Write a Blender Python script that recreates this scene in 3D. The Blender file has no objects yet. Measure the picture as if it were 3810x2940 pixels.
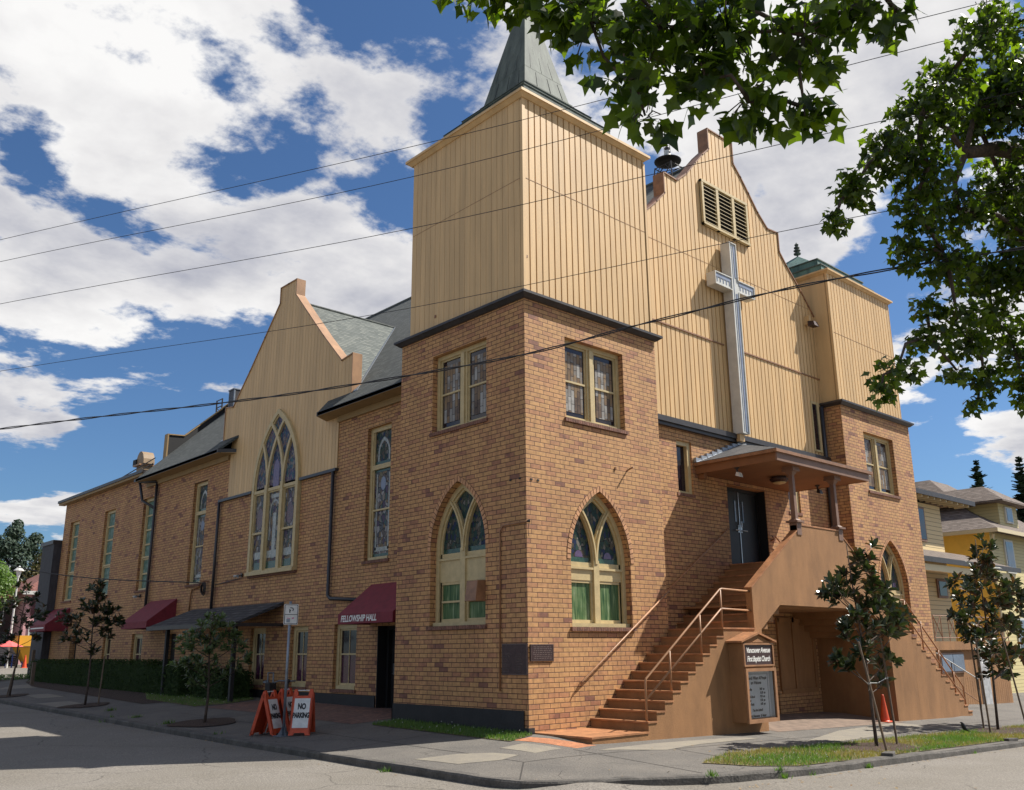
import bpy, bmesh, math, random
from mathutils import Vector, Matrix
from mathutils.geometry import tessellate_polygon
R_ = math.radians
S = bpy.context.scene
COL = S.collection
rnd = random.Random(7)

# ------------------------------------------------------------------ camera
cam_d = bpy.data.cameras.new('camera'); cam = bpy.data.objects.new('camera', cam_d); COL.objects.link(cam)
right = Vector((0.73508763, -0.6779072, -0.00938129)); down = Vector((0.16751151, 0.19501434, -0.96638983)); fwd = Vector((0.65695211, 0.70880973, 0.25690988))
m = Matrix.Identity(4)
for i in range(3):
    m[i][0] = right[i]; m[i][1] = -down[i]; m[i][2] = -fwd[i]
m[0][3], m[1][3], m[2][3] = -13.18, -14.03, 1.6
cam.matrix_world = m
cam_d.sensor_width = 36; cam_d.lens = 3378.5/3810*36
cam_d.shift_x = -27.7/3810; cam_d.shift_y = 46.7/3810
cam_d.clip_start = .1; cam_d.clip_end = 3000
S.camera = cam
S.render.resolution_x = 1024; S.render.resolution_y = 790

# ------------------------------------------------------------------ sun and sky
sun_dir = Vector((.885*math.cos(R_(50.5)), -.465*math.cos(R_(50.5)), math.sin(R_(50.5)))).normalized()
sd = bpy.data.lights.new('sun', 'SUN'); sd.energy = 5.0; sd.angle = R_(.5); sd.color = (1, .945, .86)
so = bpy.data.objects.new('sun', sd); COL.objects.link(so); so.location = (20, -20, 40)
so.rotation_euler = sun_dir.to_track_quat('Z', 'Y').to_euler()

w = bpy.data.worlds.new('World'); S.world = w; w.use_nodes = True
nt = w.node_tree; nt.nodes.clear()
def N(t, nt_=None, **k):
    n = (nt_ or nt).nodes.new(t)
    for a, b in k.items(): setattr(n, a, b)
    return n
L = nt.links.new
out = N('ShaderNodeOutputWorld'); bg = N('ShaderNodeBackground'); bg.inputs[1].default_value = .052
sky = N('ShaderNodeTexSky'); sky.sky_type = 'NISHITA'; sky.sun_disc = False
sky.sun_elevation = R_(50.5); sky.sun_rotation = math.atan2(sun_dir.x, sun_dir.y); sky.air_density = 1.0; sky.dust_density = .7; sky.ozone_density = 2.5
tc = N('ShaderNodeTexCoord'); sep = N('ShaderNodeSeparateXYZ'); L(tc.outputs['Generated'], sep.inputs[0])
def M(op, a, b=None, c=None, clamp=False):
    n = N('ShaderNodeMath'); n.operation = op; n.use_clamp = clamp
    for i, v in enumerate((a, b, c)):
        if v is None: continue
        if isinstance(v, (int, float)): n.inputs[i].default_value = v
        else: L(v, n.inputs[i])
    return n.outputs[0]
zz = M('ADD', M('MAXIMUM', sep.outputs[2], 0.0), .16)
comb = N('ShaderNodeCombineXYZ'); L(M('DIVIDE', sep.outputs[0], zz), comb.inputs[0]); L(M('DIVIDE', sep.outputs[1], zz), comb.inputs[1]); comb.inputs[2].default_value = 0.0
def noise(scale, detail, rough, off=(0, 0, 0), dist=0.0):
    mp = N('ShaderNodeMapping'); mp.inputs['Location'].default_value = off; L(comb.outputs[0], mp.inputs[0])
    n = N('ShaderNodeTexNoise'); n.inputs['Scale'].default_value = scale; n.inputs['Detail'].default_value = detail
    n.inputs['Roughness'].default_value = rough; n.inputs['Distortion'].default_value = dist; L(mp.outputs[0], n.inputs['Vector']); return n.outputs['Fac']
CLOUD_OFF = (3.1, 1.7, 0)
big = noise(2.3, 11, .6, CLOUD_OFF, .1)
low = noise(.55, 2, .5, (CLOUD_OFF[0]+7, CLOUD_OFF[1], 3))
# banks of cloud and gaps of blue, by compass direction and height above the horizon (x, y, z, cos radius, amount)
SKY_PATCHES = [(0.293,0.833,0.470,0.9812,0.14), (0.217,0.904,0.370,0.9939,0.12), (0.373,0.751,0.544,0.9878,0.12), (0.450,0.780,0.435,0.9917,0.12), (0.301,0.886,0.353,0.9959,0.10), (0.485,0.786,0.383,0.9979,0.08), (0.504,0.629,0.591,0.9986,-0.15), (0.523,0.730,0.441,0.9994,-0.09), (0.181,0.871,0.458,0.9998,-0.12), (0.366,0.887,0.282,0.9897,-0.10), (0.415,0.889,0.195,0.9870,-0.22), (0.268,0.941,0.207,0.9998,0.13), (0.223,0.951,0.216,0.9995,0.17), (0.269,0.952,0.148,0.9997,0.10), (0.249,0.798,0.548,0.9996,-0.06), (0.642,0.530,0.554,0.9974,-0.10), (0.712,0.497,0.497,0.9981,0.10), (0.774,0.445,0.450,0.9963,0.13), (0.794,0.297,0.531,0.9951,0.14), (0.806,0.357,0.472,0.9987,0.08), (0.850,0.393,0.350,0.9996,-0.16), (0.796,0.434,0.421,0.9997,-0.06), (0.820,0.419,0.391,0.9996,0.12), (0.905,0.332,0.267,0.9982,0.16), (0.927,0.314,0.207,0.9998,0.12), (0.915,0.356,0.187,0.9981,-0.14), (0.891,0.319,0.324,0.9996,0.05), (0.911,0.375,0.170,0.9997,-0.05), (0.601,0.543,0.586,0.9989,-0.10)]
dens = M('ADD', M("MULTIPLY_ADD", big, 2.8, -.93), M('MULTIPLY', M('SUBTRACT', low, .5), .3))
for bx, by, bz, bc, ba in SKY_PATCHES:
    dp = N('ShaderNodeVectorMath', operation='DOT_PRODUCT'); L(tc.outputs['Generated'], dp.inputs[0]); dp.inputs[1].default_value = (bx, by, bz)
    mr_ = N('ShaderNodeMapRange'); mr_.interpolation_type = 'SMOOTHSTEP'; mr_.inputs[1].default_value = 1-(1-bc)*2.6; mr_.inputs[2].default_value = 1; mr_.inputs[3].default_value = 0; mr_.inputs[4].default_value = ba*1.15
    L(dp.outputs['Value'], mr_.inputs[0]); dens = M('ADD', dens, mr_.outputs[0])
cr = N('ShaderNodeValToRGB'); cr.color_ramp.elements[0].position = .44; cr.color_ramp.elements[1].position = .63
cr.color_ramp.elements[0].color = (0, 0, 0, 1); cr.color_ramp.elements[1].color = (1, 1, 1, 1); cr.color_ramp.interpolation = 'EASE'
L(dens, cr.inputs[0])
# clouds thin out towards the horizon
mask = M('MULTIPLY', cr.outputs[0], M('MULTIPLY', sep.outputs[2], 15.0, clamp=True))
det = noise(2.2, 6, .55, (1.3+CLOUD_OFF[0], 4.2, 1), .2)
shade = N('ShaderNodeValToRGB'); shade.color_ramp.elements[0].position = .44; shade.color_ramp.elements[1].position = .74
shade.color_ramp.elements[0].color = (11.6, 11.5, 11.4, 1); shade.color_ramp.elements[1].color = (4.8, 5.0, 6.0, 1)
e = shade.color_ramp.elements.new(.55); e.color = (9.7, 9.6, 9.7, 1)
L(M('ADD', M('MULTIPLY', det, .8), M('MULTIPLY', dens, .22)), shade.inputs[0])
tint = N('ShaderNodeMix', data_type='RGBA', blend_type='MULTIPLY'); tint.inputs[0].default_value = 1; L(sky.outputs[0], tint.inputs[6]); tint.inputs[7].default_value = (.74, 1.0, 1.27, 1)
mx = N('ShaderNodeMix', data_type='RGBA'); L(mask, mx.inputs[0]); L(tint.outputs[2], mx.inputs[6]); L(shade.outputs[0], mx.inputs[7])
L(mx.outputs[2], bg.inputs[0]); L(bg.outputs[0], out.inputs[0])

S.view_settings.view_transform = 'Standard'; S.view_settings.look = 'None'; S.view_settings.exposure = .68; S.view_settings.gamma = 1
S.cycles.max_bounces = 6; S.cycles.transparent_max_bounces = 12

# ------------------------------------------------------------------ materials
def mat(name, col, rough=.8, metal=0, var=0, vscale=3, bump=0, bscale=40, spec=.5, col2=None, coord='Position', detail=5, stretch=None, fine=0):
    m_ = bpy.data.materials.new(name); m_.use_nodes = True; t = m_.node_tree; b = t.nodes['Principled BSDF']
    b.inputs['Roughness'].default_value = rough; b.inputs['Metallic'].default_value = metal; b.inputs['Specular IOR Level'].default_value = spec
    b.inputs['Base Color'].default_value = (*col, 1)
    def src():
        if coord == 'Position': o = N('ShaderNodeNewGeometry', t).outputs['Position']
        else: o = N('ShaderNodeTexCoord', t).outputs['Object']
        if stretch:
            mp = N('ShaderNodeMapping', t); mp.inputs['Scale'].default_value = stretch; t.links.new(o, mp.inputs[0]); o = mp.outputs[0]
        return o
    if var or col2 or fine:
        c2 = col2 or tuple(max(0, c*(1-var)) for c in col)
        c1 = col if col2 else tuple(c*(1+var*.6) for c in col)
        n = N('ShaderNodeTexNoise', t); n.inputs['Scale'].default_value = vscale; n.inputs['Detail'].default_value = detail; n.inputs['Roughness'].default_value = .62
        t.links.new(src(), n.inputs['Vector'])
        r = N('ShaderNodeValToRGB', t); r.color_ramp.elements[0].position = .36; r.color_ramp.elements[1].position = .64
        r.color_ramp.elements[0].color = (*c2, 1); r.color_ramp.elements[1].color = (*c1, 1); t.links.new(n.outputs['Fac'], r.inputs[0])
        o = r.outputs[0]
        if fine:
            n2 = N('ShaderNodeTexNoise', t); n2.inputs['Scale'].default_value = bscale; n2.inputs['Detail'].default_value = 3; t.links.new(src(), n2.inputs['Vector'])
            mr = N('ShaderNodeMapRange', t); mr.inputs[1].default_value = .3; mr.inputs[2].default_value = .7; mr.inputs[3].default_value = 1-fine; mr.inputs[4].default_value = 1+fine
            t.links.new(n2.outputs['Fac'], mr.inputs[0])
            mu = N('ShaderNodeMix', t, data_type='RGBA', blend_type='MULTIPLY'); mu.inputs[0].default_value = 1; t.links.new(o, mu.inputs[6]); t.links.new(mr.outputs[0], mu.inputs[7]); o = mu.outputs[2]
        t.links.new(o, b.inputs['Base Color'])
    if bump:
        n = N('ShaderNodeTexNoise', t); n.inputs['Scale'].default_value = bscale; n.inputs['Detail'].default_value = 4; t.links.new(src(), n.inputs['Vector'])
        bu = N('ShaderNodeBump', t); bu.inputs['Strength'].default_value = bump; bu.inputs['Distance'].default_value = .02
        t.links.new(n.outputs['Fac'], bu.inputs['Height']); t.links.new(bu.outputs[0], b.inputs['Normal'])
    return m_

def mth(t, op, a, b=None, c=None, clamp=False):
    n = t.nodes.new('ShaderNodeMath'); n.operation = op; n.use_clamp = clamp
    for i, v in enumerate((a, b, c)):
        if v is None: continue
        if isinstance(v, (int, float)): n.inputs[i].default_value = v
        else: t.links.new(v, n.inputs[i])
    return n.outputs[0]

def brick_mat(name, bl, bh, mort, ramp, mcol, horizontal=False, rough=.75, bumpd=.006, jitter=True, stain=.25):
    """running-bond bricks on x- and y-facing walls (or on the ground), one random tone per brick"""
    m_ = bpy.data.materials.new(name); m_.use_nodes = True; t = m_.node_tree; b = t.nodes['Principled BSDF']; b.inputs['Roughness'].default_value = rough
    g_ = N('ShaderNodeNewGeometry', t); sp = N('ShaderNodeSeparateXYZ', t); t.links.new(g_.outputs['Position'], sp.inputs[0])
    if horizontal: u, v = sp.outputs[0], sp.outputs[1]
    else:
        sn = N('ShaderNodeSeparateXYZ', t); t.links.new(g_.outputs['True Normal'], sn.inputs[0])
        isx = mth(t, 'GREATER_THAN', mth(t, 'ABSOLUTE', sn.outputs[0]), .6)
        u = mth(t, 'ADD', mth(t, 'MULTIPLY', sp.outputs[1], isx), mth(t, 'MULTIPLY', sp.outputs[0], mth(t, 'SUBTRACT', 1, isx)))
        u = mth(t, 'ADD', u, mth(t, 'MULTIPLY', isx, 17.3)); v = sp.outputs[2]
    row = mth(t, 'FLOOR', mth(t, 'DIVIDE', v, bh)); fv = mth(t, 'SUBTRACT', mth(t, 'DIVIDE', v, bh), row)
    wn = N('ShaderNodeTexWhiteNoise', t, noise_dimensions='1D'); t.links.new(row, wn.inputs['W'])
    off = mth(t, 'MULTIPLY', mth(t, 'MODULO', mth(t, 'ABSOLUTE', row), 2), .5)
    if jitter: off = mth(t, 'ADD', off, mth(t, 'MULTIPLY', wn.outputs['Value'], .16))
    uu = mth(t, 'ADD', mth(t, 'DIVIDE', u, bl), off); ci = mth(t, 'FLOOR', uu); fu = mth(t, 'SUBTRACT', uu, ci)
    du = mth(t, 'MULTIPLY', mth(t, 'SUBTRACT', .5, mth(t, 'ABSOLUTE', mth(t, 'SUBTRACT', fu, .5))), bl)
    dv = mth(t, 'MULTIPLY', mth(t, 'SUBTRACT', .5, mth(t, 'ABSOLUTE', mth(t, 'SUBTRACT', fv, .5))), bh)
    ds = mth(t, 'MINIMUM', du, dv)
    mr = N('ShaderNodeMapRange', t); mr.inputs[1].default_value = mort*.5-.0015; mr.inputs[2].default_value = mort*.5+.0015; t.links.new(ds, mr.inputs[0])
    cb = N('ShaderNodeCombineXYZ', t); t.links.new(ci, cb.inputs[0]); t.links.new(row, cb.inputs[1])
    wb = N('ShaderNodeTexWhiteNoise', t, noise_dimensions='2D'); t.links.new(cb.outputs[0], wb.inputs['Vector'])
    # clumps of darker brick
    nz = N('ShaderNodeTexNoise', t); nz.inputs['Scale'].default_value = 1.1; nz.inputs['Detail'].default_value = 3; t.links.new(g_.outputs['Position'], nz.inputs['Vector'])
    fac = mth(t, 'ADD', wb.outputs['Value'], mth(t, 'MULTIPLY', mth(t, 'SUBTRACT', nz.outputs['Fac'], .5), .55), clamp=True)
    r = N('ShaderNodeValToRGB', t); t.links.new(fac, r.inputs[0]); cre = r.color_ramp
    cre.elements[0].position = ramp[0][0]; cre.elements[0].color = (*ramp[0][1], 1); cre.elements[1].position = ramp[-1][0]; cre.elements[1].color = (*ramp[-1][1], 1)
    for p_, c_ in ramp[1:-1]: e_ = cre.elements.new(p_); e_.color = (*c_, 1)
    n3 = N('ShaderNodeTexNoise', t); n3.inputs['Scale'].default_value = 9; n3.inputs['Detail'].default_value = 6; t.links.new(g_.outputs['Position'], n3.inputs['Vector'])
    mr3 = N('ShaderNodeMapRange', t); mr3.inputs[1].default_value = .3; mr3.inputs[2].default_value = .7; mr3.inputs[3].default_value = 1-stain; mr3.inputs[4].default_value = 1+stain*.6; t.links.new(n3.outputs['Fac'], mr3.inputs[0])
    mp4 = N('ShaderNodeMapping', t); mp4.inputs['Scale'].default_value = (1.1, 1.1, .3); t.links.new(g_.outputs['Position'], mp4.inputs[0])
    n4 = N('ShaderNodeTexNoise', t); n4.inputs['Scale'].default_value = 1.2; n4.inputs['Detail'].default_value = 7; n4.inputs['Roughness'].default_value = .65; t.links.new(mp4.outputs[0], n4.inputs['Vector'])
    mr4 = N('ShaderNodeMapRange', t); mr4.inputs[1].default_value = .3; mr4.inputs[2].default_value = .7; mr4.inputs[3].default_value = .8; mr4.inputs[4].default_value = 1.12; t.links.new(n4.outputs['Fac'], mr4.inputs[0])
    mu = N('ShaderNodeMix', t, data_type='RGBA', blend_type='MULTIPLY'); mu.inputs[0].default_value = 1; t.links.new(r.outputs[0], mu.inputs[6]); t.links.new(mth(t, 'MULTIPLY', mr3.outputs[0], mr4.outputs[0]), mu.inputs[7])
    mxx = N('ShaderNodeMix', t, data_type='RGBA'); t.links.new(mr.outputs[0], mxx.inputs[0]); mxx.inputs[6].default_value = (*mcol, 1); t.links.new(mu.outputs[2], mxx.inputs[7])
    t.links.new(mxx.outputs[2], b.inputs['Base Color'])
    bu = N('ShaderNodeBump', t); bu.inputs['Strength'].default_value = 1; bu.inputs['Distance'].default_value = bumpd
    hh = mth(t, 'ADD', mr.outputs[0], mth(t, 'MULTIPLY', n3.outputs['Fac'], .25)); t.links.new(hh, bu.inputs['Height']); t.links.new(bu.outputs[0], b.inputs['Normal'])
    return m_

def glass_mat(name, kind):
    m_ = bpy.data.materials.new(name); m_.use_nodes = True; t = m_.node_tree; b = t.nodes['Principled BSDF']; b.inputs['Roughness'].default_value = .4; b.inputs['Specular IOR Level'].default_value = .16
    g_ = N('ShaderNodeNewGeometry', t); sp = N('ShaderNodeSeparateXYZ', t); t.links.new(g_.outputs['Position'], sp.inputs[0])
    u = mth(t, 'ADD', sp.outputs[0], sp.outputs[1]); v = sp.outputs[2]
    cb = N('ShaderNodeCombineXYZ', t); t.links.new(u, cb.inputs[0]); t.links.new(v, cb.inputs[1])
    def ramp(stops, src, interp='LINEAR'):
        r = N('ShaderNodeValToRGB', t); r.color_ramp.interpolation = interp; t.links.new(src, r.inputs[0])
        r.color_ramp.elements[0].position = stops[0][0]; r.color_ramp.elements[0].color = (*stops[0][1], 1)
        r.color_ramp.elements[1].position = stops[-1][0]; r.color_ramp.elements[1].color = (*stops[-1][1], 1)
        for p_, c_ in stops[1:-1]: e_ = r.color_ramp.elements.new(p_); e_.color = (*c_, 1)
        return r.outputs[0]
    if kind == 'green':
        mp = N('ShaderNodeMapping', t); mp.inputs['Scale'].default_value = (16, 1.6, 1); t.links.new(cb.outputs[0], mp.inputs[0])
        n = N('ShaderNodeTexNoise', t); n.inputs['Scale'].default_value = 1; n.inputs['Detail'].default_value = 5; n.inputs['Distortion'].default_value = .6; t.links.new(mp.outputs[0], n.inputs['Vector'])
        t.links.new(ramp([(.3, (.02, .065, .03)), (.5, (.085, .145, .06)), (.62, (.16, .22, .11)), (.75, (.3, .34, .24))], n.outputs['Fac']), b.inputs['Base Color'])
    elif kind == 'teal':
        n = N('ShaderNodeTexNoise', t); n.inputs['Scale'].default_value = 7; n.inputs['Detail'].default_value = 6; t.links.new(g_.outputs['Position'], n.inputs['Vector'])
        t.links.new(ramp([(.3, (.06, .13, .1)), (.55, (.12, .2, .16)), (.72, (.26, .34, .3))], n.outputs['Fac']), b.inputs['Base Color'])
    elif kind == 'amber':
        cw, ch = .105, .34
        cu = mth(t, 'DIVIDE', u, cw); ci = mth(t, 'FLOOR', cu); fu = mth(t, 'SUBTRACT', cu, ci)
        cv = mth(t, 'ADD', mth(t, 'DIVIDE', v, ch), mth(t, 'MULTIPLY', mth(t, 'MODULO', mth(t, 'ABSOLUTE', ci), 2), .5)); ri = mth(t, 'FLOOR', cv); fv = mth(t, 'SUBTRACT', cv, ri)
        d = mth(t, 'MINIMUM', mth(t, 'MULTIPLY', mth(t, 'MINIMUM', fu, mth(t, 'SUBTRACT', 1, fu)), cw), mth(t, 'MULTIPLY', mth(t, 'MINIMUM', fv, mth(t, 'SUBTRACT', 1, fv)), ch))
        c2 = N('ShaderNodeCombineXYZ', t); t.links.new(ci, c2.inputs[0]); t.links.new(ri, c2.inputs[1])
        wn = N('ShaderNodeTexWhiteNoise', t, noise_dimensions='2D'); t.links.new(c2.outputs[0], wn.inputs['Vector'])
        n = N('ShaderNodeTexNoise', t); n.inputs['Scale'].default_value = 6; n.inputs['Detail'].default_value = 5; t.links.new(g_.outputs['Position'], n.inputs['Vector'])
        f = mth(t, 'ADD', mth(t, 'MULTIPLY', wn.outputs['Value'], .6), mth(t, 'MULTIPLY', n.outputs['Fac'], .45))
        col = ramp([(.1, (.05, .035, .03)), (.3, (.14, .10, .075)), (.45, (.24, .16, .085)), (.6, (.2, .185, .17)), (.8, (.34, .33, .31))], f)
        k = mth(t, 'GREATER_THAN', d, .006)
        x_ = N('ShaderNodeMix', t, data_type='RGBA'); t.links.new(k, x_.inputs[0]); x_.inputs[6].default_value = (.012, .012, .014, 1); t.links.new(col, x_.inputs[7]); t.links.new(x_.outputs[2], b.inputs['Base Color'])
    else:
        vo = N('ShaderNodeTexVoronoi', t, feature='F1'); vo.inputs['Scale'].default_value = 8 if kind == 'stained' else 11
        ve = N('ShaderNodeTexVoronoi', t, feature='DISTANCE_TO_EDGE'); ve.inputs['Scale'].default_value = vo.inputs['Scale'].default_value
        mp = N('ShaderNodeMapping', t); mp.inputs['Scale'].default_value = (1.25, .8, 1); t.links.new(cb.outputs[0], mp.inputs[0])
        t.links.new(mp.outputs[0], vo.inputs['Vector']); t.links.new(mp.outputs[0], ve.inputs['Vector'])
        sc = N('ShaderNodeSeparateColor', t); t.links.new(vo.outputs['Color'], sc.inputs[0])
        if kind == 'stained':
            col = ramp([(0, (.11, .09, .085)), (.16, (.21, .19, .17)), (.3, (.09, .10, .11)), (.42, (.2, .14, .08)), (.55, (.28, .27, .27)), (.68, (.08, .06, .10)), (.8, (.16, .14, .09)), (.92, (.06, .10, .10))], sc.outputs[0], 'CONSTANT')
        elif kind == 'blue':
            col = ramp([(0, (.03, .045, .10)), (.2, (.11, .08, .11)), (.4, (.04, .11, .13)), (.55, (.13, .09, .14)), (.7, (.2, .18, .17)), (.85, (.16, .11, .07)), (.94, (.03, .07, .14))], sc.outputs[0], 'CONSTANT')
        else:
            col = ramp([(0, (.015, .04, .035)), (.2, (.09, .075, .055)), (.4, (.02, .03, .07)), (.55, (.05, .065, .04)), (.7, (.15, .14, .12)), (.85, (.03, .06, .05))], sc.outputs[0], 'CONSTANT')
        k = mth(t, 'GREATER_THAN', ve.outputs['Distance'], .035)
        x_ = N('ShaderNodeMix', t, data_type='RGBA'); t.links.new(k, x_.inputs[0]); x_.inputs[6].default_value = (.012, .012, .014, 1); t.links.new(col, x_.inputs[7]); t.links.new(x_.outputs[2], b.inputs['Base Color'])
    n = N('ShaderNodeTexNoise', t); n.inputs['Scale'].default_value = 5; t.links.new(g_.outputs['Position'], n.inputs['Vector'])
    bu = N('ShaderNodeBump', t); bu.inputs['Strength'].default_value = .25; bu.inputs['Distance'].default_value = .05; t.links.new(n.outputs['Fac'], bu.inputs['Height']); t.links.new(bu.outputs[0], b.inputs['Normal'])
    return m_

BR = [(.0, (0.500, 0.273, 0.109)), (.5, (0.479, 0.253, 0.104)), (.78, (0.449, 0.226, 0.100)), (.92, (0.403, 0.191, 0.091)), (.975, (0.352, 0.159, 0.082)), (.997, (0.296, 0.127, 0.070)), (1, (0.224, 0.097, 0.060))]
MT = {}
MT['brick'] = brick_mat('tan_brick', .3048, .1016, .0135, BR, (.075, .032, .018))
MT['voussoir'] = mat('rowlock_brick', (.50, .26, .13), .8, var=.35, vscale=7, bump=.2, bscale=50)
MT['brick_sill'] = mat('dark_brick_sill', (.19, .09, .06), .85, var=.4, vscale=11, bump=.3, bscale=40)
MT['mortar'] = mat('dark_mortar', (.07, .035, .022), .9)
MT['siding'] = mat('tan_painted_siding', (0.619, 0.408, 0.191), .55, var=.13, vscale=1.1, bump=.08, bscale=60, stretch=(3, 3, .3), fine=.05, detail=9)
_t = MT['siding'].node_tree; _b = _t.nodes['Principled BSDF']; _src = _b.inputs['Base Color'].links[0].from_socket; _g = N('ShaderNodeNewGeometry', _t)
_r = N('ShaderNodeMapRange', _t); _r.inputs[3].default_value = .93; _r.inputs[4].default_value = 1.04; _t.links.new(_g.outputs['Random Per Island'], _r.inputs[0])
_m = N('ShaderNodeMix', _t, data_type='RGBA', blend_type='MULTIPLY'); _m.inputs[0].default_value = 1; _t.links.new(_src, _m.inputs[6]); _t.links.new(_r.outputs[0], _m.inputs[7]); _t.links.new(_m.outputs[2], _b.inputs['Base Color'])
MT['groove'] = mat('siding_groove_shade', (0.386, 0.244, 0.109), .7)  # darker than the boards: shade inside the grooves put into the colour
MT['stucco'] = mat('orange_tan_stucco', (.300, .150, .060), .85, var=.2, vscale=1.2, bump=.4, bscale=80, fine=.12, detail=10, stretch=(1.6, 1.6, .6))
MT['tread'] = mat('painted_stair_tread', (0.368, 0.164, 0.068), .6, var=.3, vscale=4, bump=.15, bscale=70)
MT['rail'] = mat('tan_painted_rail', (.34, .17, .08), .5, var=.2)
MT['frame'] = mat('khaki_window_paint', (.50, .39, .20), .55, var=.12, vscale=6, bump=.06, bscale=70)
MT['trim'] = mat('brown_black_trim', (.035, .03, .03), .45, var=.3, vscale=4)
MT['base'] = mat('black_painted_base', (.014, .013, .014), .6, var=.3, vscale=3, bump=.3, bscale=25)
MT['pipe'] = mat('dark_downpipe', (.028, .028, .034), .4)
MT['shingle'] = None
MT['copper'] = mat('weathered_copper', (0.117, 0.140, 0.117), .75, metal=0, col2=(.055, .07, .06), vscale=1.3, stretch=(3, 3, .5), bump=.15, bscale=12, fine=.1)
MT['verdigris'] = mat('green_verdigris', (.13, .24, .2), .7, col2=(.07, .13, .115), vscale=2.2, stretch=(2, 2, .6), bump=.1)
MT['coping'] = mat('bronze_coping', (0.353, 0.197, 0.101), .5, metal=.0, var=.2, vscale=2.5, bump=.05, bscale=8)
MT['copingdark'] = mat('rust_coping', (.26, .13, .065), .5, var=.25, vscale=5)
MT['soffit'] = mat('soffit_paint', (0.304, 0.200, 0.088), .7, var=.1)
MT['porchsoffit'] = mat('porch_soffit_paint', (.215, .096, .038), .7, var=.12, vscale=2)
MT['fascia'] = mat('taupe_fascia', (0.198, 0.113, 0.077), .6, var=.15, vscale=3)
MT['white'] = mat('off_white_metal', (0.546, 0.546, 0.510), .5, var=.1, vscale=3, fine=.03)
MT['bluegrey'] = mat('blue_grey_inlay', (.2, .24, .33), .5, var=.15)
MT['door'] = mat('dark_steel_door', (.011, .014, .017), .55, var=.15, vscale=3, bump=.03)
MT['black'] = mat('flat_black', (.008, .008, .009), .7)
MT['steel'] = mat('brushed_steel', (.42, .44, .46), .35, metal=.9, var=.1)
MT['galv'] = mat('galvanised_pole', (.22, .25, .29), .45, metal=.6, var=.2, vscale=9)
MT['awning'] = mat('burgundy_canvas', (.18, .014, .026), .7, var=.18, vscale=6, bump=.12, bscale=80)
MT['glass_dark'] = mat('dark_window_glass', (.018, .014, .02), .08, var=.4, vscale=1.5)
MT['glass_purple'] = mat('plum_curtain_glass', (.055, .015, .04), .12, var=.3, vscale=4)
MT['glass_sky'] = mat('sky_toned_glass', (.12, .17, .24), .08, var=.3, vscale=1)  # pale blue of a sky reflection put into the base colour
for k in ('green', 'teal', 'amber', 'stained', 'blue', 'deep'): MT['g_'+k] = glass_mat('stained_glass_'+k, k)
MT['oval'] = mat('wine_red_glass', (.07, .012, .02), .2, var=.3, vscale=9)
MT['pale'] = mat('pale_opal_glass', (.3, .31, .28), .25, var=.3, vscale=9)
MT['violet'] = mat('violet_glass', (.11, .07, .15), .25, var=.2, vscale=12)
MT['greenstrip'] = mat('green_border_glass', (.03, .075, .05), .2, var=.4, vscale=14)
MT['bronze'] = mat('bronze_plaque', (.055, .03, .028), .45, metal=.3, var=.3, vscale=16, bump=.3, bscale=45)
MT['bronze_l'] = mat('bronze_lettering', (.15, .11, .1), .45, metal=.3)
MT['orange'] = mat('orange_plastic', (.62, .07, .015), .5, var=.15, vscale=6)
MT['orange_d'] = mat('faded_orange_plastic', (.50, .065, .02), .55, var=.2, vscale=6)
MT['signwhite'] = mat('reflective_white', (.62, .62, .6), .5, var=.12, vscale=8)
MT['ink'] = mat('black_ink', (.012, .012, .014), .6)
MT['letter'] = mat('white_lettering', (.75, .74, .7), .5)
MT['pink_ink'] = mat('pink_marker', (.5, .06, .22), .6)
MT['headerbrown'] = mat('dark_brown_panel', (.045, .02, .018), .5)
MT['boardwhite'] = mat('letter_board_white', (.82, .84, .86), .6, var=.08, vscale=3)
MT['wood'] = mat('weathered_stake', (.2, .14, .09), .85, col2=(.1, .075, .055), vscale=8, stretch=(4, 4, .7), bump=.4, bscale=40)
MT['bark'] = mat('grey_brown_bark', (.10, .07, .05), .9, col2=(.045, .032, .025), vscale=14, bump=.6, bscale=30)
MT['mulch'] = mat('dark_mulch', (.055, .03, .018), .95, var=.6, vscale=25, bump=1, bscale=60, fine=.4)
MT['cable'] = mat('black_cable', (.01, .01, .013), .5)
MT['asphalt_roof'] = mat('roof_felt', (.05, .055, .06), .85, var=.2)

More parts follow.
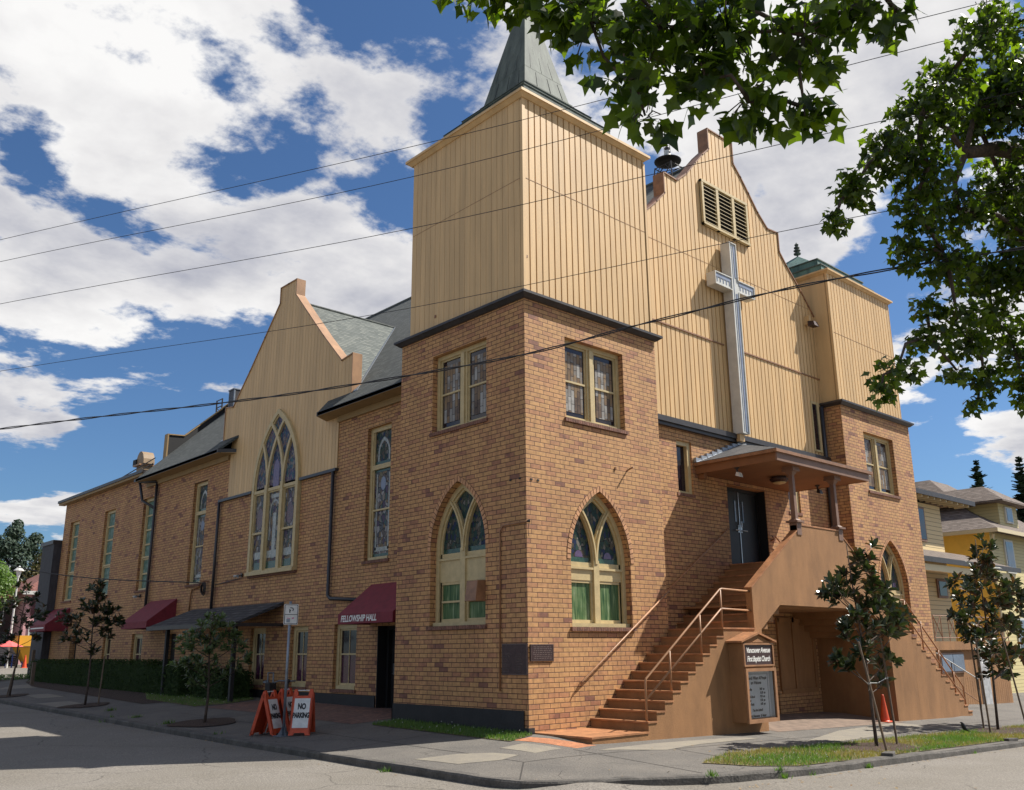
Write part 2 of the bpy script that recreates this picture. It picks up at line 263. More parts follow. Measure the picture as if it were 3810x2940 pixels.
def shingle_mat(name, c1, c2, c3):
    m_ = bpy.data.materials.new(name); m_.use_nodes = True; t = m_.node_tree; b = t.nodes['Principled BSDF']; b.inputs['Roughness'].default_value = .9
    g_ = N('ShaderNodeNewGeometry', t); sp = N('ShaderNodeSeparateXYZ', t); t.links.new(g_.outputs['Position'], sp.inputs[0])
    sn = N('ShaderNodeSeparateXYZ', t); t.links.new(g_.outputs['True Normal'], sn.inputs[0])
    isx = mth(t, 'GREATER_THAN', mth(t, 'ABSOLUTE', sn.outputs[0]), mth(t, 'ABSOLUTE', sn.outputs[1]))
    u = mth(t, 'ADD', mth(t, 'MULTIPLY', sp.outputs[1], isx), mth(t, 'MULTIPLY', sp.outputs[0], mth(t, 'SUBTRACT', 1, isx)))
    row = mth(t, 'FLOOR', mth(t, 'DIVIDE', sp.outputs[2], .095)); fv = mth(t, 'SUBTRACT', mth(t, 'DIVIDE', sp.outputs[2], .095), row)
    wr = N('ShaderNodeTexWhiteNoise', t, noise_dimensions='1D'); t.links.new(row, wr.inputs['W'])
    ci = mth(t, 'FLOOR', mth(t, 'ADD', mth(t, 'DIVIDE', u, .2), mth(t, 'MULTIPLY', wr.outputs['Value'], 3)))
    cb = N('ShaderNodeCombineXYZ', t); t.links.new(ci, cb.inputs[0]); t.links.new(row, cb.inputs[1])
    wn = N('ShaderNodeTexWhiteNoise', t, noise_dimensions='2D'); t.links.new(cb.outputs[0], wn.inputs['Vector'])
    r = N('ShaderNodeValToRGB', t); r.color_ramp.elements[0].color = (*c1, 1); r.color_ramp.elements[1].color = (*c3, 1); e_ = r.color_ramp.elements.new(.55); e_.color = (*c2, 1); t.links.new(wn.outputs['Value'], r.inputs[0])
    dk = mth(t, 'GREATER_THAN', fv, mth(t, 'ADD', .12, mth(t, 'MULTIPLY', wn.outputs['Value'], .22)))
    mr = N('ShaderNodeMapRange', t); mr.inputs[3].default_value = .3; mr.inputs[4].default_value = 1; t.links.new(dk, mr.inputs[0])
    mu = N('ShaderNodeMix', t, data_type='RGBA', blend_type='MULTIPLY'); mu.inputs[0].default_value = 1; t.links.new(r.outputs[0], mu.inputs[6]); t.links.new(mr.outputs[0], mu.inputs[7])
    t.links.new(mu.outputs[2], b.inputs['Base Color'])
    bu = N('ShaderNodeBump', t); bu.inputs['Distance'].default_value = .015; t.links.new(mth(t, 'SUBTRACT', 1, fv), bu.inputs['Height']); t.links.new(bu.outputs[0], b.inputs['Normal'])
    return m_
MT['shingle'] = shingle_mat('grey_green_shingle', (.085, .098, .092), (.125, .14, .13), (.175, .19, .172))
MT['shingle_mid'] = shingle_mat('slate_grey_shingle', (.035, .042, .04), (.055, .064, .06), (.085, .095, .09))
MT['shingle_dark'] = shingle_mat('charcoal_shingle', (.035, .035, .038), (.055, .055, .058), (.09, .085, .085))
MT['shingle_brown'] = shingle_mat('brown_shingle', (.10, .075, .06), (.145, .11, .09), (.19, .15, .125))
MT['shingle_red'] = shingle_mat('red_brown_shingle', (.16, .06, .05), (.2, .08, .065), (.25, .1, .08))

def lap_mat(name, col, pitch=.19, line=.25):
    m_ = bpy.data.materials.new(name); m_.use_nodes = True; t = m_.node_tree; b = t.nodes['Principled BSDF']; b.inputs['Roughness'].default_value = .6
    g_ = N('ShaderNodeNewGeometry', t); sp = N('ShaderNodeSeparateXYZ', t); t.links.new(g_.outputs['Position'], sp.inputs[0])
    fv = mth(t, 'FRACT', mth(t, 'DIVIDE', sp.outputs[2], pitch)); k = mth(t, 'GREATER_THAN', fv, .1)
    mr = N('ShaderNodeMapRange', t); mr.inputs[3].default_value = line; mr.inputs[4].default_value = 1; t.links.new(k, mr.inputs[0])
    mu = N('ShaderNodeMix', t, data_type='RGBA', blend_type='MULTIPLY'); mu.inputs[0].default_value = 1; mu.inputs[6].default_value = (*col, 1); t.links.new(mr.outputs[0], mu.inputs[7])
    t.links.new(mu.outputs[2], b.inputs['Base Color'])
    bu = N('ShaderNodeBump', t); bu.inputs['Distance'].default_value = .03; t.links.new(mth(t, 'SUBTRACT', 1, fv), bu.inputs['Height']); t.links.new(bu.outputs[0], b.inputs['Normal'])
    return m_

def leaf_mat(name, c1, c2, rough=.35, trans=.35, coord_scale=30, tcol=None, spec=.5):
    m_ = bpy.data.materials.new(name); m_.use_nodes = True; t = m_.node_tree; b = t.nodes['Principled BSDF']; b.inputs['Roughness'].default_value = rough; b.inputs['Specular IOR Level'].default_value = spec
    g_ = N('ShaderNodeNewGeometry', t)
    r = N('ShaderNodeValToRGB', t); r.color_ramp.elements[0].color = (*c1, 1); r.color_ramp.elements[1].color = (*c2, 1)
    t.links.new(g_.outputs['Random Per Island'], r.inputs[0]); t.links.new(r.outputs[0], b.inputs['Base Color'])
    if trans:
        tr = N('ShaderNodeBsdfTranslucent', t); mixs = N('ShaderNodeMixShader', t); mixs.inputs[0].default_value = trans
        mu = N('ShaderNodeMix', t, data_type='RGBA', blend_type='MULTIPLY'); mu.inputs[0].default_value = 1; t.links.new(r.outputs[0], mu.inputs[6]); mu.inputs[7].default_value = (*(tcol or (2.2, 2.6, .9)), 1)
        t.links.new(mu.outputs[2], tr.inputs['Color']); t.links.new(b.outputs[0], mixs.inputs[1]); t.links.new(tr.outputs[0], mixs.inputs[2])
        t.links.new(mixs.outputs[0], t.nodes['Material Output'].inputs['Surface'])
    return m_
MT['gum_leaf'] = leaf_mat('sweetgum_leaf', (.012, .026, .006), (.075, .115, .015), .34, .55, tcol=(2.9, 3.0, .6))
MT['mag_leaf'] = leaf_mat('magnolia_leaf', (.016, .030, .012), (.045, .058, .02), .3, .08, spec=.55)
MT['mag_brown'] = leaf_mat('magnolia_leaf_underside', (.12, .055, .025), (.07, .04, .02), .5, .1)
MT['mag_young'] = leaf_mat('young_magnolia_leaf', (.07, .105, .045), (.13, .17, .075), .3, .2)
MT['hedge'] = leaf_mat('hedge_leaf', (.018, .036, .01), (.042, .07, .02), .85, .15, spec=.2)
MT['conifer'] = leaf_mat('conifer_needles', (.018, .04, .022), (.035, .065, .035), .7, .1)
MT['broad'] = leaf_mat('bright_green_leaf', (.07, .13, .02), (.13, .21, .04), .5, .3)
MT['autumn'] = leaf_mat('olive_brown_leaf', (.07, .06, .02), (.11, .09, .03), .5, .2)
MT['grass'] = leaf_mat('grass_blade', (.045, .1, .018), (.12, .19, .04), .5, .3)
MT['straw'] = leaf_mat('dry_grass_blade', (.3, .23, .1), (.2, .17, .06), .6, .2)
MT['clover'] = mat('clover_flower', (.6, .6, .52), .7)

# ------------------------------------------------------------------ mesh builder
class MB:
    def __init__(s): s.v = []; s.f = []; s.mi = []; s.mats = []
    def m(s, name):
        mm = MT[name] if isinstance(name, str) else name
        if mm not in s.mats: s.mats.append(mm)
        return s.mats.index(mm)
    def add(s, vs, fs, mat_):
        b = len(s.v); s.v += [tuple(q) for q in vs]; i = s.m(mat_)
        for f in fs: s.f.append(tuple(b+k for k in f)); s.mi.append(i)
        return s
    def box(s, a, b, mat_):
        x0, x1 = sorted((a[0], b[0])); y0, y1 = sorted((a[1], b[1])); z0, z1 = sorted((a[2], b[2]))
        vs = [(x, y, z) for z in (z0, z1) for y in (y0, y1) for x in (x0, x1)]
        return s.add(vs, [(0, 2, 3, 1), (4, 5, 7, 6), (0, 1, 5, 4), (2, 6, 7, 3), (0, 4, 6, 2), (1, 3, 7, 5)], mat_)
    def hexa(s, vs, mat_):
        return s.add(vs, [(0, 3, 2, 1), (4, 5, 6, 7), (0, 1, 5, 4), (1, 2, 6, 5), (2, 3, 7, 6), (3, 0, 4, 7)], mat_)
    def tube(s, pts, r, mat_, n=8, r2=None, cap=True):
        pts = [Vector(p) for p in pts]; vs = []; k = len(pts)
        rr = [r if not isinstance(r, (list, tuple)) else r[i] for i in range(k)]
        if r2 is not None: rr = [r+(r2-r)*i/(k-1) for i in range(k)]
        prev = None
        for i, p in enumerate(pts):
            if i == 0: d = pts[1]-p
            elif i == k-1: d = p-pts[i-1]
            else: d = (pts[i+1]-p).normalized()+(p-pts[i-1]).normalized()
            d = d.normalized()
            up = Vector((0, 0, 1)) if abs(d.z) < .95 else Vector((1, 0, 0))
            if prev is not None:
                a = prev-d*prev.dot(d); a = a.normalized() if a.length > 1e-4 else d.cross(up).normalized()
            else: a = d.cross(up).normalized()
            b = d.cross(a); prev = a
            for j in range(n):
                t_ = 2*math.pi*j/n; vs.append(p+(a*math.cos(t_)+b*math.sin(t_))*rr[i])
        fs = [(i*n+j, i*n+(j+1) % n, (i+1)*n+(j+1) % n, (i+1)*n+j) for i in range(k-1) for j in range(n)]
        if cap: fs += [tuple(range(n))[::-1], tuple((k-1)*n+j for j in range(n))]
        return s.add(vs, fs, mat_)
    def lathe(s, c, prof, mat_, n=16):
        vs = []; k = len(prof)
        for r, z in prof:
            for j in range(n): t_ = 2*math.pi*j/n; vs.append((c[0]+r*math.cos(t_), c[1]+r*math.sin(t_), c[2]+z))
        fs = [(i*n+j, i*n+(j+1) % n, (i+1)*n+(j+1) % n, (i+1)*n+j) for i in range(k-1) for j in range(n)]
        fs += [tuple(range(n))[::-1], tuple((k-1)*n+j for j in range(n))]
        return s.add(vs, fs, mat_)
    def build(s, name, parent=None, label=None, smooth=False, recalc=True, bevel=0):
        me = bpy.data.meshes.new(name); me.from_pydata(s.v, [], s.f)
        for mm in s.mats: me.materials.append(mm)
        for i, p in enumerate(me.polygons): p.material_index = s.mi[i]; p.use_smooth = smooth
        if recalc:
            bm = bmesh.new(); bm.from_mesh(me); bmesh.ops.recalc_face_normals(bm, faces=bm.faces); bm.to_mesh(me); bm.free()
        me.update()
        o = bpy.data.objects.new(name, me); COL.objects.link(o)
        if bevel:
            bv = o.modifiers.new('bevel', 'BEVEL'); bv.width = bevel; bv.segments = 2; bv.limit_method = 'ANGLE'; bv.angle_limit = R_(40)
        if parent is not None:
            o.parent = parent; pw = parent
            o.matrix_parent_inverse = WM(parent).inverted()
        if label: o['label'] = label
        return o
def WM(o):
    mm = o.matrix_basis.copy()
    if o.parent is not None: mm = WM(o.parent) @ o.matrix_parent_inverse @ mm
    return mm
def thing(name, label, cat, loc=(0, 0, 0), group=None):
    o = bpy.data.objects.new(name, None); COL.objects.link(o); o.location = loc; o.empty_display_size = .3
    o['label'] = label; o['category'] = cat
    if group: o['group'] = group
    return o
def tag(o, label, cat, group=None):
    o['label'] = label; o['category'] = cat
    if group: o['group'] = group
    return o
def struct(o): o['kind'] = 'structure'; return o
def stuff(o, label=None, cat=None):
    o['kind'] = 'stuff'
    if label: o['label'] = label
    if cat: o['category'] = cat
    return o

class PL:
    """a wall plane: u along it, z up, d inwards. axis 'y' faces -y, axis 'x' faces -x"""
    def __init__(s, ax, pos): s.ax = ax; s.pos = pos
    def P(s, u, z, d=0): return (u, s.pos+d, z) if s.ax == 'y' else (s.pos+d, u, z)
    def box(s, mb, u0, u1, z0, z1, d0, d1, mt): return mb.box(s.P(u0, z0, d0), s.P(u1, z1, d1), mt)
    def prism(s, mb, out_, d0, d1, mt, holes=(), back=True):
        loops = [list(out_)]+[list(h) for h in holes]
        flat = [p for l in loops for p in l]
        tris = tessellate_polygon([[Vector((p[0], p[1], 0)) for p in l] for l in loops])
        n = len(flat); vs = [s.P(p[0], p[1], d0) for p in flat]+[s.P(p[0], p[1], d1) for p in flat]
        fs = [tuple(t_) for t_ in tris]
        if back: fs += [tuple(k+n for k in t_[::-1]) for t_ in tris]
        b = 0
        for l in loops:
            k = len(l)
            for i in range(k): j = (i+1) % k; fs.append((b+i, b+j, b+j+n, b+i+n))
            b += k
        return mb.add(vs, fs, mt)
    def band(s, mb, A, B, d0, d1, mt, closed=False):
        n = len(A); rng = range(n if closed else n-1)
        vs = [s.P(*p, d0) for p in A]+[s.P(*p, d0) for p in B]+[s.P(*p, d1) for p in A]+[s.P(*p, d1) for p in B]
        fs = []
        for i in rng:
            j = (i+1) % n
            fs += [(i, j, n+j, n+i), (2*n+i, 3*n+i, 3*n+j, 2*n+j), (i, 2*n+i, 2*n+j, j), (n+i, n+j, 3*n+j, 3*n+i)]
        if not closed: fs += [(0, n, 3*n, 2*n), (n-1, 3*n-1, 4*n-1, 2*n-1)]
        return mb.add(vs, fs, mt)
    def bar(s, mb, pts, wd, d0, d1, mt):
        A = []; B = []
        for i, p in enumerate(pts):
            q0 = pts[max(i-1, 0)]; q1 = pts[min(i+1, len(pts)-1)]; dx, dz = q1[0]-q0[0], q1[1]-q0[1]; l = math.hypot(dx, dz)
            nx, nz = -dz/l*wd/2, dx/l*wd/2
            A.append((p[0]+nx, p[1]+nz)); B.append((p[0]-nx, p[1]-nz))
        return s.band(mb, A, B, d0, d1, mt)
FR = PL('y', 0.0); FB = PL('y', .7); LT = PL('x', 0.0); LW = PL('x', 1.45)

def gothic(cx, w, zs, h, off=0., n=12):
    """points of a pointed arch, left spring over the apex to right spring, grown outwards by off"""
    R = (w*w+h*h)/(2*w); Ro = R+off; c = R-w
    th = math.acos(min(1, c/Ro)); L_ = []
    for i in range(n+1):
        a = th*i/n; L_.append((cx+c-Ro*math.cos(a), zs+Ro*math.sin(a)))
    return L_+[(2*cx-p[0], p[1]) for p in L_[-2::-1]]
def arc_from(cx, w, h, zs, x0, side, xlim, n=10):
    """tracery bar: arc of the same radius springing at x0 and bending towards side until it meets xlim test"""
    R = (w*w+h*h)/(2*w); pts = []
    th = math.acos((R-w)/R)
    for i in range(40):
        a = th*1.3*i/39; x = x0+side*(R-R*math.cos(a)); z = zs+R*math.sin(a); pts.append((x, z))
        if xlim(x, z): break
    return pts

def text(s, size, origin, xdir, ydir, mt, name='lettering', parent=None, extrude=.002, shear=0, align='CENTER', space=1., bold=0, label=None, sx=1.):
    cu = bpy.data.curves.new('t', 'FONT'); cu.body = s; cu.size = size; cu.extrude = extrude; cu.shear = shear; cu.align_x = align; cu.align_y = 'CENTER'; cu.space_character = space; cu.offset = bold; cu.resolution_u = 3
    o = bpy.data.objects.new('t', cu); COL.objects.link(o)
    dg = bpy.context.evaluated_depsgraph_get(); me = bpy.data.meshes.new_from_object(o.evaluated_get(dg)); bpy.data.objects.remove(o)
    X = Vector(xdir).normalized(); Y = Vector(ydir).normalized(); Z = X.cross(Y)
    mm = Matrix.Identity(4)
    for i in range(3): mm[i][0] = X[i]; mm[i][1] = Y[i]; mm[i][2] = Z[i]; mm[i][3] = origin[i]
    me.transform(mm @ Matrix.Diagonal((sx, 1, 1, 1))); me.materials.clear(); me.materials.append(MT[mt]); me.name = name
    ob = bpy.data.objects.new(name, me); COL.objects.link(ob)
    if parent is not None: ob.parent = parent; ob.matrix_parent_inverse = WM(parent).inverted()
    if label: ob['label'] = label
    return ob

# ------------------------------------------------------------------ ground
def cl(v, a, b): return max(a, min(b, v))
def g(x, y):
    dx = .06*cl(1.0-x, 0, 4.6); yy = -y
    dy = (.10*cl(yy, 0, 1.6)+.044*cl(yy-1.6, 0, 3.6)) if yy > 0 else 0
    return .012*cl(y, 0, 60)-.0235*cl(x, 0, 60)*cl(1-(y-1)/6, 0, 1)-(dx**4+dy**4)**.25
def kx(x): return cl(x, -3.65, 60)
def road_z(x, y):
    return g(max(x, -3.65), max(y, -5.5))-.118+.108*math.exp(-((x+2.75)**2+(y+4.1)**2)/.55)
def sheet(xs, ys, zf, mt, name):
    mb = MB(); vs = [(x, y, zf(x, y)) for y in ys for x in xs]; n = len(xs)
    fs = [(j*n+i, j*n+i+1, (j+1)*n+i+1, (j+1)*n+i) for j in range(len(ys)-1) for i in range(n-1)]
    mb.add(vs, fs, mt); return mb.build(name, smooth=True, recalc=False)
def steps(*segs):
    o = []
    for a, b, s_ in segs:
        k = max(1, int(round((b-a)/s_)))
        o += [a+(b-a)*i/k for i in range(k)]
    return o+[segs[-1][1]]
MT['road'] = mat('worn_asphalt', (.182, .165, .142), .9, col2=(.15, .134, .11), vscale=.45, bump=.5, bscale=38, fine=.42, detail=8)
MT['walk'] = mat('asphalt_walk', (0.136, 0.123, 0.106), .9, col2=(.10, .092, .082), vscale=.9, bump=.5, bscale=45, fine=.34, detail=7)
MT['concrete'] = mat('pale_concrete', (0.230, 0.205, 0.158), .85, col2=(.19, .17, .14), vscale=2.2, bump=.3, bscale=50, fine=.12)
MT['kerbm'] = mat('stained_kerb', (.11, .1, .088), .9, col2=(.06, .055, .048), vscale=3, bump=.6, bscale=25, fine=.2)
MT['soil'] = mat('dry_lawn_soil', (0.160, 0.118, 0.063), .95, col2=(.09, .085, .03), vscale=2.5, bump=.8, bscale=40, fine=.35)
MT['paver'] = brick_mat('red_brown_pavers', .2, .1, .008, [(0, (.23, .12, .085)), (.5, (.19, .1, .075)), (1, (.13, .075, .06))], (.07, .045, .035), horizontal=True, stain=.4)
MT['tilebrick'] = brick_mat('orange_path_bricks', .2, .1, .008, [(0, (.5, .2, .09)), (1, (.38, .15, .07))], (.3, .16, .09), horizontal=True)
def cracks(mk, scale, amt, width):
    t = MT[mk].node_tree; b = t.nodes['Principled BSDF']; src = b.inputs['Base Color'].links[0].from_socket; g_ = N('ShaderNodeNewGeometry', t)
    n = N('ShaderNodeTexNoise', t); n.inputs['Scale'].default_value = 1.4; n.inputs['Detail'].default_value = 6; t.links.new(g_.outputs['Position'], n.inputs['Vector'])
    ad = N('ShaderNodeMix', t, data_type='RGBA', blend_type='LINEAR_LIGHT'); ad.inputs[0].default_value = .35; t.links.new(g_.outputs['Position'], ad.inputs[6]); t.links.new(n.outputs['Color'], ad.inputs[7])
    v = N('ShaderNodeTexVoronoi', t, feature='DISTANCE_TO_EDGE', voronoi_dimensions='2D'); v.inputs['Scale'].default_value = scale; t.links.new(ad.outputs[2], v.inputs['Vector'])
    mr = N('ShaderNodeMapRange', t); mr.inputs[1].default_value = width*.4; mr.inputs[2].default_value = width; mr.inputs[3].default_value = 1-amt; mr.inputs[4].default_value = 1; t.links.new(v.outputs['Distance'], mr.inputs[0])
    n2 = N('ShaderNodeTexNoise', t); n2.inputs['Scale'].default_value = .35; t.links.new(g_.outputs['Position'], n2.inputs['Vector'])
    k = mth(t, 'MAXIMUM', mr.outputs[0], mth(t, 'MULTIPLY', mth(t, 'SUBTRACT', n2.outputs['Fac'], .42), 7, clamp=True))
    m_ = N('ShaderNodeMix', t, data_type='RGBA', blend_type='MULTIPLY'); m_.inputs[0].default_value = 1; t.links.new(src, m_.inputs[6]); t.links.new(k, m_.inputs[7]); t.links.new(m_.outputs[2], b.inputs['Base Color'])
cracks('road', .22, .45, .005); cracks('walk', .4, .5, .006)
xs = steps((-400, -60, 60), (-60, -20, 8), (-20, -6, 2), (-6, 1, .35), (1, 20, 1.5), (20, 60, 5), (60, 400, 60))
ys = steps((-400, -60, 60), (-60, -20, 8), (-20, -8, 2), (-8, -1, .35), (-1, 20, 1.5), (20, 90, 5), (90, 600, 80))
struct(sheet(xs, ys, road_z, 'road', 'road'))
KP = [(-3.65, 37.6), (-3.65, 30), (-3.66, 22), (-3.68, 14), (-3.7, 9), (-3.68, 5), (-3.6, 2), (-3.57, 0), (-3.55, -1.5), (-3.52, -2.4), (-3.48, -3.0), (-3.35, -3.45), (-3.05, -3.85), (-2.65, -4.1), (-2.2, -4.32), (-1.7, -4.6), (-1.0, -4.95), (-.4, -5.15), (.4, -5.32), (1.4, -5.42), (3, -5.46), (6, -5.5), (10, -5.5), (16, -5.5), (24, -5.5), (35, -5.5), (60, -5.5)]
QP = [(13, 37.6), (3, 30), (3, 22), (3, 14), (3, 9), (3, 5), (2.6, 3), (2.0, 2.4), (1.6, 2), (1.4, 1.8), (1.3, 1.7), (1.2, 1.6), (1.2, 1.5), (1.2, 1.4), (1.3, 1.3), (1.4, 1.3), (1.6, 1.3), (1.8, 1.3), (2, 1.3), (2.4, 1.3), (3.2, 1.3), (6, 1.3), (10, 1.3), (16, 1.3), (24, 12), (35, 12), (60, 12)]
def fine_path(A, k=4): return [tuple(A[i][j]+(A[i+1][j]-A[i][j])*q/k for j in (0, 1)) for i in range(len(A)-1) for q in range(k)]+[A[-1]]
KPf, QPf = fine_path(KP), fine_path(QP)
mb = MB(); T = [0, .03, .08, .15, .25, .35, .45, .55, .65, .75, .85, .95, 1]; vs = []
for a, b in zip(KPf, QPf):
    for t_ in T:
        x, y = a[0]+(b[0]-a[0])*t_, a[1]+(b[1]-a[1])*t_; vs.append((x, y, g(x, y)))
n = len(T); mb.add(vs, [(i*n+j, i*n+j+1, (i+1)*n+j+1, (i+1)*n+j) for i in range(len(KPf)-1) for j in range(n-1)], 'walk')
struct(mb.build('pavement', smooth=True, recalc=False))
mb = MB(); vs = []
krnd = random.Random(3)
for i, p in enumerate(KPf):
    a = KPf[max(i-1, 0)]; b = KPf[min(i+1, len(KPf)-1)]; dx, dy = b[0]-a[0], b[1]-a[1]; l = math.hypot(dx, dy); nx, ny = dy/l, -dx/l  # towards the road on this winding
    if (nx*(p[0]-10)+ny*(p[1]-10)) < 0: nx, ny = -nx, -ny
    j = krnd.uniform(-.015, .012) if p[0] > 1.5 else krnd.uniform(-.004, .004)
    z = g(*p)+.007
    for o_, h in ((-.15, -.25), (-.15, 0), (.03, -.002), (.05, -.03), (.055, -.35)): vs.append((p[0]+nx*o_, p[1]+ny*o_, z+h+j))
mb.add(vs, [(i*5+k, i*5+k+1, i*5+k+6, i*5+k+5) for i in range(len(KPf)-1) for k in range(4)], 'kerbm')
struct(mb.build('kerb', recalc=True))

MT['soil2'] = mat('brown_porch_paving', (.19, .135, .1), .85, var=.3, vscale=4, bump=.2)
def drape(poly, mt, name, lift=.005, res=.35):
    """sheet that follows the ground inside a convex-ish polygon"""
    mb = MB(); bm = bmesh.new(); f = bm.faces.new([bm.verts.new((p[0], p[1], 0)) for p in poly])
    x0, x1 = min(p[0] for p in poly), max(p[0] for p in poly); y0, y1 = min(p[1] for p in poly), max(p[1] for p in poly)
    x = x0+res
    while x < x1: bmesh.ops.bisect_plane(bm, geom=bm.verts[:]+bm.edges[:]+bm.faces[:], plane_co=(x, 0, 0), plane_no=(1, 0, 0)); x += res
    y = y0+res
    while y < y1: bmesh.ops.bisect_plane(bm, geom=bm.verts[:]+bm.edges[:]+bm.faces[:], plane_co=(0, y, 0), plane_no=(0, 1, 0)); y += res
    for v in bm.verts: v.co.z = g(v.co.x, v.co.y)+lift
    bmesh.ops.recalc_face_normals(bm, faces=bm.faces)
    me = bpy.data.meshes.new(name); bm.to_mesh(me); bm.free(); me.materials.append(MT[mt])
    if me.polygons[0].normal.z < 0: me.flip_normals()
    o = bpy.data.objects.new(name, me); COL.objects.link(o); return struct(o)
for poly in ([(-3.1, -.35), (-2.35, -.6), (-1.9, -1.1), (-1.75, -1.6), (-2.3, -1.75), (-3.0, -1.45)], [(-1.5, -.8), (-.85, -.75), (-.68, -1.6), (-1.4, -1.65)],
             [(-.3, -2.15), (1.5, -1.95), (4.2, -2.0), (4.6, -2.35), (2.3, -2.45), (.9, -2.75)], [(-3.45, 20.5), (-2.5, 20.1), (-2.6, 17.3), (-3.45, 17.36)], [(-2.6, 25.0), (-1.86, 24.7), (-2.0, 22.3), (-2.74, 22.7)],
             [(5.2, -3.1), (8.2, -2.2), (12.2, -1.7), (12.2, -2.9), (8, -3.3), (6, -3.5)], [(-1.3, 31.8), (.1, 31.6), (-1, 29), (-2.4, 30)]):
    drape(poly, 'concrete', 'path')
MT['joint'] = mat('dark_joint', (.045, .04, .035), .95)
def joint(a, b, wd=.012):
    dx, dy = b[0]-a[0], b[1]-a[1]; l = math.hypot(dx, dy); nx, ny = -dy/l*wd, dx/l*wd
    drape([(a[0]+nx, a[1]+ny), (b[0]+nx, b[1]+ny), (b[0]-nx, b[1]-ny), (a[0]-nx, a[1]-ny)], 'joint', 'pavement_joint', .003, .4)
for a, b in (((1.2, -2.7), (28, -2.72)), ((-2.2, -2.2), (1.2, -2.7)), ((1.2, -2.7), (.9, -5.2)), ((5.2, -1.7), (5.2, -3.6)), ((9, -1.7), (9.05, -3.7)), ((14, -1.7), (14, -3.7)), ((-2.2, -2.2), (-3.3, -3.3)), ((-2.2, -2.2), (-2.05, 12)), ((-3.5, 1.9), (-.9, 1.9)), ((-3.5, 5.4), (-.95, 5.4)), ((-3.5, 9.6), (-.95, 9.6)), ((-3.5, 13.2), (-1.2, 13.2)), ((-.6, -1.8), (-.8, -4.8))): joint(a, b)
drape([(-.95, 5.0), (1.6, 5.0), (1.6, 7.8), (1.6, 13.0), (-1.05, 12.9), (-.85, 9.0)], 'paver', 'terrace')
drape([(-.72, -.3), (-.25, -.3), (.14, -1.7), (-.45, -1.75)], 'tilebrick', 'brick_path')
drape([(6.3, -1.75), (12.6, -1.75), (12.6, .69), (6.3, .69)], 'soil2', 'porch_floor', .006)
LAWN = [(0.0, -4.2), (1.6, -3.62), (4.3, -3.72), (8, -3.75), (15, -3.82), (30, -3.9), (30, -5.33), (3, -5.3), (1.3, -5.24), (.5, -4.85)]
drape(LAWN, 'soil', 'verge', .012, .3)
drape([(-.85, -.38), (-.03, -.15), (-.03, 4.5), (-.8, 4.4)], 'soil', 'verge', .012)
drape([(-1.1, 13.3), (-.2, 13.0), (.9, 13.4), (1.0, 20), (.2, 20.5), (-.9, 17.5)], 'soil', 'verge', .012)
for c in ((-2.78, 17.6, .75), (-2.75, 8.9, .95), (-3.05, 25.3, .7), (5.5, -4.55, 1.25), (12.9, -4.3, 1.6)):
    drape([(c[0]+min(c[2], .8 if c[1] > -3 else 9)*math.cos(a)*(1+.15*math.sin(3*a)), c[1]+(c[2] if c[1] > -3 else min(c[2], .68))*math.sin(a)) for a in [R_(k*24) for k in range(15)]], 'mulch', 'planting_bed', .02, .3)
drape([(-1.6, 16), (.1, 15.5), (1.3, 15.5), (1.3, 34), (-.2, 34), (-1.0, 30), (-1.25, 24)], 'mulch', 'hedge_bed', .009, .8)

def blades(name, polyfn, n, bbox, hmin, hmax, mats_, label, dens=None):
    mb = MB(); rg = random.Random(11); k = 0; tries = 0
    while k < n and tries < n*12:
        tries += 1
        x = rg.uniform(bbox[0], bbox[1]); y = rg.uniform(bbox[2], bbox[3])
        if not polyfn(x, y): continue
        if dens and rg.random() > dens(x, y): continue
        k += 1
        h = rg.uniform(hmin, hmax); a = rg.uniform(0, 6.28); lx, ly = rg.uniform(-.04, .04), rg.uniform(-.04, .04); z = g(x, y)+.01; wd = rg.uniform(.004, .009)
        dry = (math.sin(x*1.7+y*2.3)+math.sin(x*.9-y*3.1+1)+rg.uniform(-1.4, 1.4)) > .15
        mb.add([(x-wd*math.cos(a), y-wd*math.sin(a), z), (x+wd*math.cos(a), y+wd*math.sin(a), z), (x+lx, y+ly, z+h)], [(0, 1, 2)], mats_[1] if dry else mats_[0])
        if rg.random() < .006:
            c = (x, y, z+h); mb.add([(c[0]-.012, c[1], c[2]), (c[0]+.012, c[1], c[2]), (c[0], c[1], c[2]+.02), (c[0], c[1]-.012, c[2]+.005)], [(0, 1, 2), (0, 3, 2), (1, 3, 2)], 'clover')
    return stuff(mb.build(name, recalc=False), label, 'grass')
def inpoly(P):
    def f(x, y):
        c = False; j = len(P)-1
        for i in range(len(P)):
            if (P[i][1] > y) != (P[j][1] > y) and x < (P[j][0]-P[i][0])*(y-P[i][1])/(P[j][1]-P[i][1])+P[i][0]: c = not c
            j = i
        return c
    return f
def bare(x, y):
    d = min(math.hypot((x-5.5)/1.3, (y+4.55)/.7), math.hypot((x-12.9)/1.6, (y+4.3)/.7)); return cl((d-.75)*3, .04, 1)
blades('grass', inpoly(LAWN), 26000, (0, 16, -5.35, -3.6), .02, .085, ('grass', 'straw'), 'patchy green and dry grass along the sunny front kerb', bare)
blades('grass', inpoly([(-.85, -.38), (-.03, -.15), (-.03, 4.5), (-.8, 4.4)]), 6000, (-.9, 0, -.4, 4.5), .03, .1, ('grass', 'grass'), 'narrow strip of grass at the foot of the corner tower', lambda x, y: .6)
blades('grass', inpoly([(-1.1, 13.3), (-.2, 13.0), (.9, 13.4), (1.0, 20), (.2, 20.5), (-.9, 17.5)]), 5000, (-1.1, 1, 13, 20.5), .03, .09, ('grass', 'grass'), 'shaded grass in front of the clipped hedge')

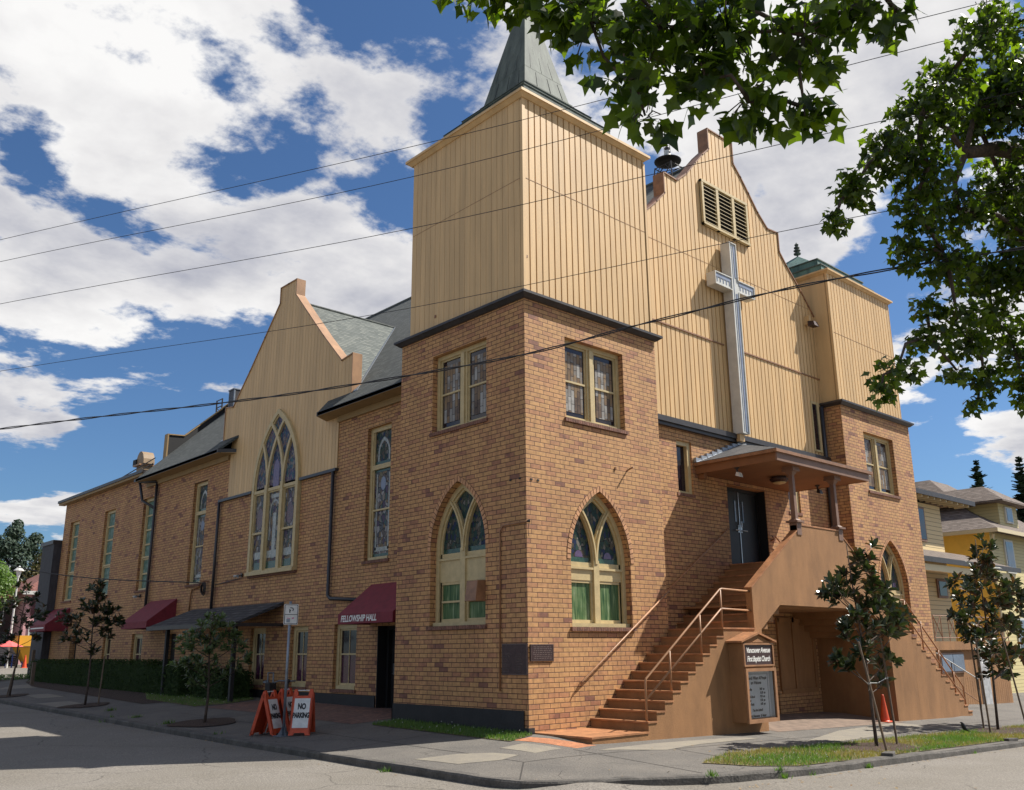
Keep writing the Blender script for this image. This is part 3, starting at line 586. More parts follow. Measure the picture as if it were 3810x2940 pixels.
# ------------------------------------------------------------------ the church
church = thing('church', 'tan brick church with yellow gables and two towers, front stair to a raised door', 'church', (9, 8, 0))
BC = .1016
def window_part(name='window'): return MB()

def sash(pl, mb, u0, u1, z0, z1, d, wd=.055, mid=None, th=.04, mt='frame'):
    pl.box(mb, u0, u0+wd, z0, z1, d, d+th, mt); pl.box(mb, u1-wd, u1, z0, z1, d, d+th, mt)
    pl.box(mb, u0+wd, u1-wd, z1-wd, z1, d, d+th, mt); pl.box(mb, u0+wd, u1-wd, z0, z0+wd*1.3, d, d+th, mt)
    if mid is not None: pl.box(mb, u0+wd, u1-wd, mid-.022, mid+.022, d-.012, d+th, mt)
def pane(pl, poly, d, mt, parent, name='pane', label=None):
    mb = MB(); pl.prism(mb, poly, d, d+.012, mt); return mb.build(name, parent, label)
def rect(u0, u1, z0, z1): return [(u0, z0), (u1, z0), (u1, z1), (u0, z1)]
def sill(pl, u0, u1, z, parent, mt='brick_sill', proud=.05, h=.085):
    mb = MB()
    k = int((u1-u0+.12)/.075); s_ = (u1-u0+.12)/k
    for i in range(k): pl.box(mb, u0-.06+i*s_+.004, u0-.06+(i+1)*s_-.004, z-h, z, -proud, .1, mt)
    pl.box(mb, u0-.055, u1+.055, z-h+.005, z-.006, -proud+.006, .09, 'mortar')
    return mb.build('sill', parent)

def double_window(pl, u0, u1, z0, z1, label):
    """two leaded sash windows side by side in one recessed brick opening"""
    mb = MB(); d = .15; fw = .1; c = (u0+u1)/2; mw = .13
    pl.box(mb, u0, u0+fw, z0, z1, d, d+.09, 'frame'); pl.box(mb, u1-fw, u1, z0, z1, d, d+.09, 'frame'); pl.box(mb, u0+fw, u1-fw, z1-fw, z1, d, d+.09, 'frame')
    pl.box(mb, u0+fw, u1-fw, z0, z0+.07, d-.05, d+.09, 'frame'); pl.box(mb, c-mw, c+mw, z0+.07, z1-fw, d+.01, d+.1, 'frame'); pl.box(mb, c-mw*.45, c+mw*.45, z0+.07, z1-fw, d-.03, d+.008, 'frame')
    zm = (z0+z1)/2-.02; ps = []
    for a, b in ((u0+fw, c-mw), (c+mw, u1-fw)):
        sash(pl, mb, a, b, z0+.07, z1-fw, d+.045, .045, zm); ps.append((a, b))
    wn_ = mb.build('window', church, label)
    for a, b in ps:
        pane(pl, rect(a+.02, b-.02, z0+.08, z1-fw-.02), d+.075, 'glass_dark', wn_, 'pane_border'); pane(pl, rect(a+.1, b-.1, z0+.24, zm-.02), d+.062, 'g_amber', wn_); pane(pl, rect(a+.1, b-.1, zm+.02, z1-fw-.16), d+.062, 'g_amber', wn_)
    sill(pl, u0, u1, z0, wn_)

def tall_window(pl, u0, u1, z0, z1, kind, label):
    mb = MB(); d = .12; fw = .13
    pl.box(mb, u0, u0+fw, z0, z1, d, d+.1, 'frame'); pl.box(mb, u1-fw, u1, z0, z1, d, d+.1, 'frame'); pl.box(mb, u0+fw, u1-fw, z1-fw, z1, d, d+.1, 'frame'); pl.box(mb, u0+fw, u1-fw, z0, z0+.09, d-.06, d+.1, 'frame')
    a, b = u0+fw, u1-fw; pl.box(mb, a, a+.05, z0+.09, z1-fw, d+.03, d+.09, 'frame'); pl.box(mb, b-.05, b, z0+.09, z1-fw, d+.03, d+.09, 'frame')
    if kind == 'lead':
        zt = z1-1.2; zm = z0+1.45
        pl.box(mb, a, b, zt-.07, zt+.07, d+.0, d+.1, 'frame'); pl.box(mb, a+.05, b-.05, zm-.025, zm+.025, d+.02, d+.09, 'frame')
        wn_ = mb.build('window', church, label); c = (a+b)/2
        pane(pl, rect(a, b, zt, z1-fw), d+.07, 'g_deep', wn_); pane(pl, rect(a, b, z0+.09, zt), d+.07, 'g_stained', wn_)
        # pale pointed arch in the top light, border strips and a dark roundel
        O = [(c-.3, zt+.12)]+gothic(c, .3, zt+.42, .48, 0, 8)+[(c+.3, zt+.12)]; I = [(c-.23, zt+.12)]+gothic(c, .23, zt+.42, .36, 0, 8)+[(c+.23, zt+.12)]
        mb2 = MB(); pl.band(mb2, O, I, d+.064, d+.07, 'pale'); mb2.build('glass_arch', wn_)
        mb2 = MB(); pl.prism(mb2, [(c+.13*math.cos(t_), zt-.5+.2*math.sin(t_)) for t_ in [R_(18*k) for k in range(20)]], d+.064, d+.07, 'bluegrey'); mb2.build('roundel', wn_)
        mb2 = MB()
        for z_ in (zt+.07, zt-.15, z0+.09): pl.box(mb2, a+.05, b-.05, z_, z_+.1, d+.062, d+.07, 'greenstrip')
        pl.box(mb2, a+.14, a+.2, z0+.3, zt-.2, d+.062, d+.07, 'pale'); pl.box(mb2, b-.2, b-.14, z0+.3, zt-.2, d+.062, d+.07, 'pale'); pl.box(mb2, a+.14, b-.14, z0+.26, z0+.38, d+.062, d+.07, 'pale')
        mb2.build('glass_border', wn_)
    else:
        zs = [z0+.09+(z1-fw-z0-.09)*k/6 for k in range(7)]
        for k in range(1, 6): pl.box(mb, a+.05, b-.05, zs[k]-.035, zs[k]+.035, d+.03, d+.09, 'frame')
        pl.box(mb, a, b, zs[2]+.04, zs[2]+.11, d-.01, d+.09, 'frame')
        wn_ = mb.build('window', church, label)
        for k in range(6): pane(pl, rect(a, b, zs[k], zs[k+1]), d+.07, 'g_teal', wn_)
    sill(pl, u0, u1, z0, wn_)

def low_window(pl, u0, u1, z0, z1, label=None):
    mb = MB(); d = .11; fw = .13
    pl.box(mb, u0, u0+fw, z0, z1, d, d+.09, 'frame'); pl.box(mb, u1-fw, u1, z0, z1, d, d+.09, 'frame'); pl.box(mb, u0+fw, u1-fw, z1-fw, z1, d, d+.09, 'frame'); pl.box(mb, u0+fw, u1-fw, z0, z0+.1, d-.05, d+.09, 'frame')
    a, b = u0+fw, u1-fw; zm = (z0+z1)/2+.06; sash(pl, mb, a, b, z0+.1, z1-fw, d+.04, .05, zm); pl.box(mb, (a+b)/2-.012, (a+b)/2+.012, z0+.15, z1-fw-.05, d+.045, d+.07, 'frame')
    wn_ = mb.build('window', church, label)
    pane(pl, rect(a+.02, b-.02, z0+.1, zm), d+.07, 'glass_purple', wn_); pane(pl, rect(a+.02, b-.02, zm, z1-fw), d+.06, 'glass_dark', wn_); sill(pl, u0, u1, z0, wn_)

def rowlock(pl, cx, w, zs, h, zbot):
    """one ring of bricks on end around a pointed opening"""
    mb = MB(); A = gothic(cx, w, zs, h, 0, 40); B = gothic(cx, w, zs, h, .125, 40)
    pl.band(mb, A, B, -.004, .05, 'mortar')
    k = 18
    A = gothic(cx, w, zs, h, .006, 400); B = gothic(cx, w, zs, h, .119, 400); n = len(A)-1
    per = n//(2*k)
    for i in range(2*k):
        a, b = int(i*n/(2*k))+2, int((i+1)*n/(2*k))-2
        if i == k: a += 1
        pl.band(mb, [A[a], A[(a+b)//2], A[b]], [B[a], B[(a+b)//2], B[b]], -.012, .04, 'voussoir')
    return mb.build('brick_arch', church)

def arched_window(pl, cx, w, z0, zs, h, ztr0, ztr1, low, label):
    """two-light pointed window with Y tracery above a transom and two lower lights"""
    d = .17; fw = .12; mb = MB()
    O = [(cx-w, z0)]+gothic(cx, w, zs, h)+[(cx+w, z0)]
    wi = w-fw; hi = math.sqrt(max(.01, ((w*w+h*h)/(2*w)-fw)**2-((w*w+h*h)/(2*w)-w)**2))
    I = [(cx-wi, z0)]+gothic(cx, w, zs, h, -fw)+[(cx+wi, z0)]
    pl.band(mb, O, I, d, d+.14, 'frame')
    O2 = [(cx-wi, z0)]+gothic(cx, w, zs, h, -fw)+[(cx+wi, z0)]; I2 = [(cx-wi+.05, z0)]+gothic(cx, w, zs, h, -fw-.05)+[(cx+wi-.05, z0)]
    pl.band(mb, O2, I2, d+.05, d+.14, 'frame')
    mw = .09
    pl.box(mb, cx-mw, cx+mw, z0, zs+.03, d-.01, d+.13, 'frame')
    pl.box(mb, cx-w+fw, cx+w-fw, ztr0, ztr1, d+.035, d+.13, 'frame'); pl.box(mb, cx-w+fw, cx+w-fw, ztr1-.02, ztr1+.03, d-.005, d+.13, 'frame')
    pl.box(mb, cx-w+.02, cx+w-.02, z0-.0, z0+.085, d-.09, d+.12, 'frame')
    R = (w*w+h*h)/(2*w)
    def inside_fail(x, z):
        c = (cx+R-w) if x < cx else (cx-R+w)
        return math.hypot(x-c, z-zs) > R-fw*.6
    for s_ in (-1, 1):
        pts = [(cx+s_*.02, zs-.05)]
        for i in range(1, 60):
            a = i*.02; x = cx+s_*(R-R*math.cos(a))+s_*.02; z = zs+R*math.sin(a); pts.append((x, z))
            if inside_fail(x, z): break
        pl.bar(mb, pts, .13, d+.012+(.004 if s_ > 0 else 0), d+.125, 'frame'); pl.bar(mb, pts, .045, d-.03+(.003 if s_ > 0 else 0), d+.02, 'frame')
    for a, b in ((cx-wi, cx-mw), (cx+mw, cx+wi)):
        sash(pl, mb, a, b, z0+.085, ztr0, d+.05, .06, (z0+ztr0)/2+.05 if low == 'sash' else None)
        pl.box(mb, a, b, ztr1+.03, ztr1+.14, d+.05, d+.12, 'frame')
    wn_ = mb.build('window', church, label)
    for a, b in ((cx-wi, cx-mw), (cx+mw, cx+wi)): pane(pl, rect(a+.03, b-.03, z0+.1, ztr0-.03), d+.085, 'g_green', wn_)
    top = [(cx-wi-.02, ztr1+.1)]+gothic(cx, w, zs, h, -fw+.02)+[(cx+wi+.02, ztr1+.1)]
    pane(pl, top, d+.09, 'g_deep', wn_)
    for s_ in (-1, 1):
        c = cx+s_*(wi+mw)/2; mb2 = MB()
        pl.prism(mb2, [(c+.13*math.cos(t_), ztr1+.26+.15*math.sin(t_)) for t_ in [R_(20*k) for k in range(10)]], d+.082, d+.09, 'violet' if pl.ax == 'y' else 'g_deep'); mb2.build('glass_fan', wn_)
        mb2 = MB(); pl.box(mb2, c-.33, c+.33, ztr1+.14, ztr1+.25, d+.084, d+.09, 'greenstrip'); mb2.build('glass_border', wn_)
    sill(pl, cx-w, cx+w, z0, wn_, proud=.06)
    rowlock(pl, cx, w, zs, h, z0)

def hole_arch(cx, w, z0, zs, h): return [(cx-w, z0)]+gothic(cx, w, zs, h, 0, 12)+[(cx+w, z0)]

# --- brick walls
mb = MB()
FR.prism(mb, rect(0, 4.62, -.7, 9.3), 0, .36, 'brick', [hole_arch(2.32, 1.0, 2.05, 3.5, 1.6), rect(1.28, 3.33, 6.7, 8.66)])
LT.prism(mb, rect(.36, 4.7, -.4, 9.3), 0, .36, 'brick', [hole_arch(2.34, 1.0, 2.12, 3.85, 1.56), rect(1.31, 3.36, 6.73, 8.7)])
mb.box((4.32, .36, -.7), (4.62, .7, 9.3), 'brick'); mb.box((.36, 4.4, -.4), (4.32, 4.7, 9.3), 'brick')
mb.build('tower_brick_wall', church, 'square corner tower of tan brick')
mb = MB()
FR.prism(mb, rect(14.25, 19.17, -1.2, 9.3), 0, .36, 'brick', [hole_arch(16.7, 1.0, 1.95, 3.4, 1.6), rect(15.63, 17.77, 6.58, 8.6)])
mb.box((14.25, .36, -1.2), (14.55, 1.0, 9.3), 'brick'); mb.box((18.87, .36, -1.2), (19.17, 4.7, 9.3), 'brick')
mb.build('tower_brick_wall', church, 'brick lower stage of the far right tower')
mb = MB()
FB.prism(mb, rect(4.62, 14.25, -.8, 7.45), 0, .3, 'brick', [rect(6.24, 6.9, 5.6, 7.05), rect(11.74, 12.4, 5.6, 7.05), rect(8.47, 10.42, 3.81, 6.08), rect(9.2, 10.1, -.3, 1.85)])
mb.build('front_brick_wall', church)
LWIN = [(7.2, 8.42, 4.08, 8.0, 'lead'), (19.42, 20.66, 4.08, 8.02, 'lead'), (24.62, 25.84, 4.12, 8.05, 'plain'), (29.2, 30.6, 4.1, 8.05, 'plain'), (34.2, 35.55, 4.1, 8.05, 'plain')]
LOW = [(8.65, 9.85), (11.35, 12.4), (14.05, 15.1), (24.55, 25.7), (28.1, 29.1)]
holes = [rect(*q[:4]) for q in LWIN]+[rect(a, b, .5+.004*a, 2.35) for a, b in LOW]+[rect(5.6, 7.56, -.0, 2.25), rect(21.2, 22.2, .1, 2.3), rect(32.6, 33.6, .2, 2.4)]
YC = 13.8
out_ = [(4.7, -.3), (36.6, -.3), (36.6, 9.15), (25.5, 9.15), (25.5, 8.75), (17.6, 8.75), (17.6, 7.0), (YC+1.57, 7.0), (YC+1.57, 4.1), (YC-1.57, 4.1), (YC-1.57, 7.0), (10.05, 7.0), (10.05, 8.75), (4.7, 8.75)]
mb = MB(); LW.prism(mb, out_, 0, .3, 'brick', holes)
mb.box((1.75, 36.3, -.3), (17.2, 36.6, 9.15), 'brick'); mb.box((16.9, 4.7, -1.5), (17.2, 36.3, 9.15), 'brick')
mb.build('side_brick_wall', church)
# plinths
mb = MB(); LT.prism(mb, rect(.12, 4.73, -.4, .385), -.03, -.002, 'base'); mb.box((-.03, 4.7, -.4), (1.42, 4.73, .385), 'base')
mb.box((-.035, -.035, -.3), (.13, .119, .06), 'base')
for a, b in ((7.62, 21.0), (22.4, 32.4)): LW.box(mb, a, b, -.3, .40+.004*(a-7), -.035, -.002, 'base')
mb.build('black_plinth', church)

# --- grooved siding
def siding(pl, zt, zb, u0, u1, d0, th, parent, name='siding', pitch=.2032, gw=.03, gd=.024, label=None, brk=(), mt='siding'):
    """vertical grooved boards between bottom zb(u) and top zt(u); brk: breakpoints in u"""
    mb = MB(); eps = 1e-4
    bps = sorted(set([round(b, 4) for b in brk if u0 < b < u1]))
    def poly(a, b):
        pts = [(a, zb(a+eps)), (b, zb(b-eps))]
        inner = [q for q in bps if a+eps < q < b-eps]
        up = [(b, zt(b-eps))]
        for q in reversed(inner):
            up.append((q, zt(q+eps)));
            if abs(zt(q+eps)-zt(q-eps)) > .01: up.append((q, zt(q-eps)))
        up.append((a, zt(a+eps))); return pts+up
    edges = [u0]+[q for q in bps]+[u1]
    cuts = []
    for q in bps:
        if abs(zb(q+eps)-zb(q-eps)) > .01: cuts.append(q)
    segs = [u0]+cuts+[u1]
    for a, b in zip(segs[:-1], segs[1:]): pl.prism(mb, poly(a, b), d0+gd, d0+th, 'groove')
    k = 0; u = u0
    while u < u1-.01:
        a = u+(gw/2 if u > u0 else 0); b = min(u+pitch-gw/2, u1)
        cs = [q for q in cuts if a < q < b]
        for x0, x1 in zip([a]+cs, cs+[b]):
            if x1-x0 > .01: pl.prism(mb, poly(x0, x1), d0, d0+gd+.002, mt, back=False)
        u += pitch
    return mb.build(name, parent, label)
const = lambda c: (lambda u: c)
siding(PL('y', .03), const(14.54), const(9.38), .03, 4.58, 0, .1, church, 'tower_siding', gw=.04, label='yellow grooved siding, sunlit front of the tower')  # grooves wide on sunlit faces, narrow on shaded ones, to shape their shadow lines
siding(PL('x', .03), const(14.54), const(9.38), .14, 4.4, 0, .1, church, 'tower_siding', gw=.011, gd=.009, label='yellow grooved siding, shaded side of the tower')
mb = MB(); mb.box((.14, 4.38, 9.38), (4.5, 4.48, 14.42), 'siding'); mb.box((4.48, .14, 9.38), (4.58, 4.38, 14.42), 'siding'); mb.build('tower_back_siding', church)
for a_, b_ in (((.008, .008, 9.38), (.10, .10, 14.42)), ((4.52, .008, 9.38), (4.6, .03, 14.42)), ((14.255, .01, 9.38), (14.33, .09, 13.98))): MB().box(a_, b_, 'siding').build('corner_board', church)
siding(PL('y', .03), const(14.02), const(9.38), 14.28, 18.8, 0, .1, church, 'tower_siding', gw=.038, label='yellow grooved siding of the far right tower')
MB().box((14.28, .14, 9.38), (14.38, 4.5, 13.98), 'siding').build('tower_side_siding', church); MB().box((18.7, .14, 9.38), (18.8, 4.5, 13.98), 'siding').build('tower_side_siding', church)
# front gable outline by distance from its centre line
GC = 9.32
GO = [(0, 17.5), (.65, 17.5), (.65, 16.78), (1.03, 16.42), (1.43, 15.98), (1.9, 15.45), (2.42, 15.03), (3.04, 15.07), (3.04, 14.4), (3.44, 13.98), (4.1, 13.4), (4.93, 12.55)]
def outline_fn(O, c):
    def f(u):
        d = abs(u-c); z = O[-1][1]
        for (a, za), (b, zb_) in zip(O[:-1], O[1:]):
            if b > a and a <= d <= b: return za+(zb_-za)*(d-a)/(b-a)
        return z
    return f
brk = [GC+s_*o[0] for o in GO for s_ in (-1, 1)]
siding(PL('y', .66), outline_fn(GO, GC), const(7.55), 4.6, 14.28, 0, .3, church, 'gable_siding', gw=.04, brk=brk, label='curved front gable in sunlit yellow siding')
def coping(pl, O, c, d0, d1, parent, mt, side=0, t_=.04):
    mb = MB()
    for s_ in (-1, 1):
        P = [(c+s_*a, z) for a, z in O]
        for (a, b) in zip(P[:-1], P[1:]):
            dx, dz = b[0]-a[0], b[1]-a[1]; l = math.hypot(dx, dz)
            if l < .01: continue
            nx, nz = -dz/l*s_, dx/l*s_
            if nz < -.01: nx, nz = -nx, -nz
            if abs(nz) < .02: nx = abs(nx)*s_
            e_ = .03/l
            q = [(a[0]-dx*e_, a[1]-dz*e_), (b[0]+dx*e_, b[1]+dz*e_)]
            pl.prism(mb, [q[0], q[1], (q[1][0]+nx*t_, q[1][1]+nz*t_), (q[0][0]+nx*t_, q[0][1]+nz*t_)], d0, d1, mt)
    return mb.build('coping', parent)
coping(PL('y', .66), GO, GC, -.035, .36, church, 'copingdark')
mb = MB(); PL('y', .66).box(mb, 4.9, 8.75, 10.27, 10.31, -.03, 0, 'copingdark'); PL('y', .66).box(mb, 9.5, 14.25, 10.27, 10.31, -.03, 0, 'copingdark'); mb.build('drip_flashing', church)
# side gable over the big arched window
SO = [(0, 14.33), (.56, 14.33), (.56, 13.75), (1.57, 12.71), (2.6, 11.66), (3.8, 10.52), (4.42, 10.6)]
S2 = SO[:6]+[(4.42, 10.6)]
brk = [YC+s_*o[0] for o in S2 for s_ in (-1, 1)]+[YC-3.75, YC+3.75]
so_f = outline_fn(S2, YC)
# (the pointed window is set into this wall, so the boards stop at its frame)
WA = dict(cx=13.86, w=1.57, z0=4.1, zs=7.0, h=2.67)
def win_bot(u):
    d = abs(u-YC)
    return 9.3 if d > 3.75 else 7.04
siding(PL('x', 1.42), so_f, win_bot, YC-4.42, YC+4.42, 0, .28, church, 'gable_siding', gw=.011, gd=.009, brk=brk, label='shaded side gable of tan boards')
coping(PL('x', 1.42), SO[:6]+[(4.42, 10.6), (4.42, 9.3)], YC, -.03, .32, church, 'coping')
mb = MB(); PL('x', 1.36).box(mb, 10.0, YC-1.6, 6.96, 7.05, -.03, .09, 'pipe'); mb.build('gutter_trim', church); mb = MB(); PL('x', 1.36).box(mb, YC+1.75, 18.16, 6.96, 7.05, -.03, .09, 'pipe'); mb.build('gutter_trim', church)

for nm_, a_, b_ in (('f', (.1, .024, 12.36), (4.52, .0295, 12.368)), ('l', (.024, .1, 12.36), (.0295, 4.38, 12.368)), ('r', (14.34, .024, 11.85), (18.78, .0295, 11.858)), ('g', (4.7, .654, 12.75), (8.8, .6595, 12.758)), ('g', (9.25, .654, 12.75), (14.0, .6595, 12.758))): MB().box(a_, b_, 'copingdark').build('panel_joint', church)
rg = random.Random(21)
for (x, z) in ((.12, 10.35), (2.9, 5.72)):
    MB().box((x-.02, -.03 if z < 9 else .008, z-.03), (x+.02, 0 if z < 9 else .03, z+.03), 'copingdark').build('anchor_bolt', church)
MB().box((.008, 3.3, 9.75), (.03, 3.35, 9.82), 'copingdark').build('anchor_bolt', church)
for y_ in (.2, .5): MB().box((-.012, y_-.03, 5.15), (0, y_+.03, 5.19), 'black').build('mortar_hole', church)
for x_ in (.15, .35): MB().box((x_-.03, -.012, 5.12), (x_+.03, 0, 5.16), 'black').build('mortar_hole', church)
# --- cornices
def ring(mb, x0, x1, y0, y1, z0, z1, o0, o1, mt):
    """square collar with a splayed face: overhang o0 at the bottom, o1 at the top"""
    for sx in (0,):
        vs = [(x0-o0, y0-o0, z0), (x1+o0, y0-o0, z0), (x1+o0, y1+o0, z0), (x0-o0, y1+o0, z0), (x0-o1, y0-o1, z1), (x1+o1, y0-o1, z1), (x1+o1, y1+o1, z1), (x0-o1, y1+o1, z1)]
        mb.hexa(vs, mt)
mb = MB(); ring(mb, 0, 4.62, 0, 4.7, 9.29, 9.37, .05, .15, 'trim'); ring(mb, 0, 4.62, 0, 4.7, 9.37, 9.43, .165, .165, 'trim'); mb.build('brick_cornice', church)
mb = MB(); ring(mb, 14.25, 19.17, 0, 4.7, 9.29, 9.37, .05, .15, 'trim'); ring(mb, 14.25, 19.17, 0, 4.7, 9.37, 9.43, .165, .165, 'trim'); mb.build('brick_cornice', church)
mb = MB(); mb.box((4.62, .52, 7.43), (14.25, .66, 7.58), 'trim'); mb.box((4.62, .58, 7.34), (14.25, .7, 7.43), 'trim'); mb.build('front_cornice', church)
mb = MB(); ring(mb, .03, 4.58, .03, 4.48, 14.50, 14.59, .025, .11, 'siding'); ring(mb, .03, 4.58, .03, 4.48, 14.59, 14.66, .14, .14, 'siding'); mb.build('tower_crown', church)
mb = MB(); ring(mb, 14.28, 18.8, .03, 4.5, 13.98, 14.05, .025, .1, 'siding'); ring(mb, 14.28, 18.8, .03, 4.5, 14.05, 14.11, .13, .13, 'siding'); mb.build('tower_crown', church)
# --- copper spire, stepped
def frust(mb, cx, cy, h0, z0, h1, z1, mt):
    vs = [(cx-h0, cy-h0, z0), (cx+h0, cy-h0, z0), (cx+h0, cy+h0, z0), (cx-h0, cy+h0, z0), (cx-h1, cy-h1, z1), (cx+h1, cy-h1, z1), (cx+h1, cy+h1, z1), (cx-h1, cy+h1, z1)]
    mb.hexa(vs, mt)
mb = MB(); cx, cy = 2.3, 2.27
for h0, z0, h1, z1 in ((2.3, 14.66, 2.02, 14.72), (2.0, 14.72, 2.0, 14.95), (2.02, 14.95, 1.66, 15.3), (1.64, 15.3, 1.64, 15.47), (1.66, 15.47, 1.3, 15.75), (1.28, 15.75, 1.28, 15.9), (1.3, 15.9, .9, 16.2), (.92, 16.2, .92, 16.3)): frust(mb, cx, cy, h0, z0, h1, z1, 'copper')
frust(mb, cx, cy, .86, 16.3, .03, 20.0, 'copper')
# folded seams
for zc in (16.95, 17.55, 18.15, 18.75, 19.3):
    hh = .86*(20.0-zc)/3.7+.003; frust(mb, cx, cy, hh+.006, zc, hh+.002, zc+.018, 'copper')
for side_ in range(4):
    for k, zc in enumerate((16.32, 16.97, 17.57, 18.17)):
        hh = .86*(20.0-zc)/3.7; z2 = zc+.56; h2 = .86*(20.0-z2)/3.7
        for f_ in ((-.45, .15, .7) if k % 2 == 0 else (-.7, -.1, .5)):
            a = (f_*hh, -hh-.004, zc); b = (f_*h2, -h2-.004, z2)
            pts = []
            for p in (a, b):
                x, y = p[0], p[1]
                for _ in range(side_): x, y = -y, x
                pts.append((cx+x, cy+y, p[2]))
            mb.tube(pts, .009, 'black', 4)
sp_ = mb.build('spire', church, 'stepped grey green copper spire')
mb = MB(); cx, cy = 16.52, 2.27
for h0, z0, h1, z1, mt in ((2.2, 14.11, 1.92, 14.14, 'copper'), (1.9, 14.14, 1.9, 14.5, 'verdigris'), (1.93, 14.5, 1.93, 14.54, 'copper'), (1.65, 14.54, 1.65, 14.86, 'verdigris'), (1.68, 14.86, 1.68, 14.9, 'copper'), (1.4, 14.9, .04, 16.0, 'verdigris')): frust(mb, cx, cy, h0, z0, h1, z1, mt)
cap = mb.build('tower_cap', church, 'low green copper pyramid cap')
mb = MB(); mb.lathe((cx, cy, 15.97), [(.03, 0), (.03, .1), (.13, .13), (.14, .17), (.05, .2), (.05, .24), (.13, .27), (.13, .3), (.05, .33), (.05, .36), (.11, .39), (.1, .43), (.04, .46), (.07, .5), (.08, .54), (.03, .58), (.02, .62)], 'copper', 12); mb.build('finial', cap)

# --- roofs
zr = lambda x: 8.8+.962*(x-.85)
def slab(mb, poly, zf, t_, mt):
    n = len(poly); vs = [(p[0], p[1], zf(*p)) for p in poly]+[(p[0], p[1], zf(*p)-t_) for p in poly]
    mb.add(vs, [tuple(range(n)), tuple(range(2*n-1, n-1, -1))]+[(i, (i+1) % n, (i+1) % n+n, i+n) for i in range(n)], mt)
mb = MB()
zl = lambda x, y: zr(x); zrr = lambda x, y: zr(2*GC-x)
slab(mb, [(.85, 1.0), (GC, 1.0), (GC, 10.75), (1.415, 10.75), (.85, 10.4)], zl, .1, 'shingle_mid')
slab(mb, [(1.75, 10.75), (GC, 10.75), (GC, 17.0), (1.75, 17.0)], zl, .1, 'shingle_mid')
slab(mb, [(1.415, 17.0), (GC, 17.0), (GC, 25.4), (.85, 25.4), (.85, 17.5)], zl, .1, 'shingle_mid')
slab(mb, [(GC, 1.0), (17.79, 1.0), (17.79, 25.4), (GC, 25.4)], zrr, .1, 'shingle_mid')
roof = mb.build('main_roof', church, 'steep grey shingle roof')
mb = MB(); mb.tube([(GC, 1.0, zr(GC)+.01), (GC, 25.4, zr(GC)+.01)], .06, 'shingle', 6); mb.build('ridge_cap', roof)
mb = MB(); zt_ = 13.75; sl = .95
tl = lambda x, y: zt_-sl*abs(y-YC)
xr_ = .85+(zt_-8.8)/.962
for s_ in (-1, 1):
    yv = (zt_-zr(1.72))/sl
    slab(mb, [(1.72, YC), (xr_, YC), (1.72, YC+s_*yv)] if s_ < 0 else [(1.72, YC), (1.72, YC+s_*yv), (xr_, YC)], tl, .08, 'shingle')
cross_roof = mb.build('cross_roof', church, 'lighter shingle roof behind the side gable')
MT['flash'] = mat('grey_valley_flashing', (.3, .33, .37), .5, metal=.5)
mb = MB()
for s_ in (-1, 1):
    yv = (zt_-zr(1.42))/sl; a = Vector((1.42, YC+s_*yv, zr(1.42)+.03)); b = Vector((xr_, YC, zt_+.03)); c_ = Vector((0, .11, .0))
    mb.add([a-c_, a+c_, b+c_*.6, b-c_*.6, a-c_+Vector((0, 0, -.06)), a+c_+Vector((0, 0, -.06)), b+c_*.6+Vector((0, 0, -.06)), b-c_*.6+Vector((0, 0, -.06))], [(0, 1, 2, 3), (4, 7, 6, 5), (0, 4, 5, 1), (1, 5, 6, 2), (2, 6, 7, 3), (3, 7, 4, 0)], 'flash')
mb.tube([(1.72, YC, zt_+.01), (xr_, YC, zt_+.01)], .05, 'shingle', 6)
mb.build('valley_flashing', cross_roof)
# eaves: gutter, fascia, soffit, returned at the gable
def eave(path, zg, name='gutter'):
    mb = MB(); n = len(path)
    prof = [(0, -.02), (-.09, -.0), (-.1, -.12), (-.02, -.15), (0, -.15)]
    vs = []
    for i, p in enumerate(path):
        a = path[max(i-1, 0)]; b = path[min(i+1, n-1)]; dx, dy = b[0]-a[0], b[1]-a[1]; l = math.hypot(dx, dy); nx, ny = dy/l, -dx/l
        for o_, z in prof: vs.append((p[0]+nx*o_, p[1]+ny*o_, p[2]+z))
    k = len(prof); mb.add(vs, [(i*k+j, i*k+(j+1) % k, (i+1)*k+(j+1) % k, (i+1)*k+j) for i in range(n-1) for j in range(k)]+[tuple(range(k)), tuple((n-1)*k+j for j in range(k))], 'trim')
    return mb.build(name, church)
eave([(1.42, 10.8, 8.86), (.85, 10.45, 8.84), (.85, 4.72, 8.84)], 0)
eave([(.85, 25.6, 8.84), (.85, 17.45, 8.84), (1.42, 17.1, 8.86)], 0)
mb = MB()
slab(mb, [(.86, 4.72), (1.6, 4.72), (1.6, 10.8), (1.42, 10.8), (.86, 10.44)], lambda x, y: 8.71, .03, 'soffit'); mb.box((1.36, 4.72, 8.5), (1.449, 10.05, 8.68), 'soffit')
mb.build('soffit', church)
mb = MB(); slab(mb, [(.86, 17.46), (1.42, 17.1), (1.6, 17.1), (1.6, 25.5), (.86, 25.5)], lambda x, y: 8.71, .03, 'soffit'); mb.box((1.36, 17.62, 8.5), (1.449, 25.5, 8.68), 'soffit'); mb.build('soffit', church)
mb = MB(); mb.box((1.1, 25.5, 9.15), (17.5, 36.95, 9.28), 'trim'); mb.box((1.15, 25.55, 9.05), (1.44, 36.9, 9.149), 'soffit'); mb.box((1.3, 25.8, 9.281), (17.2, 36.7, 9.3), 'asphalt_roof'); mb.build('flat_roof', church)
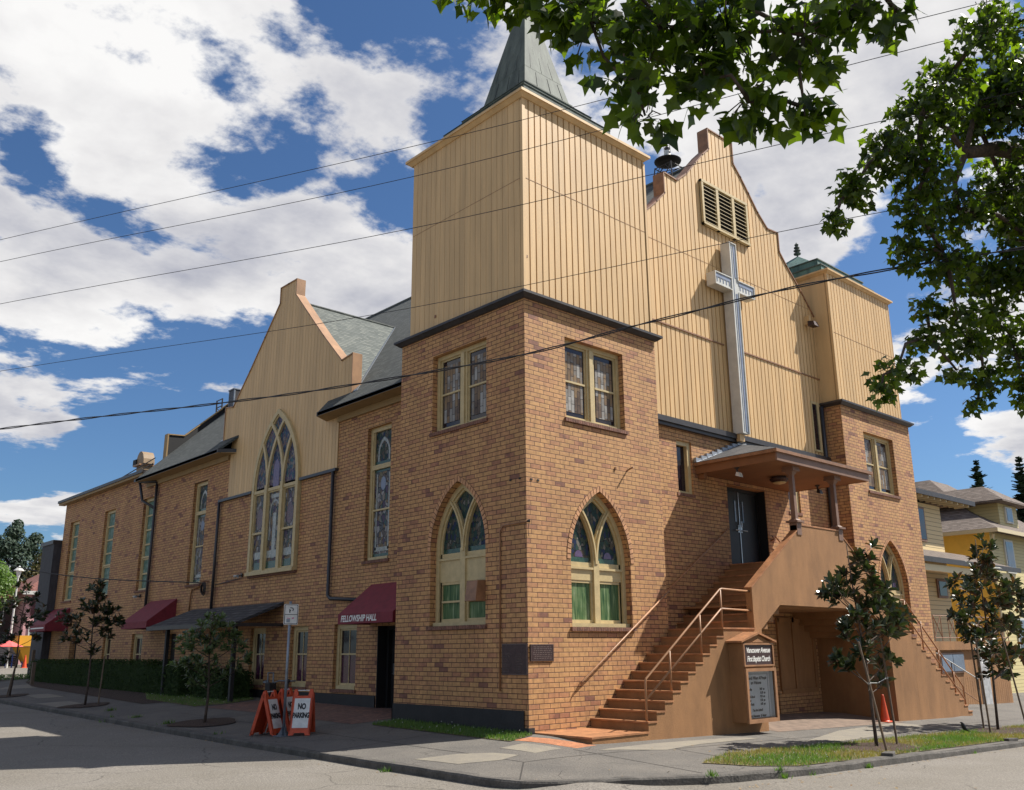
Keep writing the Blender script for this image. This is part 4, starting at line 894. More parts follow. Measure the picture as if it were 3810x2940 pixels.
# rear parapet gable
mb = MB(); PY_ = PL('y', 25.42)
Rp = [(2.1, 9.6), (2.1, 10.95), (2.85, 11.0), (4.5, 12.55), (9.32, 17.2), (9.32, 9.6)]
PY_.prism(mb, Rp, 0, .25, 'black'); PY_.prism(mb, [(2*GC-x, z) for x, z in Rp[::-1]], 0, .25, 'black'); mb.build('rear_parapet', church)
mb = MB()
for a, b in zip(Rp[1:4], Rp[2:5]): PY_.prism(mb, [(a[0]-.02, a[1]), b, (b[0], b[1]+.05), (a[0]-.02, a[1]+.05)], -.04, .3, 'soffit')
mb.box((2.04, 25.38, 9.6), (2.1, 25.72, 11.0), 'soffit'); mb.build('coping', church)
# unit on the rear slope and its ladder frame
mb = MB(); mb.box((4.7, 24.75, 12.3), (5.6, 25.3, 13.42), 'trim'); mb.box((4.66, 24.72, 13.42), (5.64, 25.33, 13.47), 'galv')
for x, y in ((4.72, 24.77), (4.72, 25.28)): mb.box((x-.03, y-.03, 12.2), (x+.03, y+.03, 13.42), 'galv')
mb.build('rooftop_unit', church)
mb = MB()
for y in (26.65, 27.25): mb.tube([(5, y, 9.3), (5, y, 13.42)], .035, 'trim', 6)
for z in (12.7, 13.05, 13.4): mb.tube([(5, 26.65, z), (5, 27.25, z)], .025, 'trim', 6)
mb.tube([(5, 26.65, 12.7), (5, 27.25, 13.05)], .02, 'trim', 6)
mb.build('roof_ladder', church)
MT['vent'] = mat('brown_vent_paint', (.26, .175, .095), .6, var=.15)
mb = MB(); c = (3, 30.3, 9.28); mb.box((2.72, 29.95, 9.28), (3.25, 30.7, 10.45), 'vent'); mb.box((2.55, 29.9, 10.35), (3.4, 30.75, 10.42), 'coping')
vs = []
for k in range(9):
    a = math.pi*k/8; vs += [(2.72, 30.25+.5*math.cos(a)+.1, 10.45+.65*math.sin(a)), (3.25, 30.25+.5*math.cos(a)+.1, 10.45+.65*math.sin(a))]
mb.add(vs, [(2*i, 2*i+1, 2*i+3, 2*i+2) for i in range(8)]+[tuple(range(0, 18, 2)), tuple(range(17, 0, -2))], 'vent'); mb.box((2.66, 30.7, 10.46), (3.3, 31.1, 10.75), 'black'); mb.build('roof_vent', church)
mb = MB(); mb.tube([(1.35, 27.0, 9.32), (1.35, 24.9, 9.5)], .02, 'trim', 5); mb.tube([(1.5, 29.2, 9.45), (1.7, 25.7, 9.9)], .025, 'trim', 5); mb.build('roof_pipe', church)

# --- windows
double_window(FR, 1.28, 3.33, 6.7, 8.66, None); double_window(LT, 1.31, 3.36, 6.73, 8.7, None); double_window(FR, 15.63, 17.77, 6.58, 8.6, None)
arched_window(FR, 2.32, 1.0, 2.05, 3.5, 1.6, 3.08, 3.34, 'fixed', 'sunlit pointed window with green lower lights')
arched_window(LT, 2.34, 1.0, 2.12, 3.85, 1.56, 3.12, 3.64, 'sash', 'shaded pointed window with a solid panel across its middle')
arched_window(FR, 16.7, 1.0, 1.95, 3.4, 1.6, 2.98, 3.24, 'fixed', 'pointed window partly hidden by the right stair')
for i, q in enumerate(LWIN): tall_window(LW, *q, None)
for a, b in LOW: low_window(LW, a, b, .5+.004*a, 2.35)
for u0, u1 in ((6.24, 6.9), (11.74, 12.4)):
    mb = MB(); FB.box(mb, u0, u0+.07, 5.6, 7.05, .1, .2, 'frame'); FB.box(mb, u1-.14, u1, 5.6, 7.05, .05, .2, 'frame'); FB.box(mb, u0+.07, u1-.14, 6.93, 7.05, .06, .2, 'frame'); FB.box(mb, u0+.07, u1-.14, 5.6, 5.66, .04, .2, 'frame')
    wn_ = mb.build('window', church, 'narrow window beside the front door'); pane(FB, rect(u0+.05, u1-.12, 5.63, 6.95), .16, 'glass_dark', wn_); sill(FB, u0, u1, 5.6, wn_, proud=.02)
mb = MB(); q = PL('y', .66); q.box(mb, 13.5, 13.56, 7.72, 9.42, -.03, .0, 'frame'); q.box(mb, 13.84, 13.95, 7.72, 9.42, -.05, 0, 'frame'); q.box(mb, 13.56, 13.84, 9.34, 9.42, -.03, 0, 'frame'); q.box(mb, 13.56, 13.84, 7.72, 7.78, -.05, 0, 'frame')
wn_ = mb.build('window', church, 'slit window high on the gable siding'); pane(PL('y', .62), rect(13.56, 13.84, 7.78, 9.34), .025, 'glass_dark', wn_)
# louvre
mb = MB(); q = PL('y', .66); u0, u1, z0, z1 = 8.03, 10.5, 13.99, 15.5
q.box(mb, u0, u1, z0, z1, -.02, -.005, 'black')
for a, b in ((u0, u0+.09), (u1-.1, u1), (8.77, 8.9), (9.62, 9.75)): q.box(mb, a, b, z0, z1, -.1, -.02, 'frame')
q.box(mb, u0, u1, z1-.09, z1, -.105, -.02, 'frame'); q.box(mb, u0, u1, z0, z0+.07, -.12, -.02, 'frame')
lv = mb.build('louvre', church, 'three-bay slatted louvre in the gable')
mb = MB()
for a, b in ((8.12, 8.77), (8.9, 9.62), (9.75, 10.4)):
    for k in range(10):
        z = z0+.13+k*.132
        mb.add([(a, .66-.092, z), (b, .66-.092, z), (b, .66-.03, z+.055), (a, .66-.03, z+.055), (a, .66-.092, z-.018), (b, .66-.092, z-.018), (b, .66-.03, z+.037), (a, .66-.03, z+.037)], [(0, 1, 2, 3), (4, 7, 6, 5), (0, 4, 5, 1), (3, 2, 6, 7), (0, 3, 7, 4), (1, 5, 6, 2)], 'frame')
mb.build('slats', lv)

# big pointed window of the side gable: three lights, intersecting tracery
def big_window():
    pl = PL('x', 1.42); cx, w, z0, zs, h = 13.86, 1.57, 4.1, 7.0, 2.67; d = -.1; fw = .13; mb = MB()
    G = lambda off, n=16: [(cx-w-off, z0)]+gothic(cx, w, zs, h, off, n)+[(cx+w+off, z0)]
    pl.band(mb, G(.03), G(-fw), d, d+.25, 'frame'); pl.band(mb, G(-fw), G(-fw-.06), d+.04, d+.25, 'frame')
    R = (w*w+h*h)/(2*w); m1, m2 = cx-w/3-.02, cx+w/3+.02
    for m_ in (m1, m2): pl.box(mb, m_-.085, m_+.085, z0, zs+.1, d-.02, d+.2, 'frame')
    pl.box(mb, cx-w+fw, cx+w-fw, zs-.13, zs-.02, d+.02, d+.2, 'frame'); pl.box(mb, cx-w-.05, cx+w+.05, z0-.02, z0+.1, d-.06, d+.25, 'frame')
    e_ = 0
    for m_ in (m1, m2):
        for s_ in (-1, 1):
            pts = [(m_, zs-.02)]
            for i in range(1, 80):
                a = i*.02; x = m_+s_*(R-R*math.cos(a)); z = zs+R*math.sin(a); pts.append((x, z))
                c_ = (cx+R-w) if x < cx else (cx-R+w)
                if math.hypot(x-c_, z-zs) > R-fw*.6: break
            e_ += .003; pl.bar(mb, pts, .12, d-.005+e_, d+.19, 'frame')
    for a, b in ((cx-w+fw, m1-.085), (m2+.085, cx+w-fw)): pl.box(mb, a, b, 5.46, 5.53, d+.03, d+.2, 'frame')
    for a, b in ((cx-w+fw, m1-.085), (m1+.085, m2-.085), (m2+.085, cx+w-fw)): sash(pl, mb, a, b, z0+.1, zs-.13, d+.06, .05)
    wn_ = mb.build('window', church, 'large pointed stained glass window with three lights')
    pane(pl, rect(cx-w+.05, cx+w-.05, z0+.05, zs+.055), d+.1, 'g_stained', wn_)
    pane(pl, [(cx-w+.05, zs+.06)]+gothic(cx, w, zs, h, -.05, 16)+[(cx+w-.05, zs+.06)], d+.075, 'g_blue', wn_)
    for c_ in ((cx-w+fw+m1-.085)/2, (m2+.085+cx+w-fw)/2):
        mb2 = MB(); pl.prism(mb2, [(c_+.23*math.cos(t_), 6.0+.36*math.sin(t_)) for t_ in [R_(15*k) for k in range(24)]], d+.092, d+.1, 'oval'); mb2.build('medallion', wn_)
    c_ = (m1+m2)/2; mb2 = MB(); O = [(c_-.34, 5.2)]+gothic(c_, .34, 6.2, .36, 0, 8)+[(c_+.34, 5.2)]; I = [(c_-.28, 5.2)]+gothic(c_, .28, 6.2, .3, 0, 8)+[(c_+.28, 5.2)]; pl.band(mb2, O, I, d+.092, d+.1, 'pale')
    pl.box(mb2, c_-.12, c_+.1, 4.6, 6.1, d+.093, d+.1, 'pale'); pl.box(mb2, c_-.3, c_+.3, 6.62, 6.75, d+.092, d+.1, 'pale'); mb2.build('glass_arch', wn_)
    mb2 = MB(); O = [(c_-.2, 7.0)]+gothic(c_, .2, 7.6, .35, 0, 8)+[(c_+.2, 7.0)]; pl.prism(mb2, O, d+.067, d+.075, 'violet'); mb2.build('glass_figure', wn_)
    for yy, wd in ((cx-1.0, .25), (cx, .4), (cx+1.0, .25)):
        mb2 = MB(); pl.box(mb2, yy-wd, yy+wd, 4.62, 4.86, d+.09, d+.1, 'pale'); pl.box(mb2, yy-wd, yy+wd, z0+.16, z0+.4, d+.09, d+.1, 'greenstrip'); mb2.build('glass_border', wn_)
    sill(LW, cx-w, cx+w, z0, wn_, proud=.09)
big_window()

# --- doors
mb = MB()
for s_ in (-1, 1):
    a, b = (8.56, 9.44) if s_ < 0 else (9.46, 10.36)
    FB.box(mb, a, b, 3.83, 5.98, .32, .38, 'door')
dr = mb.build('door', church, 'dark steel double door with slim glass slots')
mb = MB(); FB.box(mb, 8.47, 8.56, 3.81, 6.08, .28, .42, 'black'); FB.box(mb, 10.36, 10.42, 3.81, 6.08, .28, .42, 'black'); FB.box(mb, 8.56, 10.36, 5.98, 6.08, .28, .42, 'black'); FB.box(mb, 8.47, 10.42, 3.8, 3.83, .0, .42, 'black')
FB.box(mb, 10.405, 10.42, 3.83, 6.07, .02, .28, 'black'); mb.build('door_frame', dr)
mb = MB(); FB.box(mb, 9.435, 9.465, 3.83, 5.98, .3, .32, 'steel'); mb.tube([FB.P(9.45, 4.95, .24), FB.P(9.45, 5.12, .24)], .02, 'steel')
for s_ in (-1, 1):
    mb.tube([FB.P(9.45+s_*.08, 4.86, .26), FB.P(9.45+s_*.3, 4.86, .26)], .016, 'steel'); mb.tube([FB.P(9.45+s_*.1, 4.86, .32), FB.P(9.45+s_*.1, 4.86, .25)], .014, 'steel'); FB.box(mb, 9.45+s_*.07-.03, 9.45+s_*.07+.03, 4.8, 5.02, .3, .32, 'steel')
mb.build('door_handle', dr)
mb = MB(); FB.box(mb, 9.24, 9.3, 5.1, 5.72, .305, .32, 'glass_sky'); FB.box(mb, 9.62, 9.68, 5.1, 5.72, .305, .32, 'glass_dark'); mb.build('door_pane', dr)
# fellowship hall door in the angle beside the tower
mb = MB(); LW.box(mb, 7.46, 7.56, 0, 2.25, .28, .45, 'black'); LW.box(mb, 5.6, 7.46, 2.15, 2.25, .28, .45, 'black'); LW.box(mb, 6.42, 7.44, .05, 2.14, .38, .44, 'base')
LW.box(mb, 7.545, 7.575, 0.0, 2.25, -.02, .28, 'black')
d2 = mb.build('side_door', church, 'black side door under the burgundy awning')
mb = MB(); LW.box(mb, 6.78, 7.02, 1.1, 1.9, .365, .38, 'glass_sky'); mb.build('door_pane', d2)
mb = MB(); LW.box(mb, 6.7, 7.06, 1.06, 1.1, .36, .38, 'galv'); LW.box(mb, 6.7, 7.06, 1.9, 1.94, .36, .38, 'galv'); LW.box(mb, 6.74, 6.78, 1.1, 1.9, .36, .38, 'galv'); LW.box(mb, 7.02, 7.06, 1.1, 1.9, .36, .38, 'galv'); LW.box(mb, 7.26, 7.33, .95, 1.25, .35, .38, 'steel'); mb.tube([LW.P(7.3, .98, .35), LW.P(7.3, .98, .31), LW.P(7.16, .98, .31)], .012, 'steel'); mb.build('door_handle', d2)
mb = MB(); LW.box(mb, 6.42, 7.44, .02, .05, .3, .44, 'steel'); mb.build('threshold', d2)
for a, b in ((21.2, 22.2), (32.6, 33.6)):
    mb = MB(); LW.box(mb, a, b, .1, 2.4, .25, .3, 'base'); mb.build('side_door', church)
mb = MB(); FB.box(mb, 9.2, 10.1, -.4, 1.85, .25, .3, 'base'); FB.box(mb, 9.2, 9.28, -.4, 1.85, .1, .25, 'stucco'); mb.build('undercroft_door', church)
mb = MB(); FB.box(mb, 10.3, 12.5, -.4, .38, -.03, 0, 'brick')
for a, b, c, d_ in ((10.45, 12.4, .3, .42), (11.2, 11.32, .42, 2.4), (12.3, 12.45, .42, 2.4), (10.42, 10.52, .42, 2.4), (10.45, 12.4, 2.28, 2.4)): FB.box(mb, a, b, c, d_, -.06, -.0, 'stucco')
FB.box(mb, 10.5, 12.35, .42, 2.3, -.02, 0, 'stucco'); mb.build('undercroft_panel', church)

# --- stair, parapet, porch
def stairs():
    LZ = 2.03; RI = .1873; G0 = -.03
    body = MB(); tr = []
    def step(x0, x1, y0, y1, top, bot, lip=1, lipx=-1, parts=None):
        x0, x1 = min(x0, x1), max(x0, x1)
        body.box((x0, y0, bot), (x1, y1, top-.035), 'stucco')
        a = MB(); a.box((x0-(.022 if lipx < 0 else 0), y0-.018, top-.035), (x1+(.022 if lipx > 0 else 0), y1, top), 'tread'); tr.append(a)
    step(.15, 1.82, -1.58, -.001, G0, -.7)
    for i in range(10):
        x0 = 1.82+.278*i; step(x0, x0+.278, -1.58, -.001, G0+RI*(i+1), -.8)
    body.box((4.6, -1.579, -.9), (5.86, -.001, LZ-.035), 'stucco'); a = MB(); a.box((4.578, -1.6, LZ-.035), (5.86, -.001, LZ), 'tread'); tr.append(a)
    body.box((4.621, -.001, -.9), (5.86, .699, LZ-.035), 'stucco'); a = MB(); a.box((4.621, -.001, LZ-.035), (5.86, .699, LZ), 'tread'); tr.append(a)
    body.box((5.86, -1.399, -.9), (6.149, .699, LZ-.04), 'stucco')
    for i in range(9):
        x0 = 5.87+.278*i; top = LZ+.178*(i+1); bot = max(LZ-.036 if x0 < 6.14 else 0, top-.55); step(x0, x0+.278, -1.399, .699, top, bot)
    body.box((8.372, -1.399, 3.3), (10.268, .699, 3.775), 'stucco'); a = MB(); a.box((8.35, -1.399, 3.775), (10.29, .699, 3.81), 'tread'); tr.append(a)
    X = lambda x: 2*GC-x
    for i in range(9):
        x0 = 5.87+.278*i; top = LZ+.178*(i+1); bot = max(LZ-.036 if x0 < 6.14 else 0, top-.55); step(X(x0), X(x0+.278), -1.399, .699, top, bot, lipx=1)
    body.box((X(5.86), -1.399, -1.2), (X(6.0), .699, LZ-.04), 'stucco')
    body.box((X(5.86), -1.579, -1.2), (X(4.6), -.001, LZ-.035), 'stucco'); a = MB(); a.box((X(5.86), -1.6, LZ-.035), (X(4.6)+.02, -.001, LZ), 'tread'); tr.append(a)
    body.box((X(5.86), -.001, -1.2), (14.249, .699, LZ-.035), 'stucco'); a = MB(); a.box((X(5.86), -.001, LZ-.035), (14.249, .699, LZ), 'tread'); tr.append(a)
    for i in range(13):
        x0 = 14.04+.278*i; step(x0, x0+.278, -1.58, -.001, LZ-RI*(i+1), -1.5, lipx=1)
    return body.build('stair', church, 'painted masonry stair rising from both sides to the front door'), tr
stair, tr = stairs()
for a in tr: a.build('tread', stair)
mb = MB(); PPt = [(5.86, LZ_) for LZ_ in ()]
wall = [(5.86, -1.0), (5.86, 2.95), (8.13, 4.47), (8.13, 4.65), (10.51, 4.65), (10.51, 4.47), (12.78, 2.95), (12.78, -1.2), (12.66, -1.2), (12.6, 1.98), (11.6, 2.57), (7.05, 2.59), (6.15, 2.0), (6.15, -1.0)]
PL('y', -1.58).prism(mb, wall, 0, .18, 'stucco')
par = mb.build('parapet', church, 'stuccoed parapet wall with a canted opening beneath it')
mb = MB(); q = PL('y', -1.58)
for a, b in (((5.84, 2.95), (8.13, 4.485)), ((8.2, 4.65), (10.44, 4.65)), ((10.51, 4.485), (12.8, 2.95))): q.prism(mb, [a, b, (b[0], b[1]+.035), (a[0], a[1]+.035)], -.015, .195, 'tread')
mb.build('parapet_cap', par)
mb = MB(); mb.box((6.15, -1.39, 2.55), (12.5, .69, 2.6), 'stucco'); mb.build('undercroft_ceiling', church)
for cx in (8.24, 10.4):
    mb = MB(); cy = -1.49
    def sq(h, z0, z1, h2=None): frust(mb, cx, cy, h, z0, h if h2 is None else h2, z1, 'fascia')
    sq(.11, 4.4, 4.72); sq(.17, 4.72, 4.77); sq(.13, 4.77, 4.82, .08); sq(.066, 4.82, 5.98, .058); sq(.058, 5.98, 6.08, .12); sq(.17, 6.08, 6.14); sq(.16, 6.14, 6.2)
    mb.build('porch_column', church)
mb = MB()
x0, x1, yf, ze = 6.98, 11.95, -1.87, 6.5; ap = (9.3, .69, 7.35)
mb.add([(x0, .69, ze), (x0, yf, ze), ap, (x1, yf, ze), (x1, .69, ze), (x0, .69, ze-.06), (x0, yf, ze-.06), (x1, yf, ze-.06), (x1, .69, ze-.06)], [(0, 1, 2), (1, 3, 2), (3, 4, 2), (0, 5, 6, 1), (1, 6, 7, 3), (3, 7, 8, 4), (5, 8, 7, 6), (0, 2, 4, 8, 5)], 'shingle_dark')
pr = mb.build('porch_roof', church, 'hipped dark shingle canopy over the front door')
mb = MB(); mb.box((x0-.03, yf-.03, ze-.1), (x1+.12, yf+.05, ze-.02), 'copingdark'); mb.box((x0-.03, yf+.05, ze-.1), (x0+.05, .69, ze-.02), 'copingdark'); mb.build('gutter', pr)
mb = MB(); mb.box((x0+.06, yf+.03, 6.19), (x1-.06, yf+.08, 6.41), 'fascia'); mb.box((x0+.06, yf+.08, 6.19), (x0+.11, .69, 6.41), 'porchsoffit'); mb.box((x1-.11, yf+.08, 6.19), (x1-.06, .69, 6.41), 'porchsoffit'); mb.build('fascia', pr)
mb = MB(); mb.box((x0+.11, yf+.08, 6.2), (x1-.11, .69, 6.24), 'porchsoffit'); mb.box((x0+.16, .5, 6.06), (x0+.3, .69, 6.2), 'porchsoffit'); mb.build('soffit', pr)
mb = MB()
for k in range(9):
    t_ = k/9; a = Vector((x0, .66, ze)).lerp(Vector(ap), t_); mb.box((a.x-.02, .6, a.z+.0), (a.x+.26, .685, a.z+.13), 'flash')
    mb.add([(a.x, .45, a.z-.02), (a.x+.2, .45, a.z+.06), (a.x+.22, .67, a.z+.1), (a.x, .67, a.z+.02), (a.x, .45, a.z-.06), (a.x+.2, .45, a.z+.02), (a.x+.22, .67, a.z+.06), (a.x, .67, a.z-.02)], [(0, 1, 2, 3), (4, 7, 6, 5), (0, 4, 5, 1), (2, 6, 7, 3), (0, 3, 7, 4), (1, 5, 6, 2)], 'flash')
mb.build('step_flashing', pr)
for (x, y) in ((7.15, -.55), (11.35, -.5)):
    mb = MB(); mb.lathe((x, y, 6.12), [(.07, .08), (.07, .05), (.03, .04), (.03, 0)], 'trim', 10); mb.tube([(x, y, 6.1), (x-.02, y-.05, 6.04)], .03, 'trim'); mb.hexa([(x-.09, y-.12, 5.93), (x+.09, y-.12, 5.93), (x+.09, y+.0, 5.97), (x-.09, y, 5.97), (x-.07, y-.1, 6.05), (x+.07, y-.1, 6.05), (x+.07, y-.02, 6.07), (x-.07, y-.02, 6.07)], 'white' if x < 9 else 'trim'); mb.build('porch_spotlight', church)
mb = MB(); mb.lathe((9.25, -.52, 6.02), [(.03, 0), (.2, .03), (.26, .08), (.27, .12), (.2, .15), (.2, .18)], 'bronze', 18); lm = mb.build('ceiling_lamp', church)
mb = MB(); mb.lathe((9.25, -.52, 5.98), [(.02, 0), (.05, .01), (.16, .035), (.19, .06)], MT['frame'], 16); mb.build('lamp_bowl', lm)

# handrails
def rail(paths, r=.024, name='handrail'):
    mb = MB()
    for p in paths: mb.tube(p, r, 'rail', 8)
    return mb.build(name, church, smooth=True)
y = -1.5
rail([[(1.87, y, .14), (1.87, y, .93), (1.9, y, .99), (4.66, y, 2.88), (4.74, y, 2.9), (5.87, y, 2.88)], [(1.87, y, .57), (4.68, y, 2.45), (5.87, y, 2.43)], [(2.71, y, .7), (2.71, y, 1.53)], [(3.84, y, 1.46), (3.84, y, 2.3)], [(4.68, y, 2.0), (4.68, y, 2.88)]])
X = lambda x: 2*GC-x
rail([[(12.78, y, 2.88), (X(4.74), y, 2.9), (X(4.66), y, 2.88), (17.4, y, .33), (17.42, y, -.5)], [(12.78, y, 2.43), (X(4.68), y, 2.45), (17.4, y, -.05)], [(X(4.68), y, 2.0), (X(4.68), y, 2.88)], [(14.9, y, 1.3), (14.9, y, 2.3)], [(15.9, y, .7), (15.9, y, 1.45)], [(16.8, y, .1), (16.8, y, .78)]])
wr_ = [[(1.42, -.11, .84), (1.48, -.11, .93), (4.58, -.11, 2.92)], [(4.85, .59, 2.62), (8.28, .59, 4.8)], [(1.5, -.02, .88), (1.5, -.1, .92)], [(4.4, -.02, 2.76), (4.4, -.1, 2.78)], [(3, -.02, 1.85), (3, -.1, 1.88)], [(5.2, .7, 2.8), (5.2, .59, 2.84)], [(8.1, .7, 4.66), (8.1, .59, 4.7)], [(6.6, .7, 3.68), (6.6, .59, 3.72)]]
rail(wr_, .019, 'wall_handrail')
rail([[(10.55, .7, 4.62), (10.55, .59, 4.66), (10.45, .59, 4.74), (10.6, .59, 4.75), (12.2, .59, 3.7)]], .022, 'wall_handrail')

# --- pipes
def pipe(paths, r, name='downpipe', mt='pipe'):
    mb = MB()
    for p in paths: mb.tube(p, r, mt, 8)
    return mb.build(name, church, smooth=True)
pipe([[(1.36, 10.16, 6.95), (1.36, 10.16, 3.2), (1.36, 10.0, 3.1), (1.36, 8.5, 3.0)]], .055)
pipe([[(1.36, 24.3, 8.6), (1.36, 24.32, 2.5)], [(1.0, 25.35, 8.75), (1.2, 25.35, 7.9), (1.36, 24.4, 7.5)], [(1.0, 25.35, 8.7), (1.36, 24.4, 8.62)]], .06)
pipe([[(1.36, 18.1, 6.95), (1.36, 18.12, 3.1)]], .055)
pipe([[(14.1, .6, 9.3), (14.1, .6, 4.6)]], .07)
pipe([[(.0, -.03, 4.21), (-.03, -.03, 4.21), (-.03, .72, 4.2), (-.03, .82, 4.1), (-.03, .84, .75)]], .018, 'conduit', 'copingdark')
pipe([[(1.4, 19.35, 3.95), (1.4, 19.95, 3.9), (1.4, 20.05, 3.75), (1.4, 20.1, 3.1)]], .03, 'conduit', 'stucco')
pipe([[(1.4, 16.1, 4.05), (1.4, 17.95, 3.95)]], .015, 'conduit', 'trim')
mb = MB(); mb.tube([(-.01, -.03, 4.22), (.03, -.08, 4.22)], .03, 'trim'); mb.tube([(.02, -.06, 4.2), (.01, -.03, 4.05), (.03, -.03, 3.9)], .006, 'cable', 5); mb.build('conduit_head', church)
mb = MB(); mb.tube([(3.33, -.0, 5.72), (3.33, -.2, 5.78)], .02, 'copingdark'); mb.build('wall_hook', church)
# lead-in bracket and coil of service cable
mb = MB()
for k in range(5):
    r_ = .2-.015*k; mb.tube([(1.32-.02*k, 18.75+r_*.8*math.cos(t_), 3.95-.1+r_*1.3*math.sin(t_)) for t_ in [R_(30*j) for j in range(13)]], .012, 'cable', 5, cap=False)
mb.tube([(1.44, 18.6, 4.1), (1.1, 18.7, 4.12)], .02, 'copingdark'); mb.build('cable_coil', church)

# --- awnings (canvas) and lower side roof
def awning(y0, y1, zt, zf, zb, proj, label, end_x=1.45):
    xf = 1.45-proj; mb = MB()
    V = [(1.45, y0, zt), (1.45, y1, zt), (xf, y1, zf), (xf, y0, zf), (xf, y1, zb), (xf, y0, zb), (1.45, y0, zb), (1.45, y1, zb)]
    mb.add(V, [(0, 1, 2, 3), (3, 2, 4, 5), (0, 3, 5, 6), (1, 7, 4, 2)], 'awning')
    return mb.build('awning', church, label)
a1 = awning(5.4, 7.98, 3.4, 2.55, 2.29, 1.05, 'burgundy awning lettered FELLOWSHIP HALL')
text('FELLOWSHIP HALL', .23, (.395, 6.98, 2.42), (0, -1, 0), (0, 0, 1), 'letter', parent=a1, extrude=.001, shear=.2, space=1.0, bold=.006, sx=.88)
awning(21.4, 24.0, 3.62, 2.75, 2.5, 1.1, 'plain burgundy awning behind the hedge')
a3 = awning(34.1, 36.6, 3.75, 2.95, 2.64, 1.05, 'burgundy awning at the far end')
mb = MB(); mb.box((.39, 34.3, 2.76), (.398, 36.4, 2.82), 'letter'); mb.build('lettering', a3)
mb = MB(); pf = PL('x', 0)
slab(mb, [(-.12, 12.95), (1.449, 12.95), (1.449, 19.95), (-.12, 19.95)], lambda x, y: 2.5+(x+.12)*.405, .09, 'shingle_dark')
lr = mb.build('side_porch_roof', church, 'low dark shingled lean-to roof on two posts')
mb = MB(); mb.box((-.17, 12.9, 2.36), (-.1, 20.0, 2.5), 'trim'); mb.box((-.1, 12.9, 2.36), (1.44, 12.97, 2.46), 'trim'); mb.build('fascia', lr)
for yy in (13.4, 18.6):
    mb = MB(); mb.box((0.0, yy-.06, .0), (.12, yy+.06, 2.4), 'base'); mb.build('post', lr)

# dark timber-clad annexe beyond the far end
ann = thing('stair_annexe', 'dark grey boarded annexe beyond the far end of the brick wall', 'annexe', (3, 37.5, 0))
mb = MB(); mb.box((1.1, 36.62, 0), (6, 38.3, 7.0), 'groove'); MT['darkboard'] = mat('charcoal_board', (.045, .045, .052), .7, var=.4, vscale=6, stretch=(1, 6, .3))
mb = MB(); mb.box((1.1, 36.62, 0), (6, 38.6, 7.05), 'darkboard')
for k in range(13): mb.box((1.08, 36.63+k*.15, 0), (1.1, 36.63+k*.15+.13, 7.05), 'darkboard')
mb.build('wall', ann); mb = MB(); mb.box((1.02, 36.63, 7.05), (6.1, 38.7, 7.25), 'trim'); mb.build('roof_edge', ann)

# ------------------------------------------------------------------ things on the church
cr_ = thing('cross', 'tall white box cross with grey inlay on the front gable', 'cross', (9.0, .45, 7.5))
mb = MB(); q = PL('y', .3)
q.box(mb, 8.84, 9.2, 7.56, 13.55, 0, .3, 'white'); q.box(mb, 8.0, 8.839, 11.95, 12.36, 0, .29, 'white'); q.box(mb, 9.201, 10.05, 11.95, 12.36, 0, .29, 'white')
q.box(mb, 8.9, 9.14, 7.35, 7.56, .12, .25, 'siding'); mb.build('cross_body', cr_, bevel=.006)
mb = MB()
q.box(mb, 8.975, 8.99, 7.62, 13.45, -.012, -.001, 'bluegrey'); q.box(mb, 9.06, 9.13, 12.42, 13.45, -.014, -.001, 'bluegrey'); q.box(mb, 9.06, 9.13, 7.62, 11.9, -.014, -.001, 'bluegrey')
for a, b in ((8.06, 8.8), (9.24, 9.99)):
    q.box(mb, a, b, 12.2, 12.31, -.013, -.001, 'bluegrey')
    for k in range(5): u = a+.05+k*(b-a-.12)/4; q.box(mb, u, u+.03, 12.06, 12.2, -.012, -.001, 'bluegrey')
mb.build('inlay', cr_)
mb = MB()
for a, b, c, d_ in ((8.84, 8.87, 7.56, 13.55), (9.17, 9.2, 7.56, 11.95), (9.17, 9.2, 12.36, 13.55), (8.87, 9.17, 13.52, 13.55), (8.0, 8.84, 12.33, 12.36), (8.0, 8.84, 11.95, 11.98), (9.2, 10.05, 12.33, 12.36), (9.2, 10.05, 11.95, 11.98), (8.0, 8.03, 11.98, 12.33), (10.02, 10.05, 11.98, 12.33)): q.box(mb, a, b, c, d_, -.035, -.0005, 'white')
mb.build('rim', cr_)

bell = thing('church_bell', 'old bell over a dark round dish on a frame above the roof ridge', 'bell', (GC, 2.72, 16.9))
mb = MB(); c = (GC, 2.74, 17.2)
for x, yy in ((-.35, -.42), (-.35, .42), (.35, -.42), (.35, .42)): mb.tube([(GC+x, 2.74+yy, 16.5), (GC+x*.8, 2.74+yy*.8, 17.28)], .022, 'trim', 6)
for a, b in (((-.28, -.34), (-.28, .34)), ((.28, -.34), (.28, .34)), ((-.28, -.34), (.28, -.34)), ((-.28, .34), (.28, .34)), ((-.28, -.34), (.28, .34))): mb.tube([(GC+a[0], 2.74+a[1], 17.26), (GC+b[0], 2.74+b[1], 17.26)], .018, 'trim', 6)
for yy in (-.34, .34): mb.tube([(GC-.3, 2.74+yy, 16.9), (GC-.28, 2.74+yy*.3, 17.26)], .014, 'trim', 5); mb.tube([(GC, 2.74+yy, 17.26), (GC, 2.74+yy*.2, 17.45)], .02, 'trim', 6)
mb.build('frame', bell)
mb = MB(); mb.lathe(c, [(.3, .22), (.44, .27), (.46, .31), (.4, .32), (.2, .34)], 'black', 22); mb.build('dish', bell, smooth=False)
mb = MB(); mb.lathe((GC, 2.74, 17.53), [(.23, 0), (.21, .04), (.15, .12), (.115, .24), (.1, .36), (.04, .4), (.03, .46)], 'white', 16); mb.build('bell_body', bell, smooth=True)
